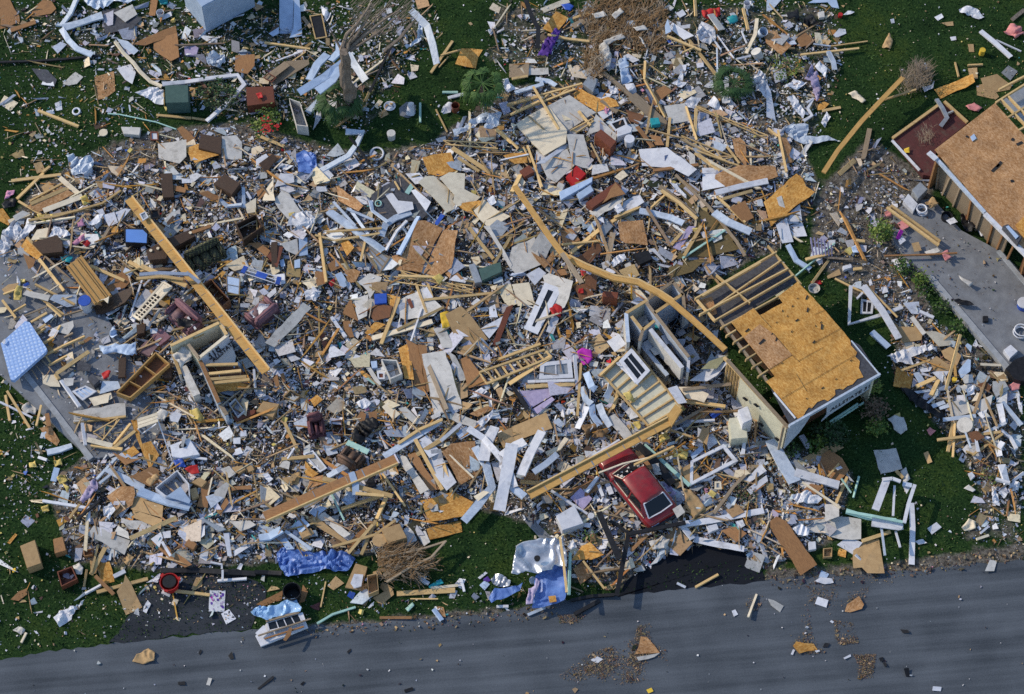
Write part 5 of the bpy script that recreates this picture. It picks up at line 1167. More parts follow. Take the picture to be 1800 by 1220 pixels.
C(3,'long bluish plastic sheet','metal','110,910 170,870 280,880 270,960 420,960 510,1000 400,1000 250,1020 170,980',**N1,lm='bluish plastic sheet');C(3,'white twisted sheet','white','370,870 410,790 440,830 400,900',amp=.12)
P(3,'large pale blue panel','white','-10,580 20,640 55,850 -10,820');S(3,'pine stud','0,905 70,960',16);S(3,'long yellow stud','70,915 130,1210',18);P(3,'orange jagged board','osbd','90,965 130,970 165,1040 150,1090 175,1140 120,1150',lm='orange jagged board')
S(3,'!very long split roof beam leaning down across the upper right lawn','950,545 820,680 660,850 490,1060 390,1215',34,'beam',lm='long leaning beam',h=.9,t=.08, name='timber_beam',cat='beam')
S(3,'long thin side lath','1040,630 820,700',14,h=.6);S(3,'pine plank','610,1125 500,1225',34);S(3,'weathered post','715,905 670,1120',36,'owood')
brush(3,'930,620 1000,500 1090,480 1130,560 1080,640 990,680','tangle of dry pale twigs at the top end of the leaning beam','dry twig tangle',130,Vector((.3,1,.2)), .6, None,'owood',r=.014)
C(3,'white plastic on twigs','white','1080,610 1150,600 1170,570 1160,620 1100,650',amp=.08,**N1);C(3,'small blue rag','blue','1080,480 1105,440 1125,490',amp=.06, seg=.1)
P(3,'!orange particleboard strip on grass beside the dark red floor','osb','1170,630 1440,520 1455,575 1215,695',lm='orange lawn sheet')
P(3,'pale tan cardboard','tan','1405,480 1470,475 1475,555 1420,550');P(3,'tan cardboard sheet','tan','1465,600 1560,580 1625,680 1600,700 1470,670');P(3,'large tan cardboard sheet','tan','1495,550 1610,520 1715,600 1700,630 1530,665',lm='tan cardboard sheets');P(3,'grey speckled slab','conc','1640,510 1690,460 1755,500 1705,565')
S(3,'yellow stake','1315,440 1340,540',12);S(3,'pine lath','1405,460 1510,455',14)
Mt(3,'!straight white gutter length on the far upper right lawn','1495,215 1600,300 1710,400',34,'white',lm='white lawn gutter',roll=.1);S(3,'thin white pipe','1605,282 1780,362',10,'white')
C(3,'!torn white plastic sheet on the dark grass, upper right','white','1340,70 1400,45 1470,65 1520,120 1480,140 1360,100',amp=.1,lm='white lawn sheet',**N1)
BK(3,'!bright yellow ball on the upper right lawn','yellow','1510,350',22,.35, open_=False,lm='yellow ball',name='beach_ball',cat='ball',taper=1)
P(3,'white torn page','white','1170,120 1220,95 1235,120 1195,145',**N6);P(3,'white torn page','white','1280,260 1320,255 1325,280 1290,285',**N6);P(3,'tan card','tan','1220,160 1300,150 1305,180 1260,182',cat='card',name='card');P(3,'brown card','tan','1405,310 1445,310 1450,365 1415,365',cat='card',name='card');P(3,'white page','white','860,135 885,130 890,160 868,165',**N6)
C(3,'pinkish heap of twigs and cloth','pinki','1650,240 1700,180 1780,200 1800,250 1740,270',amp=.2);S(3,'brown branch','1715,140 1800,70',30,'bark');C(3,'beige torn tissue','cream','565,660 610,640 690,710 660,730 600,690',amp=.1)
Mt('n','!grey tubular metal stand fallen on the dark red floor','330,280 370,340 400,405 355,465',28,'steel',lm='grey metal stand',name='metal_stand',cat='stand');S('n','short grey leg','395,385 440,365',14,'steel');C('n','pink and white cloth','pinki','525,330 580,310 635,345 600,370 540,355',amp=.1)
C('n','yellow cloth scrap','yellow','110,620 145,610 150,645 115,645',amp=.05, seg=.08);brush('n','200,560 260,520 300,560 290,610 220,610','small dry grass tuft on the dark red floor','dry grass tuft',40,Vector((.1,1,.3)), .35, None,'owood',r=.01)
P('n','pale blue paper on the roof','blue','555,535 580,515 597,545 570,565',**N6,h=3.05)
X('n','!grey box air conditioner at the top of the bare right slab','steel','165,890 220,838 270,885 205,950',.7,lm='grey metal box',name='air_conditioner',cat='air conditioner')
X('n','!white grid-faced unit leaning on the grey box air conditioner','white','105,965 140,915 205,985 175,1035',.3,lm='white vented unit',name='vent_panel',cat='vent')
RING('n','!small white hose coil beside the grey box air conditioner','white','228,1035',40,12, name='hose_coil',cat='hose',turns=3)
BK('n','!round black bucket in the junk under the neighbouring roof','dark','400,1065',40,.5,lm='black bucket',lid=None);X('n','grey carton','gyp','370,860 415,835 435,880 385,905',.35);C('n','tan crumpled bag','tan','430,935 480,920 510,960 470,990',amp=.12,**N3)
C('n','white dented bowl','white','390,1100 440,1080 470,1110 420,1130',amp=.08);BK('n','red pot','rbrown','548,1058',24,.3, name='flower_pot',cat='pot');C('n','white plastic chair shell','white','535,1090 580,1085 600,1140 560,1160',amp=.15, name='plastic_chair',cat='chair');C('n','tan wicker heap','tan','250,985 300,945 340,985 290,1020',amp=.15);S('n','white rail','590,1110 640,1200',22,'white');C('n','black bag','dark','480,1070 530,1040 600,1100 560,1190 500,1150',amp=.2, name='rubbish_bag',cat='bag')
# ================================================================ middle band, left
M['face'] = mat('flat_white_wall',(.55,.57,.62),(.48,.5,.56), 3, dirt=.15, bump=0, var=.02)
M['brd'] = mat('honey_wood',(.47,.29,.11),(.34,.2,.07), 5, stretch=(.5,5,1), rough=.5, dirt=.15)
M['screen'] = mat('blue_screen_glass',(.12,.25,.62),(.11,.23,.58), 3, rough=.25, dirt=.03, bump=0)
TR(4,'!slatted pine lumber frame with brown boards, left edge of the heap','210,195 440,70 255,235 500,100',3,w=.1, zig=False,lm='slatted pine frame',name='pine_lattice',cat='broken wall')
P(4,'brown plywood under the pine frame','osbd','190,230 430,90 520,140 270,270');S(4,'broad pine plank','215,215 470,105',26);S(4,'cream white plank','305,262 580,160',40,'cream',lm='cream white plank');S(4,'cream plank','420,30 560,150',36,'cream')
S(4,'pine stud','80,52 430,8',22);S(4,'pine stud','120,180 305,0',24);S(4,'pine lath','130,195 290,290',16);P(4,'brown cardboard','tan','290,95 345,55 385,95 310,130')
S(4,'long curved pine strip','200,330 400,300 580,250 720,210 850,120',16);S(4,'pine offcut','60,340 210,285',26,'cream');P(4,'pale torn board','gyp','90,300 160,260 210,280 110,335');C(4,'yellow insulation clump','insul','260,290 330,275 390,310 320,350 270,330',amp=.2, seg=.12,**N4);C(4,'yellow insulation clump','insul','560,170 610,165 640,210 590,225',amp=.2, seg=.12,**N4)
P(4,'yellow board at the frame edge','osb','-10,250 20,245 80,330 60,365 -10,330');C(4,'pink crumpled cloth','pink','30,190 50,120 105,115 100,150',amp=.12, seg=.1);C(4,'dark blue cloth heap','dark','10,220 60,180 120,190 100,240 30,260',amp=.15)
C(4,'!large white draped plastic sheet at the left edge of the heap','white','-10,520 30,400 100,340 140,370 180,420 90,500 60,590 -10,610',amp=.3,lm='white draped sheet',**N1);C(4,'white folded curtain','white','140,440 200,320 250,340 255,390 180,450 110,500',amp=.2);C(4,'white cloth with red spot','white','340,450 380,380 440,370 500,440 450,460 380,465',amp=.15, name='cloth')
P(4,'!yellow orange board framed in pine beside the dark trunk','osb','140,520 190,450 300,565 260,605',lm='yellow box end');S(4,'pine stud','190,450 305,575',16);X(4,'!long black-brown trunk lying on its side near the left edge','brown','225,485 400,430 440,480 440,550 300,565',.5,lm='black-brown trunk',name='trunk',cat='trunk');P(4,'cream tray','cream','215,470 260,395 340,380 330,460');P(4,'brown board','ply','160,560 250,605 230,660 200,670')
S(4,'long pine stud','275,600 450,825',22,lm='long pine diagonal');S(4,'weathered pole','770,380 700,500',20,'owood');C(4,'pink lilac clothes heap','pink','500,500 560,450 600,430 590,480 530,510',amp=.15);C(4,'turquoise cloth','teal','430,590 480,570 515,590 490,630 440,620',amp=.1);C(4,'red clothes','red','570,490 610,470 640,490 610,520',amp=.1, seg=.1)
C(4,'white shirt','white','620,360 680,300 730,290 700,350 650,370',amp=.12);C(4,'pink and white cloth','pink','540,330 580,320 600,370 550,380',amp=.1)
X(4,'!black television on its back with a plain bright blue screen','dark','870,385 1035,380 1045,490 880,490',.45,lm='blue screen set',name='television',cat='television',parts=[lambda o, t, h: sub('screen',boxbm([W(x, y, t[0].z+.02) for x, y in pts(4,'885,392 1005,395 1035,425 1030,488 885,480')], .03,.005), M['screen'], o)])
P(4,'orange paper square','osb','775,375 830,370 832,415 785,418');P(4,'olive box flap','carpet','520,520 570,520 570,565 520,565')
def lbeam(k, s, w, label, lm, h0, h1, flip=1, name='roof_beam',mk='beam',h=None):
    (a, b) = pts(k, s);A, B = W(*a, h0), W(*b, h1);o = empty(name, (A+B)/2);wm_ = w*CROP[k][2]/PXM;d = (B-A).normalized();sd_ = Vector((-d.y, d.x, 0)).normalized()*flip
    bm = bmesh.new();bar(bm, A, B, wm_, .06);sub('face_board',bm, M[mk], o)
    bm = bmesh.new();bar(bm, A+sd_*wm_*.5+Vector((0,0,.03)), B+sd_*wm_*.5+Vector((0,0,.03)), .06,.2);sub('edge_board',bm, M['wood'], o)
    n = int((B-A).length/.75);L = (B-A).length
    for i in range(1, n): p = A+d*(L*i/n)+Vector((0,0,.033));bm = bmesh.new();bar(bm, p-sd_*wm_*.42, p+sd_*wm_*rnd.uniform(.1,.42), rnd.uniform(.02,.07), .01);sub('joint_plate',bm, M[rnd.choice(['owood','ply','steel'])], o)
    q = fat(a, b, w*CROP[k][2]);raise_h(inpoly(q), max(h0, h1)*.8);reg(o,'','beam',cen(q), ext(q)*.6, lm,'long roof beams',label);return o
lbeam(4,'905,180 1870,1395',62,'longest broad orange roof beam, lying across the left heap past the sofas','long orange roof beam',1.0,1.5)
FR(4,'white framed picture on the orange beam','980,285 1020,265 1045,305 1005,330',8,'white','steel',**N8,h=1.3);P(4,'white window louver','gyp','1140,350 1210,265 1250,275 1190,380');P(4,'brown slat','brown','1170,345 1215,295 1230,310 1185,360')
X(4,'!dark brown cabinet on its side beside the plaid sofa','brown','1185,455 1330,395 1375,440 1225,520',.5,lm='brown two-seat bench',**N7);X(4,'!dark brown cabinet left of the orange beam, pale caps on it','brown','1025,540 1110,490 1180,570 1165,600 1050,610',.6,lm='rounded dark cabinet',name='speaker_cabinet',cat='cabinet');
for s in ('1060,540','1110,525','1338,415','1410,430'): BK(4,'small pale cap','cream',s, 11,.06, open_=False, name='cup',cat='cup')
SOFA(4,'!olive plaid three-seat sofa beside the long orange roof beam','1280,570 1530,450 1330,700',.95,'plaid',3,lm='plaid sofa',name='plaid_sofa')
X(4,'!black-brown dresser on its back in the upper left heap','brown','1500,70 1580,0 1690,70 1630,150',.5,lm='black-brown dresser',name='dresser',cat='dresser',tilt=(.05,0));X(4,'tall brown cabinet','brown','1125,0 1210,-5 1225,165 1145,170',.3,**N7,lm='tall brown cabinet')
X(4,'!open black-brown cabinet showing its dark inside, right of the plaid sofa','brown','1655,355 1800,285 1850,370 1710,470',.6,open_=True,lm='open black cabinet',name='open_cabinet',cat='cabinet',wall=.05)
P(4,'brown plank','ply','1220,80 1310,105 1300,135 1225,120');P(4,'orange brown splintered board','ply','1400,140 1460,120 1570,170 1500,190');Mt(4,'pale bent gutter','1545,180 1600,225 1700,215',30);S(4,'pale trim','1710,100 1715,240',24,'metal');P(4,'pinkish white panel','cream','1720,220 1800,170 1800,270 1740,280');S(4,'white stick','1735,130 1765,180',18,'white')
FR(4,'dark open crate','1050,260 1120,245 1125,310 1060,320',12,'brown','dark',name='crate',cat='crate');S(4,'brown strip','1330,425 1480,370',26,'ply')
RING(4,'brown ring clock','brown','1378,665',32,8, name='wall_clock',cat='clock');P(4,'white book','white','1365,690 1400,670 1425,700 1390,720',cat='book',name='book')
# blue and white trolley bars
def trolley():
    q = pts(5,'-95,700 -70,655 165,730 150,780');o = empty('folding_cot',W(*cen(q), .3));z = .55
    a, b, c, d = [W(x, y, z) for x, y in q]
    for u, v in ((a, b),(c, d)):
        bm = bmesh.new();bar(bm, u, v, .2,.1);sub('end_panel',bm, M['dblue'], o)
    for f in (.05,.5,.95):
        bm = bmesh.new();bar(bm, a.lerp(b, f), d.lerp(c, f), .035,.035);sub('rail',bm, M['white'], o)
    bm = bmesh.new();bar(bm, a.lerp(b, .5).lerp(d.lerp(c, .5), .35), a.lerp(b, .5).lerp(d.lerp(c, .5), .65), .3,.05);sub('centre_panel',bm, M['dblue'], o)
    raise_h(inpoly(q), .6);reg(o,'','cot',cen(q), ext(q),'blue and white frame',label='bright blue and white railed frame lying left of the open middle floor')
trolley()
# brown wardrobe door / panelled piece
def wardrobe():
    q = pts(4,'465,655 575,575 785,855 665,920');z = .95;p = [W(x, y, z) for x, y in q];o = bm_obj('wardrobe',boxbm(p, .12,.01), M['brd'], None);turned(o, *frame_of(p))
    for f in (.06,.3,.62,.74,.94):
        bm = bmesh.new();bar(bm, p[0].lerp(p[1], f)+Vector((0,0,.03)), p[3].lerp(p[2], f)+Vector((0,0,.03)), .06,.06);sub('moulding',bm, M['brd'], o)
    raise_h(inpoly(q), z);reg(o,'','wardrobe',cen(q), ext(q),'honey brown wardrobe',label='honey brown grooved wardrobe front lying beside the half-round table')
wardrobe()
P(4,'orange board with bits on it','ply','730,760 860,690 930,745 880,800 770,835',lm='orange board with bits');S(4,'yellow stud','635,650 875,755',22)
P(4,'!half-round dark brown table top, flat edge towards the wardrobe','brown','660,940 700,900 780,860 870,820 925,800 930,840 880,905 800,950 720,980 675,985',t=.1,lm='half-round brown table',name='half_round_table',cat='table',jag=0)
C(4,'white bird-shaped cloth','cream','690,895 740,880 770,865 760,915 730,890',amp=.05, seg=.08,h=1.1)
BK(4,'!pale barrel with a bright blue lid below the wardrobe','white','595,895',44,.7,lm='white blue-lidded barrel',name='barrel',cat='barrel',lid='dblue',open_=False, taper=.95)
# bench with white slats
def crib():
    q = pts(4,'940,1000 1150,765 1205,800 985,1030');z = .9;p = [W(x, y, z+.05*i) for i, (x, y) in enumerate(q)];o = empty('louvred_shutter',sum(p, Vector())/4)
    for i in range(4):
        bm = bmesh.new();bar(bm, p[i], p[(i+1) % 4], .1,.07);sub('rail',bm, M['cream'], o)
    for f in (.08,.16,.24,.36,.44,.52,.6):
        bm = bmesh.new();bar(bm, p[0].lerp(p[1], f), p[3].lerp(p[2], f), .05,.03);sub('slat',bm, M['cream'], o)
    bm = bmesh.new();bar(bm, p[0].lerp(p[3], .5), p[1].lerp(p[2], .5), .05,.04);sub('centre_rail',bm, M['cream'], o)
    bm = boxbm([p[0].lerp(p[1], .68)+Vector((0,0,.02)), p[0].lerp(p[1], .97)+Vector((0,0,.02)), p[3].lerp(p[2], .97)+Vector((0,0,.02)), p[3].lerp(p[2], .68)+Vector((0,0,.02))], .03,0);sub('end_panel',bm, M['cream'], o)
    bm = boxbm([W(x, y, z-.45) for x, y in pts(4,'945,995 1150,775 1200,805 985,1025')], .04,0);sub('bottom_board',bm, M['dark'], o)
    raise_h(inpoly(q), z);reg(o,'','crib',cen(q), ext(q),'cream slatted frame',label='cream slatted crib-like frame lying left of the mauve sofas')
crib()
S(4,'white tube','1015,700 915,1005',12,'white');S(4,'white tube','1060,740 1010,790',12,'white');S(4,'pine plank','905,620 960,650 1010,690',30);S(4,'long pine plank','990,650 1150,720 1310,790',34,lm='pale pine plank',h=.9);S(4,'pine plank','960,740 1130,725 1290,745',22,h=1.0)
S(4,'!bent silver duct lying over the long orange roof beam','980,712 1120,700 1330,710 1405,770',26,'silver',h=1.62,lm='bent silver tube',name='silver_duct',cat='duct')
M['mauve2'] = mat('pink_brown_upholstery',(.24,.16,.17),(.16,.10,.115), 7, rough=.95, dirt=.15, var=.05)
SOFA('f','!mauve two-seat sofa left of the long orange roof beam','385,580 600,760 250,640',.95,'mauve',2,lm='mauve sofa',name='mauve_sofa',seatm='mauve2')
SOFA('f','!pinkish brown small sofa heaped with white clutter, open middle floor','1230,650 1040,810 1130,570',1.0,'mauve',2,lm='pinkish sofa',name='mauve_sofa',seatm='mauve2')
C('f','white cans and clutter heap','white','960,720 1060,640 1150,640 1090,700 1000,760',amp=.2, seg=.12, name='cloth')
P('f','mauve ottoman cushion','mauve','160,890 250,830 330,900 240,970',t=.3,**N9);P('f','mauve seat cushion','mauve2','50,1010 130,930 220,980 150,1060',t=.25,**N9);X('f','long dark reddish chest','dply','580,470 660,420 820,600 760,650',.6,open_=True, name='wooden_chest',cat='chest',lm='long dark open chest',wall=.05)
BK('f','round pale pillow','gyp','470,580',28,.15, open_=False, name='pillow',cat='pillow',taper=.6);S('f','white bent tube','470,740 500,790 535,840',16,'white');C('f','bright red cloth','red','510,760 560,740 585,770 540,785',amp=.05, seg=.08);C('f','black cloth','dark','380,770 470,760 560,790 480,830 390,820',amp=.15)
FR('f','thin folding chair frame','785,390 905,415 895,560 790,535',9,'owood','blue',name='folding_chair',cat='chair',t=.03);P('f','orange brown board','ply','970,130 1060,120 1150,190 1120,240',lm='orange brown plank pair');P('f','dark brown plank','brown','1160,120 1210,115 1195,330 1130,290');P('f','red brown board','rbrown','1215,150 1260,160 1220,270 1120,285')
P('f','white box carton','white','155,835 220,830 222,870 165,875');X('f','brown open carton','brown','45,800 125,790 110,870 50,880',.4);S('f','pale plank','170,790 240,670',22,'gyp')
# the broken closet marked 318
def closet():
    o = empty('broken_wall',W(350,620,0));z = 1.55
    T = lambda s, zz: [W(x, y, zz) for x, y in pts('t',s)]
    def wall(s, m, zt, zb, th=.1, nm='wall',edge='wood'):
        a, b = T(s, zt);bm = bmesh.new();md = (zt+zb)/2;bar(bm, Vector((a.x, a.y, md)), Vector((b.x, b.y, md)), th, zt-zb);w_ = sub(nm, bm, M[m], o)
        bm = bmesh.new();bar(bm, a+Vector((0,0,.03)), b+Vector((0,0,.03)), th+.04,.06);sub('top_plate',bm, M[edge], o);return w_, a, b
    wall('0,420 740,70','stucco',1.6,.1);wall('740,70 860,250','stucco',1.55,.1)
    wl, a, b = wall('440,605 880,250','white',1.5,.05, nm='marked_wall',edge='cream')
    wall('270,400 440,620','stucco',1.5,.1, edge='owood');wall('440,620 740,1290','metal',1.3,0, edge='ply',th=.14);wall('740,1290 860,1480','metal',1.1,0, th=.14, edge='owood')
    bm = boxbm(T('20,470 230,380 330,620 110,740',.9), .05,0);sub('inner_panel',bm, M['gyp'], o)
    wall('190,740 400,1180','gyp',.9,0,.3,'wall','gyp');wall('20,500 150,860','gyp',1.0,0)
    bm = boxbm(T('380,330 560,120 740,90 860,240 500,500',.2), .1,0);sub('closet_floor',bm, M['carpet'], o)
    for s, zz in (('360,300 510,235',1.4),('340,260 500,190',1.5),('330,250 370,310',1.5)): bm = bmesh.new();bar(bm, *T(s, zz), .08,.08);sub('shelf_rail',bm, M['wood'], o)
    # leaning face of the marked wall, towards the street: one plane
    a, b, c = T('450,640',1.35)[0], T('885,262',1.35)[0], T('485,690',1.2)[0];n = (b-a).cross(c-a).normalized();n = n if n.z > 0 else -n
    def onp(s): d = T(s, 0)[0]-CAM;return CAM+d*((a-CAM).dot(n)/d.dot(n))
    bm = bmesh.new();bm.faces.new([bm.verts.new(onp(s)) for s in ('450,640','885,262','1000,580','985,675','480,690')]);bmesh.ops.recalc_face_normals(bm, faces=bm.faces)
    bm.normal_update();thick(bm, .03);fc = sub('marked_face',bm, M['face'], o)
    x = (b-a).normalized();y = n.cross(x);y = y if y.dot(a-c) > 0 else -y
    text_part('318',fc, onp('590,640')+n*.05, x, y, .5, M['ink']);text_part('ALLSTATE',fc, onp('655,668')+n*.05, x, y, .3, M['ink'])
    q = pts('t','0,420 740,70 1000,580 740,1290 400,1180 20,500');raise_h(inpoly(q), 1.2);reg(o,'','broken wall',cen(q), ext(q)*.8,'wall marked 318',label='broken closet walls with 318 ALLSTATE painted black on the white face')
closet()
for s, mk in (('540,715 1030,700','wood'),('580,850 1080,800','wood'),('610,930 1160,890','wood'),('640,990 1210,935','wood')): S('t','honey shelf rail',s, 46, mk, cat='shelf rail',name='shelf_plank')
P('t','!orange shelf board at the foot of the 318 wall','osb','655,1010 1200,950 1225,1070 720,1135',lm='orange shelf boards',name='wide_shelf',cat='shelf')
P('t','brown shelf back','dply','540,730 1020,710 1180,930 620,980',h=.4);S('t','white tube','1275,780 1300,1120',34,'white');S('t','thin grey wire','1160,790 1300,890 1569,1030',22,'owood')
# left slab and the mattress
P('m','!light blue quilted mattress lying across the edge of the left foundation slab','matt','8,700 300,437 352,448 558,765 548,800 165,1142 125,1132',t=.22,h=.75,g=(.02,.0),lm='blue mattress',name='mattress',cat='mattress',jag=0)
C('m','pale board end','white','20,690 60,650 70,680 50,720',amp=.02, seg=.1)
for s, w_ in (('420,0 890,240',26),('320,50 760,360',24),('560,230 730,380',22),('30,190 190,400',30),('140,340 310,240',22),('40,120 200,60',22),('170,420 590,250',18),('370,450 560,340',26),('420,560 545,475',26),('435,600 540,520',24),('520,700 640,630',28),('640,630 720,490',22),('450,890 740,740',26),('740,740 1010,620',30),('580,965 800,850',26),('670,1065 1060,800',44),('700,1130 660,1070',36),('550,860 600,930',22),('500,900 640,1050',14),('765,635 870,580',20),('700,390 1110,270',18),('940,700 1000,690',26),('380,1020 450,1130',12),('430,970 520,1080',10)):
    S('m','pine stud on the slab' if w_ > 20 else 'grey lath on the slab',s, w_,'wood' if w_ > 20 else 'owood',lift=.02, cat='timber' if w_ > 20 else 'lath',group='studs and laths over the left slab')
P('m','brown torn cardboard','tan','20,60 100,0 230,-20 150,70 75,120');C('m','yellow padded clump','insul','170,90 210,30 275,40 265,130 250,220 170,200',amp=.2, seg=.12,**N4);C('m','bright blue rag','dblue','275,10 330,-20 360,0 300,30',amp=.05, seg=.1)
P('m','grey board','gyp','270,120 320,60 600,130 570,200');P('m','grey curled board','metal','590,180 640,120 915,120 910,250 800,270');P('m','white torn board','gyp','590,540 720,480 870,430 880,500 810,600 700,570');P('m','white cut board','cream','505,1080 650,1075 700,1160 720,1220 600,1215 510,1180');P('m','pale blue box lid','blue','495,400 610,350 640,380 540,460');P('m','grey flap','gyp','760,1120 880,1115 870,1200 770,1220');P('m','dark grey triangle board','felt','920,890 1090,960 1070,1035 920,1025');P('m','dark cavity sheet','felt','690,600 830,600 720,740 620,690')  # the cavity piece is dark felt standing in for shade in a gap
P('m','brown drawer front','ply','950,700 1060,620 1110,635 980,720');C('m','red and white toy','red','1210,1060 1270,1020 1330,1040 1300,1110 1240,1140',amp=.12, seg=.1, name='toy',cat='toy');C('m','blue white crumpled cloth','blue','1300,600 1330,500 1356,480 1400,620 1340,650',amp=.2)
# ---- lower left (crop 8)
P(8,'!long pale grey door lying near the edge of the left foundation slab','gyp','515,450 880,395 885,480 520,525',lm='long pale slab door',name='door',cat='door',t=.07, tilt=.03);S(8,'pine batten below the pale door','520,532 885,490',16)
P(8,'white board','cream','625,360 780,320 790,360 660,415');FR(8,'white barred window frame','505,310 600,270 680,310 580,375',14,'white','blue',2);P(8,'pinkish white torn board','cream','640,360 770,330 760,390 660,410')
S(8,'white square post','430,235 560,420',26,'white');S(8,'white post','578,535 600,690',22,'white')
def tray():
    q = pts(8,'820,320 1095,40 1190,120 915,355');z = .8;p = [W(x, y, z) for x, y in q];o = empty('bookcase',sum(p, Vector())/4)
    sub('back_panel',boxbm([x-Vector((0,0,.3)) for x in p], .03,0), M['dply'], o)
    for i in range(4):
        bm = bmesh.new();bar(bm, p[i]-Vector((0,0,.15)), p[(i+1) % 4]-Vector((0,0,.15)), .06,.34);sub('side_board',bm, M['brd'], o)
    for f in (.3,.68):
        bm = bmesh.new();bar(bm, p[0].lerp(p[1], f)-Vector((0,0,.16)), p[3].lerp(p[2], f)-Vector((0,0,.16)), .04,.3);sub('shelf',bm, M['brd'], o)
    raise_h(inpoly(q), .65);reg(o,'','bookcase',cen(q), ext(q),'honey brown bookcase',label='open honey brown bookcase lying on its back left of the 318 wall')
tray()
P(8,'dark brown post','brown','835,80 885,70 880,210 830,215',t=.1);X(8,'dark drawer box','brown','1140,140 1205,130 1205,215 1150,220',.35);C(8,'blue white clothes','blue','700,0 960,-20 965,60 900,70 820,40 730,60',amp=.2);C(8,'pale plastic sheet','gyp','1280,0 1340,20 1350,70 1270,150 1210,60',amp=.1)
X(8,'dark bin','felt','615,215 650,185 700,235 660,270',.4);P(8,'grey metal sheet','metal','720,240 830,240 850,290 700,330')
TR(8,'thin ladder truss','655,600 830,500 690,690 840,510',4,w=.05);S(8,'pine stud','640,690 860,720',24);S(8,'pine stud','790,700 920,540',20);S(8,'pine stud','800,710 950,590',20);S(8,'cream pine stud','615,650 790,695',34,'cream')
P(8,'!orange board cut to a point, hanging by the cream slatted seat','osb','920,515 960,510 1000,680 1060,660 1120,760 1050,870 1010,760 960,640',lm='orange pointed board');P(8,'orange box board','osb','860,740 940,695 980,740 900,790',t=.2);P(8,'brown plywood','ply','790,740 900,790 1000,780 880,830')
def seat():
    q = pts(8,'965,505 1105,460 1112,525 970,575');z = .85;p = [W(x, y, z) for x, y in q];o = empty('garden_chair',sum(p, Vector())/4-Vector((0,0, z)))
    for f in (0,.34,.68): sub('slat',boxbm([p[0].lerp(p[3], f), p[1].lerp(p[2], f), p[1].lerp(p[2], f+.3), p[0].lerp(p[3], f+.3)], .04,0), M['cream'], o)
    for a, b in (('1105,500 1140,600',.5),('1100,540 1000,610',.5),('1140,600 1210,800',.3),('970,575 1000,610',.4)):
        bm = bmesh.new();u, v = [W(x, y, zz) for (x, y), zz in zip(pts(8, a),(z, b))];bar(bm, u, v, .05,.05);sub('leg',bm, M['white'], o)
    raise_h(inpoly(q), z);reg(o,'','chair',cen(q), ext(q),'cream slatted seat',label='cream garden chair with three seat slats tipped among splintered boards')
seat()
P(8,'white and lilac paper sheets','white','1190,480 1230,455 1280,470 1250,530 1200,520',**N6);C(8,'white torn cloth','gyp','1070,500 1130,440 1190,460 1150,520',amp=.12);C(8,'yellow insulation tufts','insul','1330,450 1400,440 1440,500 1400,530 1340,500',amp=.2, seg=.1,**N4)
X(8,'!white appliance with a dark round opening, lower left heap','white','1195,690 1330,640 1405,755 1270,780 1210,770',.4,lm='white sink base',name='washing_machine',cat='appliance',parts=[lambda o, t, h: sub('drum_opening',(lambda bm: (cyl(bm, W(321+.5,785, t[0].z+.004), W(321.5,785, t[0].z+.02), .17,.17,20), bm)[1])(bmesh.new()), M['dark'], o)])
X(8,'white box with purple lining','white','1610,400 1655,360 1720,450 1670,490',.35,open_=True);S(8,'white rail','1310,770 1455,790',16,'white');X(8,'brown crate','rbrown','1640,500 1700,450 1800,440 1790,470 1670,525',.2)
for s in ('1640,640 1690,635 1690,680 1640,680','1690,590 1730,585 1735,625 1690,630','1650,720 1690,705 1710,745 1660,760'): P(8,'small white tile','white',s, cat='tile',name='tile')
P(8,'pale blue gutter end','metal','730,870 770,850 1020,960 1010,1010 980,1010',lm='pale blue slatted panel',t=.04);P(8,'olive orange torn board','ply','910,910 1060,840 1115,860 1120,950 1050,980');C(8,'orange crumpled board','tan','1020,950 1100,890 1120,920 1060,980',amp=.1)
P(8,'!orange weathered plywood split in ribs beneath the pale blue slatted panel','osbd','750,1050 850,980 940,980 950,1030 930,1110 800,1205 810,1130',lm='orange fan board');P(8,'!tan two-seam cardboard panel lying in front of the blue tub','tan','950,1030 1150,1090 1140,1200 920,1140',lm='tan seamed panel');P(8,'tan board','tan','930,1140 1140,1210 1130,1280 940,1200')
Mt(8,'long bent blue gutter','975,1010 1080,1050 1200,1090 1340,1120',70,'blue',lm='dusky blue gutter',name='gutter',cat='gutter')
X(8,'!open white plastic crate tub in the lower left heap','white','1090,990 1245,865 1330,960 1335,1060 1160,1050',.55,open_=True,lm='white crate',name='open_box',cat='box',wall=.04);P(8,'blue white sheet','blue','1170,1050 1270,980 1340,1080 1330,1100');C(8,'bright red rag','red','1300,860 1390,830 1405,890 1350,900',amp=.08, seg=.1,lm='bright red rag');C(8,'dark blue cloth','dblue','1220,800 1280,780 1310,850 1240,850',amp=.1, seg=.1)
P(8,'white board','gyp','1550,860 1610,835 1660,890 1610,920');X(8,'tan carton','tan','1645,850 1700,830 1730,860 1680,890',.25,**N5);X(8,'tan carton','tan','1725,830 1770,820 1790,865 1750,880',.25,**N5);X(8,'tan cardboard drum','tan','1345,950 1400,915 1455,945 1420,985',.35,**N5);X(8,'tan carton','tan','1330,1000 1380,985 1400,1050 1350,1070',.3,**N5)
P(8,'brown plank','ply','1420,960 1480,950 1460,1130 1385,1120',lm='standing brown plank');P(8,'pale broken board','gyp','1510,1010 1590,950 1615,965 1560,1100 1500,1060');P(8,'brown plank','ply','1520,1150 1590,1060 1610,1090 1550,1185');P(8,'orange strip','ply','1625,980 1765,970 1770,1000 1630,1010');RING(8,'white toilet seat','white','1495,1145',30,14);S(8,'grey bar','1300,620 1280,700',20,'gyp')
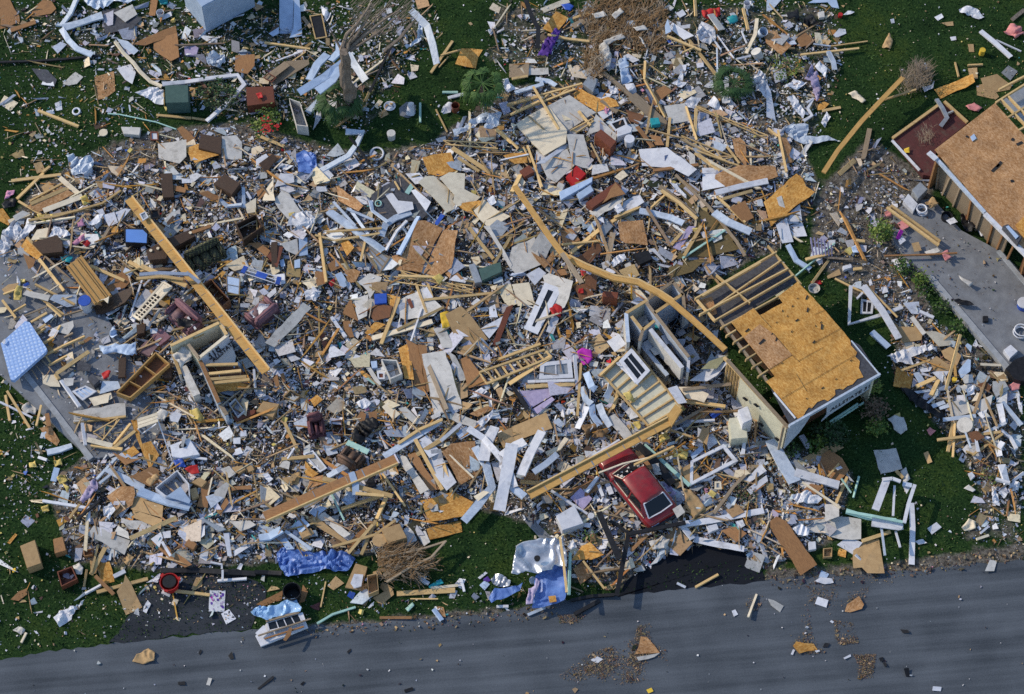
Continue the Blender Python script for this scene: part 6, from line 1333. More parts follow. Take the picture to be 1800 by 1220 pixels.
S(8,'!thin white rail bent at a right angle, lower left corner of the heap','300,1082 630,1135 625,1230',20,'white',lm='white angled rail');S(8,'white trim','270,775 330,795',20,'white');Mt(8,'grey blue gutter elbow','330,740 420,720 505,690',44,lm='gutter elbow');S(8,'blue roll','400,850 375,945',40,'blue');S(8,'long black pole','540,1215 700,1080',18,'dark');S(8,'orange pole','490,1200 560,1105',16);C(8,'lilac blue gauze','lilac','630,960 670,920 690,1000 580,1100 560,1080',amp=.15);S(8,'blue trim','680,930 820,780',18,'metal');S(8,'blue trim','700,960 800,880',18,'metal');C(8,'white bag','white','725,1130 780,1095 815,1150 770,1210 730,1190',amp=.12,**N3)
S(8,'!thin white pole lying on the grass at the left frame edge','0,388 228,498',14,'white',lm='thin white lawn pole');S(8,'long pine stud','50,310 210,570',18);S(8,'pine stud','40,340 70,520',18);S(8,'pine stud','290,410 255,555',14);C(8,'grey crumpled carpet','gyp','150,430 210,380 270,430 250,470 180,470',amp=.15);P(8,'orange brown torn carpet','osbd','280,570 350,550 420,660 400,695 320,640',lm='torn orange carpet');S(8,'tan board','330,470 345,560',30,'ply');P(8,'orange board scrap','osb','-20,710 25,735 -20,780')
for s in ('205,820 250,805 260,850 210,850','400,920 460,900 480,950 420,970','440,960 490,990 470,1020','290,1130 340,1110 350,1160 300,1165','380,800 430,790 440,830 390,840'): C(8,'yellow insulation scrap','insul',s, amp=.1, seg=.09,**N4)
# ================================================================ middle band, centre (crop 5)
P(5,'cream pointed board','cream','45,190 120,10 135,190');P(5,'orange plywood','ply','0,120 55,90 80,130 20,185');P(5,'!big pale grey tapering board in the upper middle of the heap','gyp','130,200 200,90 245,160 325,280 225,320 160,250',lm='grey tapering board');C(5,'white crumpled papers','white','215,380 260,290 340,270 420,310 410,370 320,400 260,370',amp=.15, seg=.12, name='paper_heap',cat='paper');P(5,'white folder','white','170,0 260,0 270,60 130,95',**N6)
P(5,'orange brown board','osbd','565,90 610,110 755,225 720,265 580,190',lm='orange brown lobed board');
Mt(5,'long greyish gutter','510,260 620,340 760,440 900,540',60,lm='long greyish gutter');S(5,'long thin grey rail','545,200 700,370',18,'metal');S(5,'white angle rail','660,250 790,430',22,'metal');S(5,'grey rail','640,250 830,330',18,'metal')
S(5,'pine lath','495,410 885,385',14);S(5,'pine lath','560,470 870,420',14);S(5,'pine lath','415,435 680,505',16);S(5,'!single straight pine stud standing out in the centre left of the heap','448,420 495,765',22,lm='lone upright stud');S(5,'pine lath','775,445 735,620',16);S(5,'brown splintered plank','590,530 790,535',40,'ply');P(5,'orange board','osb','590,480 640,460 690,520 640,580')
FR(5,'pale window box with shelf bars','680,450 720,435 945,590 870,705',14,'owood','steel',2,lm='grey barred shelf',name='shelf_unit',cat='shelf');P(5,'orange leaning board','osbd','955,580 1045,560 1025,680 985,680')
P(5,'!broad rust-orange particleboard sheet with a blue edge, centre of the heap','osbd','1140,330 1190,330 1315,385 1180,640 1030,620 1040,560',lm='broad rusty board',g=(-.05,.1));P(5,'!narrower rust-orange board beside the broad rusty one, speckled with white','osbd','1320,395 1420,400 1375,660 1290,720 1175,700 1240,550',lm='narrow rusty board',g=(.08,.05));P(5,'rusty strip of board','osbd','1030,625 1180,645 1165,695 1030,680');P(5,'rusty board end','osbd','1330,700 1370,650 1460,740 1390,765')
Mt(5,'long blue metal edging','1140,300 1080,420 1000,570',34,'blue',lm='blue metal edging');Mt(5,'grey curled gutter','880,440 910,360 980,310 1090,270',44);Mt(5,'pale trim','910,540 990,400 1060,330',20,'white')
P(5,'!black liner basin with a pale rim and white scraps on it','felt','810,150 1010,20 1060,30 1180,130 1250,260 1160,330 920,340 840,280 800,200',lm='black pool liner',tilt=0, name='pool_liner',cat='liner');Mt(5,'rim of the black liner','805,190 820,260 930,340',26,'metal',fl=.05);P(5,'lilac white torn panel','white','905,145 960,135 1000,190 1100,200 1110,250 1000,285');P(5,'lilac white panel','white','1090,120 1120,110 1230,200 1195,265');P(5,'white panel','white','1050,0 1150,-5 1200,60 1120,75');S(5,'mint tube','1060,140 1100,80',34,'mint');RING(5,'green ring','mint','860,210',26,8, name='hoop',cat='hoop');S(5,'yellow lath','975,55 1010,115',10)
P(5,'!bright cream wallboard with a ragged fold, upper centre of the heap','cream','1140,60 1190,20 1250,15 1400,150 1380,180 1410,240 1340,275',lm='cream curled wallboard',g=(-.25,0));P(5,'!brightest cream wallboard with a dark hole, right of the folded one','cream','1290,30 1360,-10 1470,0 1465,110 1580,165 1540,200 1420,230 1385,200 1395,150',lm='bright cream wallboard',g=(-.2,.05));P(5,'orange torn board','osb','1410,215 1570,190 1610,195 1520,260 1560,310');P(5,'!cream square board at the left end of the long winding beam','cream','1515,240 1600,180 1700,260 1790,300 1630,375 1570,320',lm='cream square board')
P(5,'orange board','osb','1205,0 1290,-20 1350,0 1290,20');BK(5,'dark pan','rbrown','1655,125',34,.1, name='pan',cat='pan');C(5,'white twisted cloth','white','1620,190 1670,160 1690,210 1650,230',amp=.1, seg=.1)
P(5,'!long narrow grey board pointing down from the cream square board','gyp','1600,370 1640,365 1740,530 1800,640 1790,670 1710,530',lm='long grey board');S(5,'long pine stud','1670,640 1800,430',22);S(5,'long splintered stud','1500,380 1580,490 1670,600',22);
TR(5,'!flat yellow roof truss lying under the narrow rusty board','900,720 1520,790 900,750 1520,840',9,w=.05,lm='flat yellow truss');TR(5,'second yellow roof truss','1010,680 1530,820 1020,700 1500,835',8,w=.045);S(5,'long pine stud','1180,890 1720,835',18,lm='long low pine stud');S(5,'long pine stud','1000,720 1310,730',18);S(5,'pine lath','1130,790 1200,980',16);S(5,'pine lath','1210,780 1240,870',16);C(5,'yellow insulation clump','insul','1240,740 1290,710 1330,740 1290,790',amp=.15, seg=.1,**N4)
X(5,'!pale blue and grey metal appliance beside the flat yellow truss','steel','1495,640 1540,630 1590,760 1540,770',.35,lm='pale blue steel box',name='appliance',cat='appliance');X(5,'grey metal box','green','1565,670 1720,620 1730,690 1590,755',.35,name='metal_box',cat='box');P(5,'blue slatted panel','dblue','1255,350 1300,280 1330,290 1275,365')
P(5,'white wallboard wedge','gyp','720,760 800,700 885,730 800,880 780,820');P(5,'blue white rounded board','blue','555,710 600,690 655,780 600,810');P(5,'orange board','ply','500,640 560,600 620,650 530,690');P(5,'orange board','osbd','620,680 690,670 735,690 700,760 650,770');P(5,'rust board','ply','410,690 480,680 500,770 430,790');P(5,'pale blue board','blue','300,450 360,450 365,570 305,580');P(5,'grey white board','gyp','175,490 290,455 300,580 210,540')
X(5,'bright blue square bin','dblue','830,845 920,840 920,910 835,918',.3,lm='bright blue bin',name='plastic_bin',cat='bin');P(5,'yellow orange folded board','osb','918,845 1015,870 975,960 930,910');S(5,'long pine plank','1005,880 880,1200',26,lm='split pine plank');P(5,'!pale grey wall panel with two brown slots, just under the yellow truss','gyp','1010,890 1180,800 1310,940 1250,1000 1050,1030 1010,1010',lm='pale panel with brown slots');P(5,'brown slot board','rbrown','1060,885 1085,878 1110,940 1090,950');P(5,'white socket plate','white','1165,830 1200,795 1245,870 1200,890')
P(5,'grey marbled shard','gyp','690,880 790,850 780,1000 720,1030 700,960');P(5,'brown shard','ply','610,980 665,880 690,950 720,1040');P(5,'dark rust board','dply','775,940 850,920 960,930 940,1010 830,1040');P(5,'orange splintered board','osb','765,1120 840,1040 910,1060 800,1140');P(5,'brown plank','ply','610,1035 660,1035 690,1150 640,1155');S(5,'white corner rail','530,1010 630,1150',22,'white')
S(5,'!cream white square beam lying across the centre of the heap','815,1160 1240,1040',44,'cream',lm='cream white beam',name='white_beam',cat='beam');S(5,'long pine stud','990,1100 1320,940',18);S(5,'thin white tube','1165,950 1090,1180',12,'white')
P(5,'!large smooth tan plywood sheet with a yellow shirt at its corner','tan','1330,990 1440,930 1520,1010 1630,1165 1490,1225 1400,1150',lm='big tan plywood');C(5,'!yellow shirt lying on the corner of the large tan plywood','yellow','1295,985 1340,970 1390,985 1370,1080 1310,1090',amp=.08,lm='yellow shirt',name='shirt',cat='shirt');P(5,'white long panel','gyp','1245,1090 1330,1080 1400,1225 1310,1225');P(5,'dark red-brown post','rbrown','1760,940 1810,920 1700,1210 1660,1205',t=.1);P(5,'white panel','white','1580,1090 1740,1000 1740,1040 1640,1160')
P(5,'!long white broken panel lying diagonally on the open middle floor','gyp','60,1190 330,905 390,945 130,1220',lm='long white broken panel');P(5,'pale square sheet','white','1640,940 1680,920 1700,1010 1640,1010');C(5,'blue white bags','white','340,840 400,800 460,830 420,900 350,890',amp=.12, seg=.12)
for s, mk in (('440,1130 480,1120 485,1150 450,1160','rbrown'),('270,610 310,600 310,660 270,665','blue'),('165,610 195,600 205,650 175,655','blue'),('75,580 155,510 190,520 150,660','rbrown'),('105,490 150,480 145,660 110,655','brown')): P(5, {'rbrown': 'red brown scrap board','blue': 'pale blue scrap','brown': 'dark brown plank'}[mk], mk, s)
C(5,'red cloth scrap','red','510,770 550,740 560,770 530,800',amp=.06, seg=.08)
# ================================================================ centre right (crop 6)
S(6,'!very long winding orange beam snaking from the centre to the roofed house','20,90 130,250 260,440 350,560 400,600 520,660 720,740 890,770 1040,850 1130,910 1260,1020 1360,1110 1500,1240',38,'beam',h=1.8, slope=1.4,t=.14,lm='winding beam',name='roof_beam',cat='beam',group='long roof beams')
S(6,'edge board of the winding beam','400,575 520,635 720,715 890,745 1050,830 1140,890',14,'wood',h=1.95, slope=.5,t=.06)
S(6,'long tapered board','350,560 420,660 490,770',34,'owood',lm='long tapered board');S(6,'pine post','0,130 60,10',30)
pass
P(6,'grey green long panel','gyp','545,280 780,165 800,180 600,310');P(6,'white long panel','white','740,250 900,150 930,200 780,300');P(6,'lilac board','white','580,280 640,310 650,350 600,320');Mt(6,'long bright blue-grey gutter','895,260 1000,280 1120,310 1205,350',46,lm='blue-grey gutter tray');S(6,'long pine stud','700,340 900,230',26);S(6,'pine lath','980,240 1090,140',14);S(6,'long pine stud','1040,90 1290,290',30,'owood');S(6,'pine stud','720,310 890,240',20);C(6,'white bags','white','720,230 760,215 785,260 740,290',amp=.1, seg=.1)
P(6,'pale blue window panel','blue','525,395 570,335 600,350 550,420');P(6,'grey slate panel','steel','615,390 660,330 710,370 640,450');P(6,'brown panel','ply','340,400 420,385 480,470 360,500');S(6,'long pine plank','410,560 620,390',32,lm='pine plank pair');S(6,'long pine lath','350,500 620,475',14)
P(6,'!yellow-brown square board with ragged lower edge, right of the winding beam','osbd','745,340 920,325 955,505 800,490 765,470',lm='yellow brown square board');P(6,'dark red cloth panel','dply','440,600 610,470 630,540 520,650');P(6,'grey plank','owood','650,640 690,410 730,420 680,660');P(6,'blue edge strip','blue','620,440 640,430 660,500 640,510')
P(6,'!olive brown carpet floor exposed in the right part of the heap','carpet','1160,90 1210,70 1490,370 1600,530 1420,570 1160,600 1200,480 1300,330',lm='olive carpet floor',tilt=0, jag=2,h=.34);P(6,'second olive carpet piece','carpet','1100,660 1230,610 1370,600 1270,690 1120,730',tilt=0,h=.33)
S(6,'long wooden edge board','1150,10 1380,230 1580,480 1640,580',20,'owood',lm='long carpet edge board');P(6,'lilac and blue board','lilac','1130,520 1240,370 1290,370 1180,540');P(6,'white broken board','white','1180,540 1280,440 1300,440 1230,520');S(6,'long mint pipe','1505,395 1200,595',14,'mint',lm='long mint pipe');S(6,'pine stud','1330,370 1210,580',24);S(6,'pine stud','1190,420 1120,500',22);S(6,'long pine lath','1050,120 1180,210 1300,320',24);C(6,'white crumpled cloth','white','1110,70 1160,80 1220,150 1230,180 1150,120',amp=.1, seg=.1)
Mt(6,'!curved grey-blue metal panel right of the olive carpet','1420,270 1520,340 1680,410',56,'metal',lm='curved grey-blue panel',roll=.15);P(6,'white leaf-like paper','white','1325,415 1350,405 1385,455 1350,460',**N6);S(6,'broken pine stud','1440,160 1640,345',16);S(6,'broken pine stud','1590,200 1690,310',16);P(6,'brown board','ply','1530,240 1640,190 1700,310 1630,345')
P(6,'!pale torn soffit left of the brown speckled board','white','1340,-5 1440,0 1430,40 1500,90 1340,120',lm='pale torn soffit');P(6,'!long brown speckled particleboard with pale lower edge, right side','osbd','1430,10 1600,-60 1850,-50 1870,20 1600,100 1420,150',lm='brown speckled board',g=(.0,.12));Mt(6,'pale lower edge strip','1430,135 1600,90 1800,50',40,'white')
S(6,'pine stud','1480,180 1690,120',22);P(7,'!large orange square plywood tilted beside the brown speckled board','osb','-30,200 200,0 330,130 20,370',lm='orange tilted square',g=(-.05,.05));P(7,'white lid on the board','gyp','60,170 95,155 120,240 85,250');P(7,'white panel','white','160,270 225,215 240,330 140,360',lm='white folded panel');P(7,'white grid panel','white','55,360 130,310 180,480 100,490');P(7,'white panel','white','140,370 240,340 275,440 180,445')
Mt(7,'!pale blue bent downspout above the bare rafters','140,500 200,610 300,670',40,'blue',lm='pale blue downspout',name='downspout',cat='downspout')
def fan():
    o = empty('wicker_fan',W(*pts(7,'390,520')[0], .2));a = W(*pts(7,'385,580')[0], .25)
    for s in ('300,450','325,450','350,455','372,458','395,462','420,480','445,500'):
        bm = bmesh.new();e = W(*pts(7, s)[0], .8);bar(bm, W(*pts(7, f"{320+(float(s.split(',')[0])-300)*.9:.0f},580")[0], .25), e, .06,.04);sub('spindle',bm, M['lilac'], o)
    bm = bmesh.new();bar(bm, *[W(x, y, .25) for x, y in pts(7,'265,605 465,555')], .14,.1);sub('rail',bm, M['wood'], o)
    reg(o,'','headboard',pts(7,'385,520')[0], 22,'lilac spindle headboard',label='lilac spindle headboard with pine rail on the dark grass');
fan()
S(7,'brown broken branch','400,590 600,605',16,'bark');S(7,'thin mint pipe','195,720 470,490',10,'mint');S(7,'pine stud','425,610 310,770',18);S(7,'short pine stud','600,675 660,668',22);S(7,'pine lath','470,740 690,850',14);P(7,'tan torn board','tan','415,720 500,670 515,710 420,740');X(7,'white small appliance','white','525,650 585,635 590,660 530,680',.2,name='appliance',cat='appliance');C(7,'red cloth','red','300,760 370,750 380,780 310,785',amp=.06, seg=.08);BK(7,'white wide bowl','gyp','325,805',42,.15, name='bowl',cat='bowl');S(7,'yellow block','605,470 680,478',24);C(7,'blue rag','blue','585,520 620,500 640,560 600,560',amp=.06, seg=.08);BK(7,'white small pot','white','440,425',20,.2, name='flower_pot',cat='pot')
# bare frame, window and trough by the dark gap
S(7,'!white V-shaped gutter frame lying on the grass beside the roofed house','582,790 570,1060 780,1000 945,940',26,'white',lm='white angled frame',h=.3);S(7,'!long white scratched trough beside the V-shaped gutter frame','670,790 800,960 920,1160',50,'white',lm='white long trough',h=.6);FR(7,'white window box with small dark pane','655,880 745,900 735,985 650,985',16,'white','dark',1,lm='white window box');S(7,'white short rail','625,880 665,840',14,'white');S(7,'pine lath','690,785 910,1010',10)
P(7,'white folded card','white','950,910 1060,900 1075,990 1010,985');S(7,'white lath','1065,970 1165,1015',24,'white');P(7,'tan grey board','tan','910,1075 1090,1080 1080,1170 940,1190',lm='tan grey board');P(7,'!bright cream rounded wallboard shard near the slab edge','cream','1105,1110 1180,1110 1300,1160 1320,1200 1200,1215',lm='bright cream shard',g=(-.3,0));Mt(7,'pale trough end','730,1110 850,1220',44,'blue');S(7,'white post','1010,1010 1100,1130',30,'gyp')
TR(7,'!pair of honey timbers lying on the bare right slab with pink insulation','835,240 1200,505 865,225 1210,480',1,w=.12, zig=False,lm='pink-flecked timbers',name='timber_pair',cat='timber');C(7,'pink insulation scrap','pinki','820,280 860,260 870,310 830,310',amp=.1, seg=.08,**N4);P(7,'pale pink foam board','pinki','910,350 960,320 990,375 940,400');S(7,'magenta tube','910,460 940,400',26,'magenta',name='plastic_tube',cat='tube',label='magenta plastic tube at the slab edge under the pink foam');P(7,'pale board','white','915,470 945,440 970,470 930,500');S(7,'long thin brown lath','820,580 1100,572 1330,560',12,'ply',lm='long brown lath');C(7,'red insulation scrap','pinki','1215,560 1260,540 1290,590 1250,620',amp=.1, seg=.08,**N4);P(7,'grey board scrap','gyp','1100,550 1190,520 1210,545 1130,580');P(7,'tan board','tan','1010,490 1060,480 1080,540 1030,550')
X(7,'small black and white speaker','dark','1512,1000 1548,1000 1550,1040 1512,1040',.15,name='speaker',cat='speaker');C(7,'black rag','dark','1300,890 1340,880 1420,900 1450,925 1400,930 1340,920',amp=.05, seg=.1);C(7,'pale rag with lath','gyp','1340,720 1390,750 1445,770 1420,795 1360,760',amp=.06, seg=.1);RING(7,'!large white hose coil on the bare right slab','white','1775,1120',52,10, turns=3, name='hose_coil',cat='hose',lm='large white hose coil')
BK(7,'round blue and white tub','dblue','1800,910',46,.35, name='tub',cat='tub',lid='white',open_=False);X('s','!white square lidded tub near the lower corner of the right slab','white','715,935 770,895 825,945 765,1000',.3,name='plastic_box',cat='box',lm='white lidded tub');P('s','!black glossy panel at the right frame edge below the slab','dark','730,1080 800,1010 880,980 880,1180 800,1160',t=.4,lm='black hood',name='car_hood',cat='panel',h=.6)
BUSH(7,'bright green shrub by the slab','720,370 790,320 870,360 860,440 790,480 730,430',.9,['leaf','leafy'], 420,.13,lm='bright green slab shrub');BUSH(7,'green shrub row','880,620 940,600 1010,640 980,700 900,680',.6,['leaf','leafd'], 260,.11);BUSH(7,'green shrub row','1010,690 1080,680 1110,740 1060,780',.6,['leaf','leafy'], 240,.11);BUSH(7,'green shrub row','1060,770 1140,760 1180,830 1100,850',.5,['leaf','leafd'], 200,.11);BUSH(7,'green shrub row','1180,920 1260,890 1280,960 1210,980',.5,['leaf','leafd'], 180,.11);BUSH(7,'green shrub row','1280,1050 1380,1030 1400,1110 1310,1120',.5,['leafd','leaf'], 200,.11)
# ================================================================ rooms in front of the winding beam (crop k, 6)
P(6,'!large pale grey square wallboard in the very centre','gyp','0,520 160,445 205,640 35,715 -30,640',lm='large pale square',g=(.03,.06));P(6,'!smaller grey square wallboard overlapping the large pale one','gyp','130,530 205,405 290,490 235,605',lm='smaller grey square');P(6,'orange wedge under panel','osbd','135,550 240,610 290,540 300,600 230,665');P(6,'lilac white paper panel','white','100,710 190,660 240,700 160,785');P(6,'!long pale board behind the white door with a glass slot','gyp','215,720 260,700 430,755 370,940 300,980 240,800',lm='long pale board');P(6,'bright white board','cream','0,780 120,765 160,920 40,930',lm='bright white board')
FR(6,'!white door with a narrow dark glass window, centre of the heap','85,1090 230,765 350,810 180,1130',44,'white','glass',lm='white door with window',name='door',cat='door',t=.05);P(6,'white board','white','240,1110 290,980 330,1020 290,1130')
C(6,'!bright red cushion lying beside the white door with window','red','260,960 310,915 360,950 340,1010 290,1005',amp=.08,lm='red cushion',**N9);P(6,'dark red door','dply','430,790 540,770 575,850 480,900',lm='dark red board');C(6,'bright red cloth','red','470,810 500,805 505,845 465,840',amp=.05, seg=.08);X(6,'!red-brown chest with a tan top below the winding beam','rbrown','635,840 650,825 748,835 742,880 640,865',.7,lm='red-brown bedside chest',name='wooden_chest',cat='chest');P(6,'dark red board','dply','500,690 600,720 590,820 520,780');C(6,'red bag','red','480,680 520,690 520,730 490,720',amp=.05, seg=.08);P(6,'brown board','ply','310,680 370,670 390,710 330,720')
P(6,'tan grey wall sheet','cream','820,810 870,790 960,890 870,920');X(6,'dark open cabinet','dark','850,560 960,540 990,600 900,640',.4,**N7);C(6,'white bags','white','690,640 720,590 790,570 800,610 720,660',amp=.15, seg=.12);P(6,'white plank','white','970,530 1000,525 1085,620 1070,625');P(6,'grey board','gyp','790,640 830,620 870,720 830,740')
def rooms():
    o = empty('room_walls',W(1165,580,0));T = lambda s, zz: [W(x, y, zz) for x, y in pts('k',s)]
    def wall(s, m, zt, zb=0, th=.11, edge='owood'):
        a, b = T(s, zt);bm = bmesh.new();md = (zt+zb)/2;bar(bm, Vector((a.x, a.y, md)), Vector((b.x, b.y, md)), th, zt-zb);sub('wall',bm, M[m], o)
        bm = bmesh.new();bar(bm, a+Vector((0,0,.03)), b+Vector((0,0,.03)), th+.03,.05);sub('top_plate',bm, M[edge], o)
    z = 1.9
    wall('215,430 410,310','stucco',z, edge='wood');wall('400,330 800,840','metal',z, edge='owood');wall('215,430 235,700','gyp',z, th=.14, edge='metal');wall('265,460 370,590','metal',z, edge='wood');wall('370,590 480,500','metal',z, edge='wood');wall('370,590 340,690','gyp',z, edge='owood')
    wall('440,580 740,940','gyp',1.9,.9, th=.16, edge='white');wall('800,840 790,980','gyp',1.7,edge='white');wall('340,700 600,1010','steel',.9,th=.16, edge='metal')
    wall('420,300 660,130','gyp',z, edge='owood');wall('650,140 740,250','metal',z, edge='owood');wall('480,430 745,250','metal',z, edge='wood');wall('745,250 760,400','gyp',1.9)
    for s, zz, m in (('440,360 640,160 730,250 500,420',.25,'brown'),('380,680 440,600 740,950 640,1040',.3,'dark'),('450,560 480,520 780,850 740,910',1.0,'owood'),('280,470 400,350 460,490 370,570',.3,'steel'),('480,450 700,400 880,850 800,830',.1,'dark')):
        sub('room_floor',boxbm(T(s, zz), .06,0), M[m], o)
    for s, m, h in (('370,700 440,660 470,740 400,780','white',1.0),('530,740 580,720 660,850 610,880','white',1.15),('650,820 700,790 760,860 720,890','dark',1.1)): sub('counter_block',boxbm(T(s, h), .5,.02), M[m], o)
    q = pts('k','215,430 410,310 660,130 760,400 800,980 600,1010 235,700');raise_h(inpoly(q), 1.5);reg(o,'','broken wall',cen(q), ext(q)*.7,'roofless bathroom',label='roofless pale walls of small rooms standing beside the winding beam')
rooms()
BK('k','bright green ball','teal','505,548',22,.3,h=1.35, open_=False, name='ball',cat='ball');BK('k','dark pan','dark','590,930',26,.2,h=1.0, name='pan',cat='pan');BK('k','dark pan','dark','640,900',22,.2,h=1.05, name='pan',cat='pan');C('k','deep blue cloth','dblue','665,990 690,955 740,975 720,1010',amp=.08, seg=.08,h=.7);C('k','white crumple in the tub room','white','320,440 350,390 410,420 430,500 370,520',amp=.1, seg=.08,h=.7)
P('k','!white square board just left of the roofless rooms','white','35,690 150,620 215,715 110,790',lm='white square board',h=1.0);C('k','lilac white cloth','gyp','110,780 150,730 220,720 210,770 140,800',amp=.08, seg=.1)
pass
WL(10,'!cream wall section lying tilted with its studs showing, above the red car','840,0 1190,430 960,560 640,200',8,'stucco','wood',h=1.1,lm='cream stud wall',name='stud_wall',sw=.07)
FR('k','!white window frame with dark broken panes on the cream stud wall','150,870 265,750 440,960 320,1090',34,'white','glass',1,h=1.45,lm='white window in stud wall');C('k','white torn curtain','white','120,890 160,880 260,1000 340,1110 290,1090 180,960',amp=.08, seg=.1,h=1.3)
P(10,'white door edge','white','1095,290 1160,270 1230,390 1170,400',h=1.2)
M['oliv'] = mat('olive_board',(.4,.39,.24),(.32,.31,.19), 4, dirt=.2);PN['oliv'] = ('wallboard','wallboard')
P(10,'pale olive door leaf','oliv','1330,155 1385,100 1520,55 1440,150',h=1.5,lm='olive door leaf',name='door',cat='door');P(10,'!white door leaf beneath the olive door leaf by the house wall','white','1250,235 1345,170 1540,85 1440,200 1370,240',h=1.2, name='door',cat='door');P(10,'white wallboard','cream','1170,280 1260,280 1385,330 1350,390 1230,360',h=.9);S(10,'pine plank','1220,380 1500,420',28,h=.7);P(10,'orange curved board','osbd','1190,510 1330,440 1415,435 1350,500');S(10,'blue bolster','1400,490 1470,440',46,'dblue',name='bolster',cat='pillow');S(10,'pine plank','1140,550 1370,420',20,'owood');S(10,'long brown board','1200,300 1540,260',22,'owood');S(10,'white tube','1260,525 1425,515',16,'white')
# fridge and other things left of the house
X(10,'!white refrigerator standing against the cream house wall','white','1588,440 1660,412 1692,510 1625,540',1.1,lm='white upright cooker',name='refrigerator',cat='refrigerator',bev=.03,h=1.5);X(10,'!pale boxy appliance in front of the white refrigerator','stucco','1525,500 1590,490 1650,560 1660,640 1540,650',.85,name='washing_machine',cat='appliance',bev=.03,h=.9)
P(10,'tan carton lid','tan','1310,640 1340,560 1390,580 1370,690',h=.7);P(10,'mint white panel','white','1370,680 1395,580 1450,670 1380,720');FR(10,'!large empty white window frame right of the red car','1255,800 1490,680 1590,800 1250,975',24,'white',None,lm='empty white window frame',t=.1);X(10,'brown slatted crate','tan','1180,860 1250,820 1330,920 1240,960',.25,name='crate',cat='crate');P(10,'white post','white','1600,770 1625,660 1645,665 1635,775');P(10,'blue grey board','blue','1255,760 1330,690 1350,720 1270,790');FR(10,'white and dark small frame','1140,580 1190,560 1225,610 1180,640',10,'white','dark',**N8);FR(10,'cream picture frame','1425,945 1470,945 1475,1000 1425,1000',12,'cream','steel',**N8)
C(10,'yellow flower-like tuft','insul','1375,1035 1400,1005 1440,1030 1420,1065',amp=.1, seg=.06);Mt(10,'long black roof edge','880,690 980,780 1130,960',60,'dark');S(10,'long mint rail','930,690 1250,975',26,'mint',lm='long mint rail');S(10,'thin white wire','610,885 780,820 1000,770',10,'cream',h=1.2);C(10,'tan crumpled tarp','tan','1200,1000 1250,1010 1370,1140 1280,1200 1215,1130',amp=.15,lm='tan crumpled cloth');C(10,'lilac crumpled cloth','lilac','1060,960 1110,970 1160,1040 1100,1060',amp=.1)
lbeam(10,'120,1045 1110,525',60,'long orange beam lying across the bonnet of the red car','beam over the car',.9,1.5,1)
P(10,'orange beam end block','beam','1090,480 1150,400 1195,440 1120,560',h=1.6,t=.2, name='timber_block',cat='timber');S(10,'pine end strut','1190,440 1080,600',24,h=1.3)
P(10,'tan grey panel','gyp','655,505 720,470 860,640 790,650');C(10,'yellow insulation','insul','830,540 900,520 910,570 850,590',amp=.15, seg=.1,**N4);C(10,'yellow insulation clump','insul','1030,620 1090,600 1110,650 1040,690',amp=.2, seg=.1,**N4);C(10,'yellow insulation clump','insul','1120,690 1240,740 1230,800 1130,780',amp=.2, seg=.1,**N4);C(10,'yellow insulation','insul','780,330 830,320 870,380 810,380',amp=.15, seg=.1,**N4)

# clutter lying in and around the roofless rooms and on the car
for s_, mk, h_ in (('300,480 400,440 430,520 350,560','gyp',.9),('480,560 560,520 600,600 520,640','tan',1.2),('560,250 640,210 680,300 600,340','ply',.5),('640,330 720,300 740,380 660,400','gyp',.8),('540,640 600,620 640,700 590,720','white',1.25),('440,760 500,730 540,800 480,820','gyp',1.1),('620,700 680,690 700,750 650,770','osbd',1.2),('700,480 760,450 800,520 740,560','gyp',.5)): P('k','broken sheet inside the roofless rooms',mk, s_,h=h_, tilt=.15, label='broken sheet lying inside the roofless pale rooms',group='sheets inside the roofless rooms')
P('c','thin brown board','ply','620,330 660,300 800,480 770,500',h=.98, tilt=.02);P('c','pale torn board','gyp','1000,900 1080,850 1130,930 1050,990',h=.95, tilt=.05) 
S(10,'long pine lath','1140,700 860,830',16,h=1.25);C(10,'grey white rag','gyp','980,830 1030,820 1050,900 1000,900',amp=.08, seg=.1)
# ================================================================ left of the car (crops 9,10)
TR(10,'!ladder-like yellow truss beside the white double window frame','-230,180 230,20 -180,260 280,70',9,w=.1, zig=False,lm='ladder-like truss');S(10,'long pine chord','-20,260 270,70',34);S(10,'long pine stud','-100,90 200,-20',20)
FR(10,'!white window frame with grey panes right of the ladder-like truss','200,110 415,85 430,215 190,225',30,'white','steel',1,lm='white window frame');S(10,'white sill','110,245 440,235',20,'white');S(10,'white jamb','440,60 460,300',22,'white');S(10,'pine sill','100,280 440,262',26)
C(10,'!bright magenta cloth bundle at the top of a pine stake','magenta','455,40 490,10 560,25 565,90 500,135',amp=.12,lm='magenta rag',name='cloth');S(10,'long pine stake','485,115 460,485',18,lm='pine stake');P(10,'!lilac stained board with black holes below the white window frame','lilac','50,310 330,285 350,300 130,430',lm='lilac board with holes');P(10,'purple grey board','lilac','140,440 280,350 300,370 180,470');Mt(10,'black blue edge trim','10,280 110,440',24,'dark')
Mt(10,'grey curled gutters','490,280 520,370 560,400',44);Mt(10,'blue curled gutter','520,180 560,280 590,300',50,'blue');Mt(10,'grey curled metal','660,360 690,300 700,250',40);Mt(10,'blue curled metal strip','560,400 570,480 620,550',40,'blue',lm='curled metal strips');Mt(10,'grey straight metal strip','610,400 640,480 690,560',44);S(10,'pale plank','530,420 460,575',44,'white');P(10,'yellow splintered board','wood','700,440 740,280 780,270 720,430',name='plank',cat='plank');S(10,'pine stud','620,200 760,70',22);P(10,'lilac white board','white','815,430 850,390 890,490 830,510');P(10,'white flap','white','750,400 790,390 840,450 820,480')
P(10,'!long tan board with a small black slot left of the red car','tan','0,560 240,460 285,570 20,660',lm='tan long cardboard');
def metalbent(s, w_, lk, mk='white',lm=None): Mt(10, lk, s, w_, mk,h=.9,lm=lm, roll=.3)
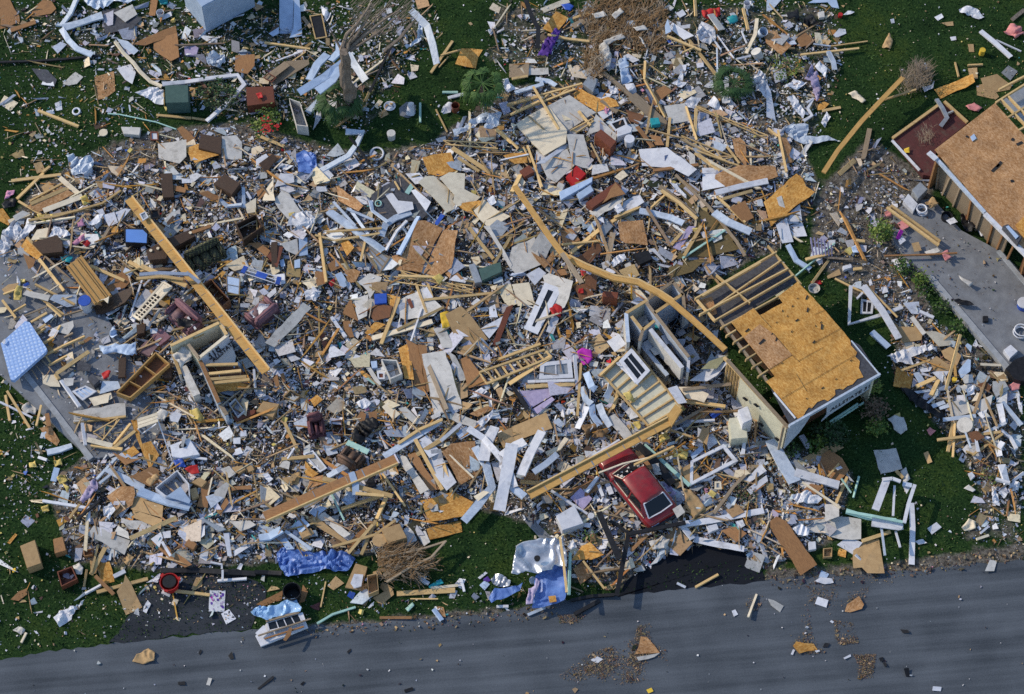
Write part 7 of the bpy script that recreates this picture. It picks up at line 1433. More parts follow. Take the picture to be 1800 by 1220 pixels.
metalbent('60,900 130,740 210,590',62,'long white metal panel',lm='long white panels');metalbent('150,880 240,820 320,750',40,'bluish metal strip','metal');metalbent('-30,940 20,1000 90,1050',50,'bluish metal panel','metal');metalbent('-70,770 30,690 90,660',80,'bright white metal panel');metalbent('-60,820 -20,900 10,990',70,'white folded metal panel')
Mt(10,'grey curled strip','240,750 330,710 385,640',30,'cream');P(10,'grey lilac square board','lilac','410,1060 480,990 565,1065 500,1145',lm='lilac grey square');S(10,'long white rail','275,1010 420,1105 530,1175',16,'white');P(10,'orange plywood','ply','400,1000 600,920 605,1000 520,1050');S(10,'pale rail','525,1020 605,915',26,'metal');P(10,'brown board','osbd','75,885 180,885 200,930 90,940');S(10,'pine stud','60,945 260,965',26)
C(10,'white rag by the car door','white','605,1085 640,1060 690,1070 660,1100',amp=.06, seg=.08);S(10,'white slat','610,970 640,1050',22,'white');S(10,'white slat','665,950 700,1035',34,'white');C(10,'brown dead leaves heap','lawnd','480,560 600,540 690,590 640,650 520,640',amp=.2, seg=.12, name='leaf_heap',cat='leaf heap')
X(14,'!white square ridged unit standing below the lilac grey square','white','310,-35 440,-110 505,20 355,70',.55,lm='white square unit',name='appliance',cat='appliance',bev=.02);BK(10,'white round bottle','white','555,1185',22,.35, open_=False, name='bottle',cat='bottle')
# crop 9
lbeam(9,'60,1195 985,790',74,'long brown beam lying across the front lower middle of the heap','brown lower beam',.9,1.1,-1, mk='ply')
S(9,'long splintered fascia','900,770 1140,620 1300,520',44,'metal');S(9,'pine edge strip','1000,680 1150,580 1310,510',20);S(9,'long pine strip','1130,760 1420,580',30,lm='long pine strip');S(9,'white trim','1300,660 1440,540',24,'white')
pass
SOFA(9,'!maroon tufted recliner chair upright in the open middle','350,490 470,470 310,690',.95,'recl',1,lm='maroon recliner',name='recliner',cat='armchair',back=1.0)
C(9,'!black cloth heap right of the maroon recliner','dark','665,660 700,560 790,500 850,510 860,570 780,640 740,690',amp=.2,lm='black cloth heap',name='cloth');P(9,'brown chair back','ply','705,500 740,450 775,470 760,540');P(9,'brown leather pad','ply','790,460 850,450 850,520 800,520');X(9,'dark opened crate','dply','530,520 600,510 610,620 540,600',.3,open_=True, name='crate',cat='crate');S(9,'mint plank','640,670 790,740',40,'mint',name='plastic_plank',cat='plank')
SOFA(9,'!brown armchair with tan arms tipped at the end of the brown beam','560,780 690,860 600,730',.9,'owoodf',1,lm='tipped brown armchair',name='armchair',cat='armchair') 
Mt(9,'bluish bent strip','670,880 700,970 700,1040',44,'blue',lm='bluish bent strip');Mt(9,'pale blue downspout','500,910 570,870 650,830',36);C(9,'pale blue crumpled metal','blue','600,1080 640,1020 710,1030 690,1100 640,1120',amp=.12,**N2);P(9,'blue leaf-like panel','blue','560,910 600,880 650,880 600,945')
S(9,'long pine truss chord','470,925 700,980 960,1050',34);S(9,'pine stud','600,1140 900,1040',24);S(9,'pine stud','700,1030 900,1045',20);S(9,'pine stud','915,1060 850,1210',26);S(9,'long thin pale lath','515,1000 620,1220',12,'mint');S(9,'long thin pine','890,890 1050,1120',14);
P(9,'yellow splintered board','osb','345,800 440,890 400,915 345,900');P(9,'orange brown board','osbd','360,1000 380,920 470,900 470,960',lm='orange brown board');S(9,'pine plank','200,530 300,740',22);S(9,'pine plank','180,790 410,770',26);FR(9,'thin white screen frame','330,750 400,725 500,850 450,880',9,'white','gyp',name='screen_frame',cat='frame');S(9,'white tube','220,790 270,710',12,'white')
C(9,'white torn tissue box','white','45,900 80,885 120,930 90,955',amp=.06, seg=.08);P(9,'tan board','tan','185,920 250,910 255,970 210,970');P(9,'grey flat stone','gyp','160,840 200,790 240,810 230,860');X(9,'open orange carton','tan','190,350 240,300 320,340 270,380',.25,open_=True,**N5);X(9,'yellow carton with grey top','tan','0,450 50,380 165,400 120,495',.35,lm='yellow carton',**N5);P(9,'bright orange scrap','osb','380,370 430,335 470,370 410,420')
for s in ('120,220 150,190 165,270 140,280','170,190 195,180 210,240 190,250'): P(9,'small brown board','ply',s)
P(9,'white paper pair','white','120,90 150,80 175,100 135,125',**N6);P(9,'white page','white','680,80 700,50 735,65 710,115',**N6);P(9,'orange strip of wood','osb','720,175 750,165 810,210 770,215');P(9,'mint board','mint','770,220 790,215 845,255 830,265');C(9,'white bag with pink','white','705,390 770,355 810,400 770,440 730,430',amp=.08, seg=.1);C(9,'pink flower','pink','755,430 790,420 800,445 770,450',amp=.05, seg=.06)
P(9,'white box board','cream','885,420 930,385 1015,470 965,510',lm='white box board');P(9,'pale papered board','gyp','1000,430 1050,420 1180,540 1110,540');
X(9,'!open dark-lined cabinet with a pale rim left of the tall orange boards','gyp','880,85 990,90 1030,190 945,225',.55,open_=True,lm='open dark box with white rim',name='open_cabinet',cat='cabinet',wall=.05);FR(9,'white framed dark picture','850,175 905,175 905,225 855,225',12,'white','rbrown',**N8);X(9,'pale blue small box','blue','805,100 850,95 855,145 815,150',.25);S(9,'pale plank','780,130 870,270',28,'gyp')
P(9,'!bright orange narrow plywood left of the tall rusty boards','osb','1000,10 1060,-20 1090,30 1110,230 1045,220',lm='bright orange plank',name='plywood_sheet');P(9,'!tall rusty plywood board left of the pale grey planked panel','ply','1050,-60 1140,-10 1195,320 1120,340 1095,150',lm='tall rusty boards',g=(0,.1));P(9,'second rusty board','ply','1140,-20 1200,-10 1240,300 1200,320');
P(9,'!tall pale grey planked wall panel standing in the lower middle','gyp','1165,50 1330,25 1450,430 1255,480',lm='pale grey planked panel',g=(.05,.1),t=.06);S(9,'pale board on the panel','1185,60 1340,440',30,'owood');P(9,'pale narrow panel','gyp','1350,30 1400,60 1485,230 1430,240');P(9,'brown plywood','ply','1430,90 1490,60 1640,260 1490,290',lm='brown wide plywood');P(9,'tan plywood','tan','1420,0 1570,-30 1560,0 1460,65');P(9,'tan triangular board','tan','1455,470 1440,380 1525,400');C(9,'white gauze','white','1500,360 1580,300 1650,280 1560,350',amp=.06, seg=.1);P(9,'yellow floor board','osbd','1500,470 1560,440 1690,400 1660,440 1560,490')
P(9,'!pale grey rectangular board below the tall planked panel','gyp','1375,510 1400,460 1550,520 1540,575',lm='pale small slab board');C(9,'white torn metal','white','1555,540 1670,440 1660,490 1590,570',amp=.12,**N2)
P(9,'tall narrow grey board','gyp','985,750 1055,770 1215,1000 1155,1035',lm='tall narrow grey board');P(9,'brown plywood strip','ply','1065,760 1120,740 1290,1000 1220,1010');S(9,'pine stud','1120,650 1310,1005',26);S(9,'pine stud','1320,820 1375,1020',22);P(9,'white and lilac patterned sheet','white','1180,780 1300,760 1410,950 1340,1010 1280,930');P(9,'pale lilac padded board','white','1135,660 1200,620 1300,740 1220,780');P(9,'!large orange plywood with a white lath across it, above the small lawn','osbd','1310,740 1370,680 1540,660 1560,780 1590,890 1430,975 1400,900',lm='orange sheet by lawn');S(9,'thin white lath on the plywood','1340,740 1530,920',10,'cream')
P(9,'!orange plywood sheet with upper grey half on the lower lawn','osb','1155,1080 1390,1020 1530,1090 1460,1190 1200,1230',lm='orange lawn board',g=(0,.06));P(13,'!bright orange front strip of plywood lying on the lower lawn','osb','1200,60 1440,0 1450,80 1220,135');P(13,'white torn papered board','gyp','1130,90 1190,70 1225,150 1180,180')
Mt(9,'!long curved pale metal strip sweeping down onto the small lawn','1540,700 1620,830 1660,980 1560,1110 1460,1225',56,'metal',lm='long curved pale strip');Mt(9,'wide white bent metal panel','1680,560 1620,680 1600,800',70,'white');Mt(9,'white metal strip','1490,570 1600,640 1740,800',44,'white');Mt(9,'!bright white tall metal panel left of the long beam end','1800,680 1770,850 1740,1000 1710,1150',80,'white',lm='bright white panel',roll=.2);P(9,'tan board','tan','1690,610 1810,560 1830,660 1740,710');P(9,'pale blue patterned board','blue','1400,600 1480,555 1510,610 1440,650');P(9,'cream board','cream','1530,1050 1600,1010 1640,1020 1560,1085')
P(9,'blue plastic sheet','blue','370,1160 420,1110 500,1130 420,1195');P(9,'grey pebble board','gyp','370,1220 480,1160 560,1220');C(9,'dark open void cloth','dark','760,950 830,930 850,990 790,1000',amp=.08)  # the void piece is black cloth put in for the shade of an opening
# ================================================================ bottom left (crops 12,13)
P(12,'!large white rectangular board near the bottom left lawn','gyp','610,100 660,35 915,140 875,240',lm='large white tabletop',name='wallboard',t=.04);P(12,'white board','gyp','850,-20 1060,20 1070,70 900,60');P(12,'grey board','gyp','800,90 830,35 900,80 910,130');S(12,'long pine plank','915,125 1240,-20',30,lm='long pine plank');P(12,'white board','white','1060,130 1130,80 1145,120 1120,190');P(12,'brown long board','ply','1060,140 1140,150 1350,310 1300,330 1160,240',lm='brown long board');S(12,'white strip on the brown board','1140,150 1200,250',18,'white');X(12,'brown carton','ply','1295,170 1330,120 1385,165 1360,205',.25,**N5)
for s in ('1260,40 1310,10 1330,50 1290,65','1285,75 1340,30 1360,80 1310,110','1335,120 1440,30 1440,100 1380,150','1140,80 1200,70 1200,120 1150,125'): P(12,'white lilac paper folder','white',s,**N6)
P(12,'tall tan plank','tan','630,260 690,270 680,370 640,380');S(12,'pine stud','740,190 640,380',28);S(12,'pine lath','690,170 640,370',14);C(12,'brown crumpled paper','tan','860,280 900,240 945,260 890,315',amp=.08, seg=.08)
X(12,'!tan flat-topped cabinet alone on the left lawn','tan','140,178 245,135 290,300 190,335',.6,lm='tan lawn box',**N7);X(12,'!small brown cabinet right of the lone tan lawn cabinet','ply','372,130 440,112 465,210 385,232',.45,name='bedside_cabinet',cat='cabinet',lm='small brown cabinet');X(12,'!open dark brown shelf box on the grass, bottom left','rbrown','400,360 505,320 545,410 430,465',.4,open_=True,lm='open shelf box',name='bookcase',cat='bookcase',wall=.05);X(12,'small wooden tray box','ply','585,210 655,195 655,240 590,250',.2,open_=True, name='tray',cat='tray')
P(12,'orange paper strip','osb','50,155 105,90 122,100 70,165');C(12,'small yellow ball of foam','yellow','85,345 110,335 115,360 90,370',amp=.06, seg=.06);P(12,'orange brown leaf-shaped board','ply','75,555 130,500 190,475 190,520 130,565',lm='leaf-shaped board');P(12,'!orange brown square board left of the long pine pole','osb','680,305 770,290 805,430 715,450',lm='orange-brown square',g=(0,.1));S(12,'long pine pole','680,505 1040,410',24,lm='long pine pole');S(12,'brown plank','670,390 800,520',24,'ply');P(12,'!long tan board on the worn driveway, bottom left','tan','820,500 870,430 880,380 920,440 1000,610 885,665',lm='tan driveway board',jag=.3);S(12,'white rail','600,515 710,455',16,'white');S(12,'white curved slat','800,395 880,355',28,'white');S(12,'pine lath','610,345 590,465',14)
C(12,'!white torn plastic sheet trailing on the bottom left lawn','white','375,690 420,640 500,610 600,560 580,590 520,650 500,700 420,755',amp=.15,lm='white torn sail',**N1);C(12,'white cloth drooping','gyp','510,320 560,300 590,340 580,390 540,385',amp=.1, seg=.1);C(12,'white tissue heap','gyp','90,770 130,740 180,770 150,810',amp=.08, seg=.08);S(12,'white bent stick','150,860 185,790',14,'cream')
def cooler():
    o = BK(12,'!round bright red barbecue kettle with black inside, near the worn driveway','red','1190,430',64,.55,lm='red drum',name='barbecue',cat='barbecue',taper=.8, dark=True);c = W(*pts(12,'1190,430')[0], .55+base_h(pts(12,'1170,400 1210,400 1200,460'), 0)[0]*0)
    bm = bmesh.new();t = W(*pts(12,'1190,430')[0], .5);cyl(bm, t, t+Vector((0,0,.02)), .3,.3,24);sub('grate',bm, M['dark'], o)
    for a in (.3,2.4,4.5):
        d = Vector((math.cos(a), math.sin(a), 0));bm = bmesh.new();bar(bm, t+d*.4, t+d*.5,.16,.1);sub('handle',bm, M['red'], o)
cooler()
S(12,'pine stud','1190,490 1475,525',20,lm='pine stud by barbecue');P(12,'tan leaf-shaped cardboard','tan','1345,480 1380,400 1425,400 1420,460 1370,490');Mt(12,'!long black strip lying below the heap above the worn driveway','1130,350 1400,350 1800,372',34,'dark',lm='black roof edging',roll=.05);S(12,'white handle','1480,295 1560,310 1560,345',14,'white');S(12,'white tube','1530,425 1735,410',18,'white');S(12,'white tube','1565,350 1565,420',14,'white');C(12,'pale white bag','white','1030,440 1110,380 1130,370 1110,440',amp=.06, seg=.1)
def poster(k, s, label, lm, cols):
    o = P(k,'','white',s, name='poster',cat='poster',lm=lm, label=label,h=.05, tilt=0,t=.015);q = [W(x, y, .05) for x, y in pts(k, s)];rr = random.Random(4)
    U = lambda u, v: q[0].lerp(q[1], u).lerp(q[3].lerp(q[2], u), v)+Vector((0,0,.006+rr.random()*.004))
    for mk, n, sz in cols:
        bm = bmesh.new()
        for _ in range(n):
            u, v = rr.uniform(.05,.85), rr.uniform(.05,.85);a, b = rr.uniform(.5,1)*sz, rr.uniform(.3,1)*sz
            bm.faces.new([bm.verts.new(U(min(.97, u+x*a), min(.97, v+y*b))) for x, y in ((0,0),(1,.1),(.9,1),(.1,.8))])
        sub('printed_pattern',bm, M[mk], o)
poster(12,'1475,492 1585,492 1578,642 1467,638','purple and white printed quilt square lying flat on the worn driveway','purple quilt square',(('purple',9,.22),('magenta',3,.15),('lilac',8,.18)))
poster(12,'1555,655 1610,622 1660,690 1590,730','white poster with dark blotches beside the purple quilt square','blotched poster',(('ink',5,.22),('tan',2,.2),('steel',3,.2)))
C(12,'white torn paper','white','1005,640 1040,560 1062,590 1030,655',amp=.05, seg=.08);C(12,'lilac paper','white','1665,340 1690,300 1710,310 1695,350',amp=.04, seg=.08);P(12,'white plank','white','1600,250 1570,90 1610,85 1630,250');P(12,'white plank','white','1640,215 1750,150 1760,180 1650,250');P(12,'white pocked board','gyp','1610,0 1760,0 1800,30 1690,75');
C(13,'!rumpled blue tarpaulin at the lower edge of the heap','tarp','145,225 180,200 260,210 360,215 440,225 560,215 640,230 700,265 680,310 640,360 480,350 330,380 230,410 200,370 150,290',amp=.2, seg=.13,lm='blue tarpaulin',**N0)
Mt(13,'black strip under the blue tarp','-10,360 180,370',30,'dark');S(13,'thin pale blue rail','205,75 300,140 390,205',20,'metal');Mt(13,'blue metal sheet','20,120 90,110 180,60',60,'blue');P(13,'blue grey board','blue','170,140 210,120 270,200 215,205');P(13,'pale blue box','blue','265,20 330,-20 380,30 310,90');X(13,'tan carton','tan','300,80 385,50 410,90 330,125',.25,**N5)
P(13,'!long tan strip board above the blue tarpaulin','tan','360,0 420,-30 650,150 630,165',lm='long brown strip board');P(13,'pale grey long board','gyp','470,0 520,-20 665,95 620,120',lm='pale grey long board');P(13,'!leaning brown plank left of the cardboard box with a round hole','ply','640,170 800,0 830,10 650,235',lm='leaning brown plank');S(13,'long pine stud','540,185 840,100 980,0',18);S(13,'pine stud','840,0 740,240',22);S(13,'pine strip','650,230 820,30',20)
X(13,'!tan cardboard box with a round disc at its end, lower middle lawn','tan','880,60 1010,20 1062,120 925,160',.6,lm='box with round hole',**N5);BK(13,'!round tan disc leaning on the cardboard box','tan','868,138',48,.12, open_=False, name='cardboard_disc',cat='disc',h=.6);FR(13,'thin pale frame','800,150 820,140 870,250 850,260',6,'cream',None,**N8,t=.02)
brush(13,'860,240 980,200 1140,230 1160,290 1100,330 1240,280 1220,330 1100,440 1020,400 900,440 870,330','heap of rusty brown dead fronds with pale stems on the lower lawn','rusty frond heap',190,Vector((1,.35,.1)), .5, None,'lawnd',r=.022)
S(13,'long pale stem','880,260 1040,230 1200,190 1340,145',12,'owood',h=.5);S(13,'long pale stem','920,430 1100,320 1230,260 1330,150',13,'owood',h=.55)
X(13,'!flattened tan carton with a white lid on top, lower lawn','tan','625,470 700,300 785,325 740,490',.12,lm='flat tan carton',**N5);P(13,'white rounded lid','white','665,440 690,375 755,380 740,460 690,475',lm='white lid',name='toilet_cover',cat='cover',t=.08);X(13,'open orange tan carton','tan','780,385 850,370 862,490 790,520',.45,open_=True,**N5,lm='open orange carton');P(13,'tan carton flap','tan','740,450 780,440 780,510 740,500');P(13,'!folded tan carton flap right of the open orange carton','tan','820,545 900,500 960,480 970,520 880,595');P(13,'tan carton side','tan','870,470 890,430 960,480 930,530 900,500',g=(.3,.2));P(13,'tan torn carton','tan','500,460 560,390 620,440 545,490');P(13,'tan flap','tan','735,590 760,530 800,545 770,600');X(13,'small carton','tan','820,360 870,345 890,380 850,395',.2,**N5)
S(13,'!thick pine stud lying level on the lower lawn','990,515 1400,490',36,'wood',lm='thick lawn stud');S(13,'pale split lath','1230,475 1420,455',18,'cream');P(13,'!small teal printed board against the thick pine stud','teal','1210,460 1300,410 1320,440 1225,480',name='sign_board',cat='board');S(13,'white bone-like tube','1140,400 1215,445',24,'white');S(13,'white handle tube','1445,415 1465,500',16,'white');S(13,'yellow lath','1085,552 1280,552',8);S(13,'thin yellow lath','490,430 455,610',9);S(13,'!thin mint plastic hose at the road edge','430,725 540,660 700,610',14,'mint',lm='mint hose',name='hose',cat='hose');S(13,'brown plank','870,683 1095,683',16,'ply');P(13,'orange shard','osbd','1270,600 1320,610 1335,680 1290,670');Mt(13,'blue strip','1250,620 1310,700',26,'blue');C(13,'mint crumpled cloth','mint','1050,620 1100,575 1115,600 1070,645',amp=.05, seg=.08);P(13,'dark blue tile','dblue','640,530 660,495 700,510 680,555');C(13,'white rag','white','785,610 830,570 825,600 795,615',amp=.04, seg=.08)
P(13,'brown board edge','ply','0,590 190,490 180,560 60,600',lm='brown board by black bin');P(13,'orange brown board','ply','300,580 330,450 365,500 340,570');BK(13,'!black plastic bin standing above the window unit on the road','dark','252,495',62,.6,lm='black bin',name='plastic_bin',cat='bin')
# the window unit on the road
def unit():
    q = pts('w','920,900 1520,540 1650,770 960,1035');z = .3
    T = lambda s, zz: [W(x, y, zz) for x, y in pts('w',s)]
    o = empty('window_unit',W(*cen(q), 0))
    sub('backing',boxbm(T('890,880 1060,690 1560,540 1650,760 970,1035',.12), .1,.01), M['white'], o)
    fr = T('1060,690 1500,560 1580,690 1090,810',.34)
    bm = bmesh.new()
    for i in range(4): bar(bm, fr[i], fr[(i+1) % 4], .06,.06)
    for f in (.28,.52,.76): bar(bm, fr[0].lerp(fr[1], f), fr[3].lerp(fr[2], f), .04,.04)
    sub('window_frame',bm, M['white'], o);sub('pane',boxbm([p-Vector((0,0,.03)) for p in fr], .02,0), M['glass'], o)
    for s, mk, w_ in (('1040,670 1520,540','owood',.1),('930,880 1690,635','owood',.06),('1020,925 1590,745','ply',.07)):
        bm = bmesh.new();bar(bm, *T(s, .42), w_, .06);sub('batten',bm, M[mk], o)
    for s, mk in (('890,840 1010,725 1060,820 940,890','white'),('1520,560 1570,540 1610,650 1540,660','white')): sub('side_panel',boxbm(T(s, .36), .04,0), M[mk], o)
    C('w','!crumpled pale blue foil lying along the window unit on the road','tarpl','830,545 960,450 1060,480 1200,440 1320,370 1480,340 1520,430 1560,480 1540,540 1400,560 1200,610 1050,670 960,620 890,600',amp=.14, seg=.12,h=.4,lm='pale blue foil',**N0)
    P('w','brown rounded board','ply','1290,940 1380,760 1420,765 1400,870 1330,955',h=.5)
    raise_h(inpoly(q), .4);reg(o,'','window unit',cen(q), ext(q),'window unit on road',label='white framed window unit lying on the road edge below the black bin')
M['tarpl'] = mat('pale_blue_foil',(.34,.55,.82),(.25,.42,.7), 4, rough=.35, spec=.6, dirt=.1, var=.03)
unit()
# the silver sheet
C('v','!silver foil-faced sheet catching the sun at the lawn by the road','foil','445,600 480,400 510,240 600,170 760,150 950,140 1150,110 1200,400 1180,520 1030,470 990,540 830,600 640,570 520,620',amp=.13, seg=.12, sc=1.4,lm='silver sheet',name='foil_sheet',cat='foil',h=.7)
C('v','!deep blue plastic sheet hanging below the silver foil sheet','tarp','780,620 980,530 1060,450 1190,540 1180,900 1150,960 900,1040 730,1060 760,900',amp=.12, seg=.13, sc=1.5,lm='blue sheet below silver',**N0,h=.4)
C('v','deep blue plastic sheet','tarp','150,920 220,800 420,780 600,730 560,830 380,920 180,1000',amp=.1, seg=.12,**N0,h=.3);C('v','shiny clear bags','silver','170,690 240,600 330,620 440,700 420,780 240,770',amp=.15, seg=.1,**N3);C('v','lilac twisted cloth','lilac','640,1020 680,800 760,770 780,660 830,700 810,800 750,900 740,1000',amp=.08, seg=.09,h=.6)
BK('v','!small black round cap on the silver foil sheet','dark','795,390',40,.12, open_=False, name='roof_vent',cat='vent',h=1.0);S('v','!thin pine strip standing over the silver foil sheet','1100,110 1150,480 1190,850',30,'wood',h=.95,lm='thin pine strip');S('v','mint strip','1235,320 1220,880',34,'mint',h=.5);S('v','white short rail','250,1040 410,1035',34,'white');S('v','pale rail','670,1150 900,1050',36,'metal');P('v','orange scrap','osb','945,900 1040,890 1055,970 960,985',h=.55);BK('v','white tube roll','metal','735,680',46,.2, open_=False, name='paper_roll',cat='roll');P('v','white box','white','0,650 100,570 130,590 30,670');P('v','blue purple box','purple','70,670 130,630 170,690 90,730');P('v','light blue box','blue','20,750 100,680 160,740 90,820')
C('v','white crumpled bag','white','1200,230 1270,150 1330,250 1240,280',amp=.1, seg=.1,**N3);P(14,'!orange triangular board right of the silver foil sheet','osb','420,280 490,180 550,150 645,240 560,275',lm='orange bent triangle');P(14,'!rust orange ragged board with a pine stick, near the road','osbd','430,340 500,285 570,350 560,390 480,450',lm='rust ragged board');S(14,'thin pine stick','500,285 650,480',14);P(14,'pine block','wood','640,470 700,445 712,480 670,490')
# ================================================================ drive and right bottom (crops 14,15,11)
S(14,'!black bent steel pole left of the red car, leaning to the driveway','610,-60 680,100 755,270',40,'dark',lm='black leaning pole',h=.8, name='steel_pole',cat='pole');S(14,'!black steel pole crossing to the road edge beside the asphalt driveway','820,90 780,300 735,530',30,'dark',lm='black driveway pole',h=.5, name='steel_pole',cat='pole');S(14,'!black steel bar lying behind the tail of the red car','820,95 1000,60 1220,15',26,'dark',h=.6, name='steel_pole',cat='pole');S(14,'thin black rail','690,0 820,90',18,'dark');S(14,'short black pipe','440,660 615,565',26,'dark');Mt(14,'black rubber strip','410,560 560,530 720,520',20,'dark')
S(14,'!white slotted siding length behind the red car','1170,30 1400,0 1770,-70',44,'white',lm='white siding length',name='siding',cat='siding',h=.4);S(14,'white siding end','1200,40 1270,130',46,'white');P(14,'!white tapered panel lying on the dark asphalt driveway','white','1270,150 1290,110 1430,140 1635,180 1630,220 1400,180',lm='white driveway panel');X(14,'white small box','white','1365,40 1440,20 1455,60 1390,85',.2);P(14,'brown grey board','ply','1470,70 1580,40 1650,90 1580,150');S(14,'brown branch on the driveway','835,215 950,100',22,'ply');P(14,'white scrap','white','1210,200 1270,170 1240,210');S(14,'pine lath on driveway','1290,470 1450,380',16);S(14,'white lath','1160,440 1220,470',16,'white');C(14,'white rag','white','1570,10 1620,0 1640,40 1590,60',amp=.06, seg=.08);P(14,'grey concrete strip','conc','70,-20 130,-30 280,120 200,130',tilt=0);BUSH(14,'small green weed','500,110 540,90 570,120 530,150',.3,['leaf'], 60,.1);C(14,'rusty leaf clump','lawnd','550,100 590,100 590,150 550,160',amp=.1, seg=.1, name='leaf_heap',cat='leaf heap')
C(14,'pale torn sheet','gyp','850,350 910,310 940,350 880,365',amp=.05, seg=.1);C(14,'grey crumpled carpet','gyp','960,150 1050,110 1110,140 1080,200 990,210',amp=.12, seg=.1)
P(14,'!rust orange triangular board lying on the road','osbd','865,940 905,815 950,820 1040,930',lm='road triangle',h=.06, tilt=.02);P(14,'white strip by the triangle','gyp','875,960 1040,930 1000,960 890,985',h=.05);P(14,'white paper scrap','white','550,980 600,955 640,975 600,1005',h=.04,**N6);P(14,'white scrap on the road','white','1545,635 1570,625 1590,660 1560,675',h=.04,**N6);S(14,'straw stick on the road','1720,520 1660,680',14,'cream',h=.06);P(14,'small yellow scrap','yellow','945,1190 980,1175 995,1200 960,1215',h=.05,**N6)
# lower right
P(15,'!long rusty plywood plank standing up at the road, right of the driveway','ply','-5,20 60,-30 120,0 345,310 230,385',lm='tall rusty plank',g=(.05,.1));P(15,'!large grey wallboard with torn paper right of the rusty plank','gyp','275,-40 440,-30 655,-10 655,130 500,130 390,90 270,80',lm='grey wallboard pair',tilt=.05);P(15,'!pale square wallboard at the top of the tan board by the road','white','485,170 560,115 665,155 600,240',lm='pale road wallboard');P(15,'!large tan board with ragged lower edge at the road edge','tan','595,270 600,210 680,150 780,130 820,370 700,370 660,330 600,335',lm='tan road board');S(15,'pine stud','660,145 860,80',24);S(15,'white peg','615,240 660,290',14,'white');X(15,'small white and brown carton','white','285,150 335,145 340,200 285,210',.2);X(15,'small open carton','tan','390,195 452,190 450,255 390,258',.2,open_=True,**N5);P(15,'orange board scrap','osb','485,245 500,195 552,210 545,260');C(15,'white crumpled bag','white','170,60 230,30 295,60 280,110 210,105',amp=.12, seg=.1,**N3)
P(15,'pale blue page','blue','355,400 375,350 430,375 410,410',**N6);C(15,'white paper heap on the road','white','325,430 370,400 450,410 460,440 400,450',amp=.06, seg=.08, name='paper_heap',cat='paper');P(15,'!white printed sheet lying on the road, lower right','white','330,585 350,535 425,560 410,612',name='paper_sheet',cat='paper',h=.05);P(15,'!rust orange square board with straw on the road, lower right','osbd','540,640 555,590 640,530 675,590 660,620 580,645',lm='road plywood scrap',h=.06);P(15,'white bent board','gyp','0,550 40,560 110,600 85,645 20,595',h=.06);P(15,'!yellow orange board on the road among straw','osb','175,880 200,850 320,865 350,910 220,935',h=.06,lm='yellow road board');P(15,'pale card at the road edge','gyp','1525,355 1560,275 1610,285 1590,355',h=.06)
for s in ('385,890 400,860 435,865 420,890','930,765 985,770 995,790 950,790','780,965 810,960 815,985 790,990','805,990 830,1000 840,1025 820,1025','955,1040 990,1035 1000,1100 970,1095'): P(15,'small black rubber scrap','dark',s,h=.05)
for s in ('530,965 580,940 585,955 540,975','160,940 175,905 190,910 175,945','330,915 360,908 365,920 340,928','1155,1195 1160,1165 1220,1170 1215,1200','435,710 445,700 465,712 455,722'): P(15,'small white scrap','white',s,h=.05,**N6)
for k, s in ((12,'1605,950 1630,920 1645,970 1620,975'),(12,'1250,1135 1300,1130 1305,1155 1255,1155'),(12,'1395,930 1410,905 1420,920 1405,945'),(13,'640,920 665,900 670,915 645,935'),(13,'10,1180 120,1090 130,1105 20,1190'),(13,'310,1150 335,1130 345,1140 325,1160'),(13,'1040,1190 1100,1170 1110,1190 1050,1210')): P(k,'black rubber scrap','dark',s,h=.04)
C(12,'!small tan and white litter heap alone on the road, lower left','tan','930,990 960,940 1040,900 1090,930 1085,990 1010,1010',amp=.08, seg=.08, name='litter_heap',cat='litter heap',lm='road litter heap');P(12,'grey paper scrap','gyp','1450,1155 1465,1105 1490,1110 1475,1160',h=.04,**N6)
P(11,'!orange square board at the left edge of the right-hand heap','osb','880,275 905,135 1025,190 1000,295',lm='orange corner board');C(11,'!white draped plastic sheeting at the top of the right-hand heap','white','840,70 930,30 1040,10 1130,-20 1190,40 1100,40 1000,70 1020,130 900,120',amp=.2, seg=.12,lm='white draped sheeting',**N1)
P('g','tan cardboard','tan','375,380 440,335 560,420 540,480 420,470');P('g','grey brown board','tan','480,290 560,250 660,330 620,420 510,350');P('g','lilac white sheet','white','400,480 440,470 550,470 490,570');P('g','bluish corrugated strip','metal','230,490 280,470 350,580 300,610');P('g','white folded board','white','290,450 400,430 380,470 300,480');S('g','pine stud','120,465 380,370',18);S('g','pine plank','255,610 430,530',34);S('g','pine plank','390,685 455,550',36);S('g','!long pale stud rising through the right-hand heap','650,145 520,640',24,lm='tall pale stud',h=1.0)
S('g','orange pole end','600,415 610,520',20,'beam');BK('g','small bright orange flame-like cap','yellow','600,540',22,.2, open_=False, name='cup',cat='cup');P('g','pale blue box','blue','630,470 720,360 745,370 740,470 660,530',lm='pale blue box lid');C('g','black sheet edge','dark','110,620 200,640 500,830 520,920 430,880 220,740',amp=.15, seg=.15,lm='black edge sheet',**N1)
for s in ('350,750 430,680 450,690 370,760','390,770 500,730 520,760 410,800','460,790 540,760 560,790 470,815','240,650 380,630 390,650 270,670'): P('g','pale metal siding strip','metal',s)
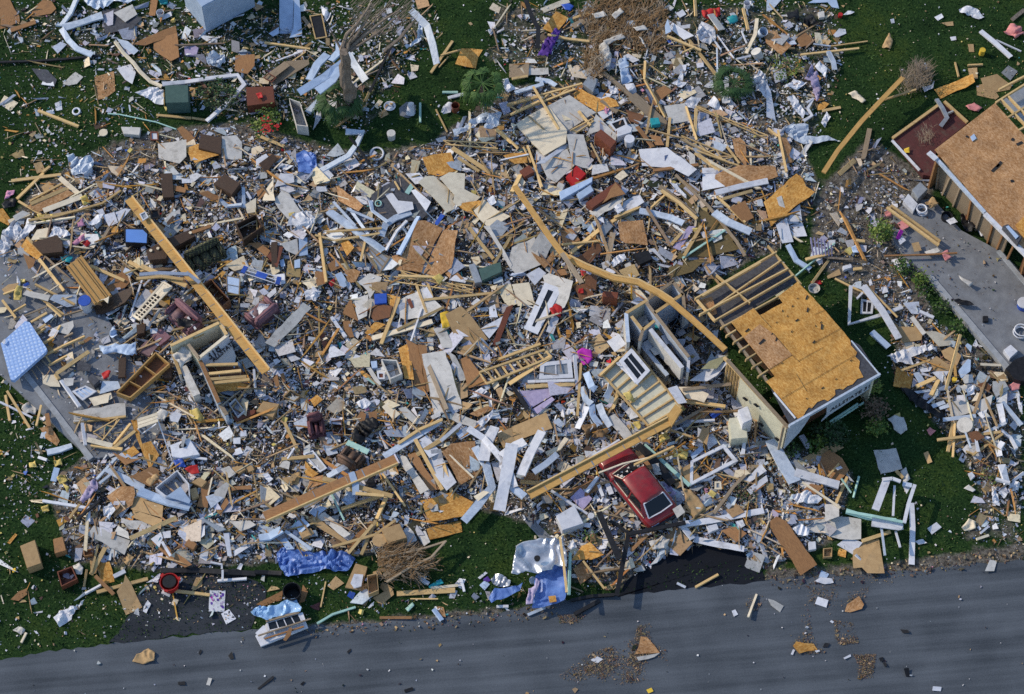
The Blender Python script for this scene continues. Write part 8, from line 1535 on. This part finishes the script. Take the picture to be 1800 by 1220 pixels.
P('g','silver bright tray','silver','455,620 520,590 570,610 530,640 460,640');P('g','!large grey wallboard in the middle of the right-hand heap','gyp','555,750 650,725 780,790 770,830 600,880',lm='grey big board');S('g','long pale rail','495,905 790,870',34,'metal');P('g','tan pinkish board','cream','750,740 800,660 855,680 830,730');P('g','grey tan board','gyp','800,780 820,730 940,680 920,800 840,830');P('g','grey board','gyp','640,600 780,590 800,620 700,660');C('g','white torn papers','white','690,640 770,600 780,680 720,690',amp=.1, seg=.1);P('g','tan grey board','gyp','650,500 760,500 770,570 690,580');P('g','grey white panel','gyp','940,560 1050,560 1090,630 970,700 940,640');P('g','tan board','tan','970,530 1040,490 1080,560 1040,565');C('g','pink insulation ball','pinki','1085,600 1130,570 1185,580 1180,630 1110,650',amp=.15, seg=.1,**N4,lm='pink insulation ball');S('g','cream split wood','830,410 1015,418',22,'cream');P('g','brown recess board','dply','800,590 880,560 930,610 900,660');P('g','blue square cloth','blue','695,240 715,220 755,245 745,300');P('g','lilac white sheet','white','760,240 790,180 810,230 855,250 800,260')
BK('g','round white tub','gyp','690,950',70,.5, open_=False,lm='white tilted tub',lean=(.2,.1), name='tub',cat='tub');Mt('g','long white bent strip','1000,760 1020,850 1030,930',50,'white',lm='tall white strip');Mt('g','blue white strip','1030,740 1110,840 1200,950',36,'metal');S('g','white rail','840,1035 1060,930',24,'white');S('g','long pine stud','445,1085 1010,1015',24,lm='long level stud');S('g','long pine stud','585,930 540,1190',28);S('g','long pine stud','605,920 585,1240',20);S('g','long pine lath','1030,1030 760,1220',20);S('g','thin pine lath','700,1185 790,1220',14);Mt('g','white bent pipe','800,980 790,1080 815,1190',24,'white');S('g','thin blue pipe','690,1000 745,1160',16,'metal');Mt('g','white curved pipe','1010,990 1100,1060 1155,1160',26,'white');Mt('g','wide white curved strip','1030,1100 990,1160 1000,1230',50,'white');C('g','white torn cloths','white','800,850 880,820 890,870 850,900',amp=.1, seg=.1);P('g','dark tan panel','dply','720,1020 800,1000 870,1060 760,1110');S('g','white stick','1165,690 1180,790',18,'white');C('g','white cloth','white','1160,760 1200,750 1205,850 1180,830',amp=.08, seg=.1);C('g','pinkish torn foam','pinki','350,1000 380,970 430,1010 380,1055',amp=.08, seg=.08);C('g','pale wrapped bundle','gyp','0,900 60,870 140,890 180,990 120,1040 60,990',amp=.12, seg=.1,lm='pale wrapped bundle')
P(11,'!square pale stained board on the lawn right of the roofed house','gyp','740,725 900,710 945,855 795,890',lm='stained lawn board');C(11,'white rag below the stained board','gyp','930,870 970,845 1000,930 960,970',amp=.08, seg=.1);S(11,'pine lath','900,870 950,920',22);S(11,'pine offcut','1110,740 1140,815',34,'tan');S(11,'yellow stud','565,895 430,1215',18,lm='yellow lawn stud');S(11,'mint lath','640,910 600,1060',12,'mint');S(11,'mint lath','515,925 585,1025',9,'mint');P(11,'white printed card','white','1405,890 1440,875 1455,920 1425,930',cat='card',name='card');C(11,'white paper bundle','gyp','1375,995 1410,970 1460,1010 1440,1025',amp=.06, seg=.08)
# white trellis of bent gutters
def trellis():
    o = empty('awning_frame',W(*pts('e','520,350')[0], .1))
    for s, w_, mk, h in (('440,135 330,430',.34,'white',.8),('400,130 500,120 580,150',.16,'white',.85),('520,190 505,490',.1,'white',.6),('720,180 660,360 615,560',.16,'white',.75),('40,445 300,490 600,550',.13,'mint',.9),('380,520 600,600',.22,'white',.7),('360,500 395,640 425,880',.1,'metal',.55),('530,640 575,800',.1,'white',.5),('600,170 690,190',.2,'metal',.7)):
        q = [W(x, y, h) for x, y in pts('e',s)]
        for a, b in zip(q, q[1:]): bm = bmesh.new();bar(bm, a, b, w_, .07);sub('gutter_rail',bm, M[mk], o)
    sub('panel',boxbm([W(x, y, .7) for x, y in pts('e','300,500 600,560 610,620 560,630 290,590')], .05,.01), M['white'], o)
    raise_h(inpoly(pts('e','400,130 720,180 620,620 290,590')), .5);reg(o,'','frame',*[pts('e','520,400')[0], 50],'white gutter trellis',label='tangled white gutter frame standing on the lawn, lower right')
trellis()
Mt('e','!tall white downspout lying to the road edge beside the gutter frame','690,360 700,600 690,970',50,'white',lm='tall white downspout',name='downspout',cat='downspout',roll=.1);P('e','!open white book lying on the lawn, lower right','white','845,610 935,550 985,600 890,670',name='book',cat='book',t=.05, tilt=0,h=.08);X('e','white small carton','white','1250,70 1285,50 1320,95 1280,130',.15);C('e','white lilac rag','white','720,740 800,720 840,760 760,775',amp=.06, seg=.08);P('e','pale lilac sheet','white','600,190 680,200 640,270');C('e','mixed white and yellow rags','cream','1180,610 1250,520 1320,550 1320,620 1220,640',amp=.1, seg=.1)
for s in ('1650,210 1700,140 1755,170 1740,240 1680,250','1545,270 1590,215 1645,260 1600,325'): C('e','round white lamp-like bag','white',s, amp=.12, seg=.1,**N3)
Mt('e','white upright strip','1580,-20 1610,80 1640,180',70,'white',lm='white upright strip');S('e','white rail','1520,125 1660,165',34,'white');S('e','white rail','1680,150 1800,60',26,'white');S('e','brown lath','1650,330 1630,490',14,'ply');S('e','white stick','1370,660 1440,600',20,'white');S('e','pale stick','1330,720 1450,680',24,'cream');C('e','white torn bag','white','1480,200 1520,210 1560,390 1490,370',amp=.12, seg=.1,**N3)
BUSH('e','yellow green weed','1360,20 1420,10 1530,130 1460,180 1400,120',.4,['leafy','leafb'], 170,.09)
# along the house: shrubs, gutters, boards (crop 11)
BUSH(11,'green shrub by the house corner','690,260 780,230 790,290 700,330',.9,['leafy','leaf'], 240,.12,lm='corner shrub');BUSH(11,'dry brown shrub','670,350 780,340 820,440 780,520 690,480',.9,['leafb','leafd','leafb'], 420,.12,lm='dry brown shrub');BUSH(11,'yellow green shrub on lawn edge','700,530 790,500 820,560 760,620 700,600',.6,['leafy','leaf'], 300,.12);BUSH(11,'dark green shrub in shade','330,560 480,520 590,580 560,680 440,700 340,650',.9,['leafd','palm'], 420,.14,lm='dark shade shrub');BUSH(11,'green shrub under the wall','290,650 370,620 400,700 320,740',.6,['leaf','leafy'], 200,.12);BUSH(11,'green shrub under the wall','110,700 190,680 200,760 120,760',.5,['leaf','leafd'], 160,.12)
Mt(11,'!wide pale gutter length lying below the house corner','20,650 100,800 190,950',90,'metal',lm='wide pale gutter',roll=.1);Mt(11,'wide pale gutter length','190,880 330,920 500,970',60,'white',roll=.1);P(11,'grey bent metal','steel','150,800 190,790 280,870 250,905');P(11,'brown plank','tan','220,790 460,675 535,705 280,850');P(11,'brown stained board','ply','350,880 380,760 430,720 520,780 570,865 490,950',lm='brown stained board');S(11,'pine strip on the board','420,910 500,820',12);P(11,'white small card','white','475,850 510,835 525,850 490,865',h=.55);Mt(11,'white fallen trim','235,620 290,710',34,'white');P(11,'orange board','ply','240,1010 300,960 390,980 320,1050');C(11,'white fanned slats','white','160,1050 280,1010 380,1070 350,1100 210,1100',amp=.1, seg=.1);S(11,'thin cream lath','240,950 510,1130',12,'cream');P(11,'white wallboard','gyp','400,1105 500,1105 500,1190 405,1225');Mt(11,'mint trough','550,1150 700,1195 900,1220',30,'mint')
for s in ('1640,940 1750,820 1790,870 1660,960','1650,1000 1790,900 1800,940 1680,1040'): P(10,'wide pale siding board','white',s)
BUSH(10,'weedy plant in rubble','1580,1000 1660,960 1740,1000 1730,1070 1620,1070',.4,['leafd','leafb','leaf'], 160,.1)
S(10,'long dark strip','1420,1170 1560,980 1700,840',22,'owood')
pass
# ---------------------------------------------------------------- labels: what it looks like + the easily found things beside it
def finish_labels():
    ordw = ['nearest','second nearest','third nearest','fourth nearest','fifth nearest','sixth nearest','seventh nearest','eighth nearest','ninth nearest','tenth nearest','eleventh nearest','twelfth nearest']
    todo = []
    for T in THINGS:
        if T['label']: T['o']['label'] = T['label'];T['key'] = None;continue
        c = T['c'];near = []
        for nm, lc, lr, lo in LMS:
            if lo is T['o']: continue
            d = math.hypot(c[0]-lc[0], c[1]-lc[1]);near.append((max(0, d-lr*.75), d, nm, lc, lr))
        near.sort();T['near'] = near;todo.append(T)
    for T in todo:
        c = T['c'];n1 = T['near'][0];T['lab'] = None
        # a second landmark on the opposite side
        n2 = None
        for n in T['near'][1:5]:
            v1 = (n1[3][0]-c[0], n1[3][1]-c[1]);v2 = (n[3][0]-c[0], n[3][1]-c[1])
            co = (v1[0]*v2[0]+v1[1]*v2[1])/((math.hypot(*v1)*math.hypot(*v2)) or 1)
            if co < -.35 and n1[1] > 12: n2 = n;break
        wl = len(T['look'].split())+1
        if n2 and wl+len(n1[2].split())+len(n2[2].split())+3 <= 15: T['lab'] = f"{T['look']} between the {n1[2]} and the {n2[2]}"
        else: T['lab'] = f"{T['look']} {'beside' if n1[0] < 8 else 'near'} the {n1[2]}"
    for _ in range(4):
        by = {}
        for T in todo: by.setdefault(T['lab'], []).append(T)
        dup = [g for g in by.values() if len(g) > 1]
        if not dup: break
        for g in dup:
            g.sort(key=lambda T: T['near'][0][1]);nm = g[0]['near'][0][2]
            for i, T in enumerate(g):
                l = f"{T['look']}, {ordw[min(i, 11)]} to the {T['near'][0][2]}";T['lab'] = l
    seen = {}
    for T in todo:
        if T['lab'] in seen or len(T['lab'].split()) > 16: print('LABEL?',T['lab'])
        seen[T['lab']] = 1;T['o']['label'] = T['lab']
    cnt = {}
    for T in THINGS: cnt[T['cat']] = cnt.get(T['cat'], 0)+1
    for T in THINGS:
        if T['group']: T['o']['group'] = T['group']
        elif cnt[T['cat']] >= 3: T['o']['group'] = T['cat']+' pieces strewn over the site' if T['cat'] not in ('sofa','house','palm','shrub') else T['cat']+'s among the wreckage'
    print('things',len(THINGS))
finish_labels()
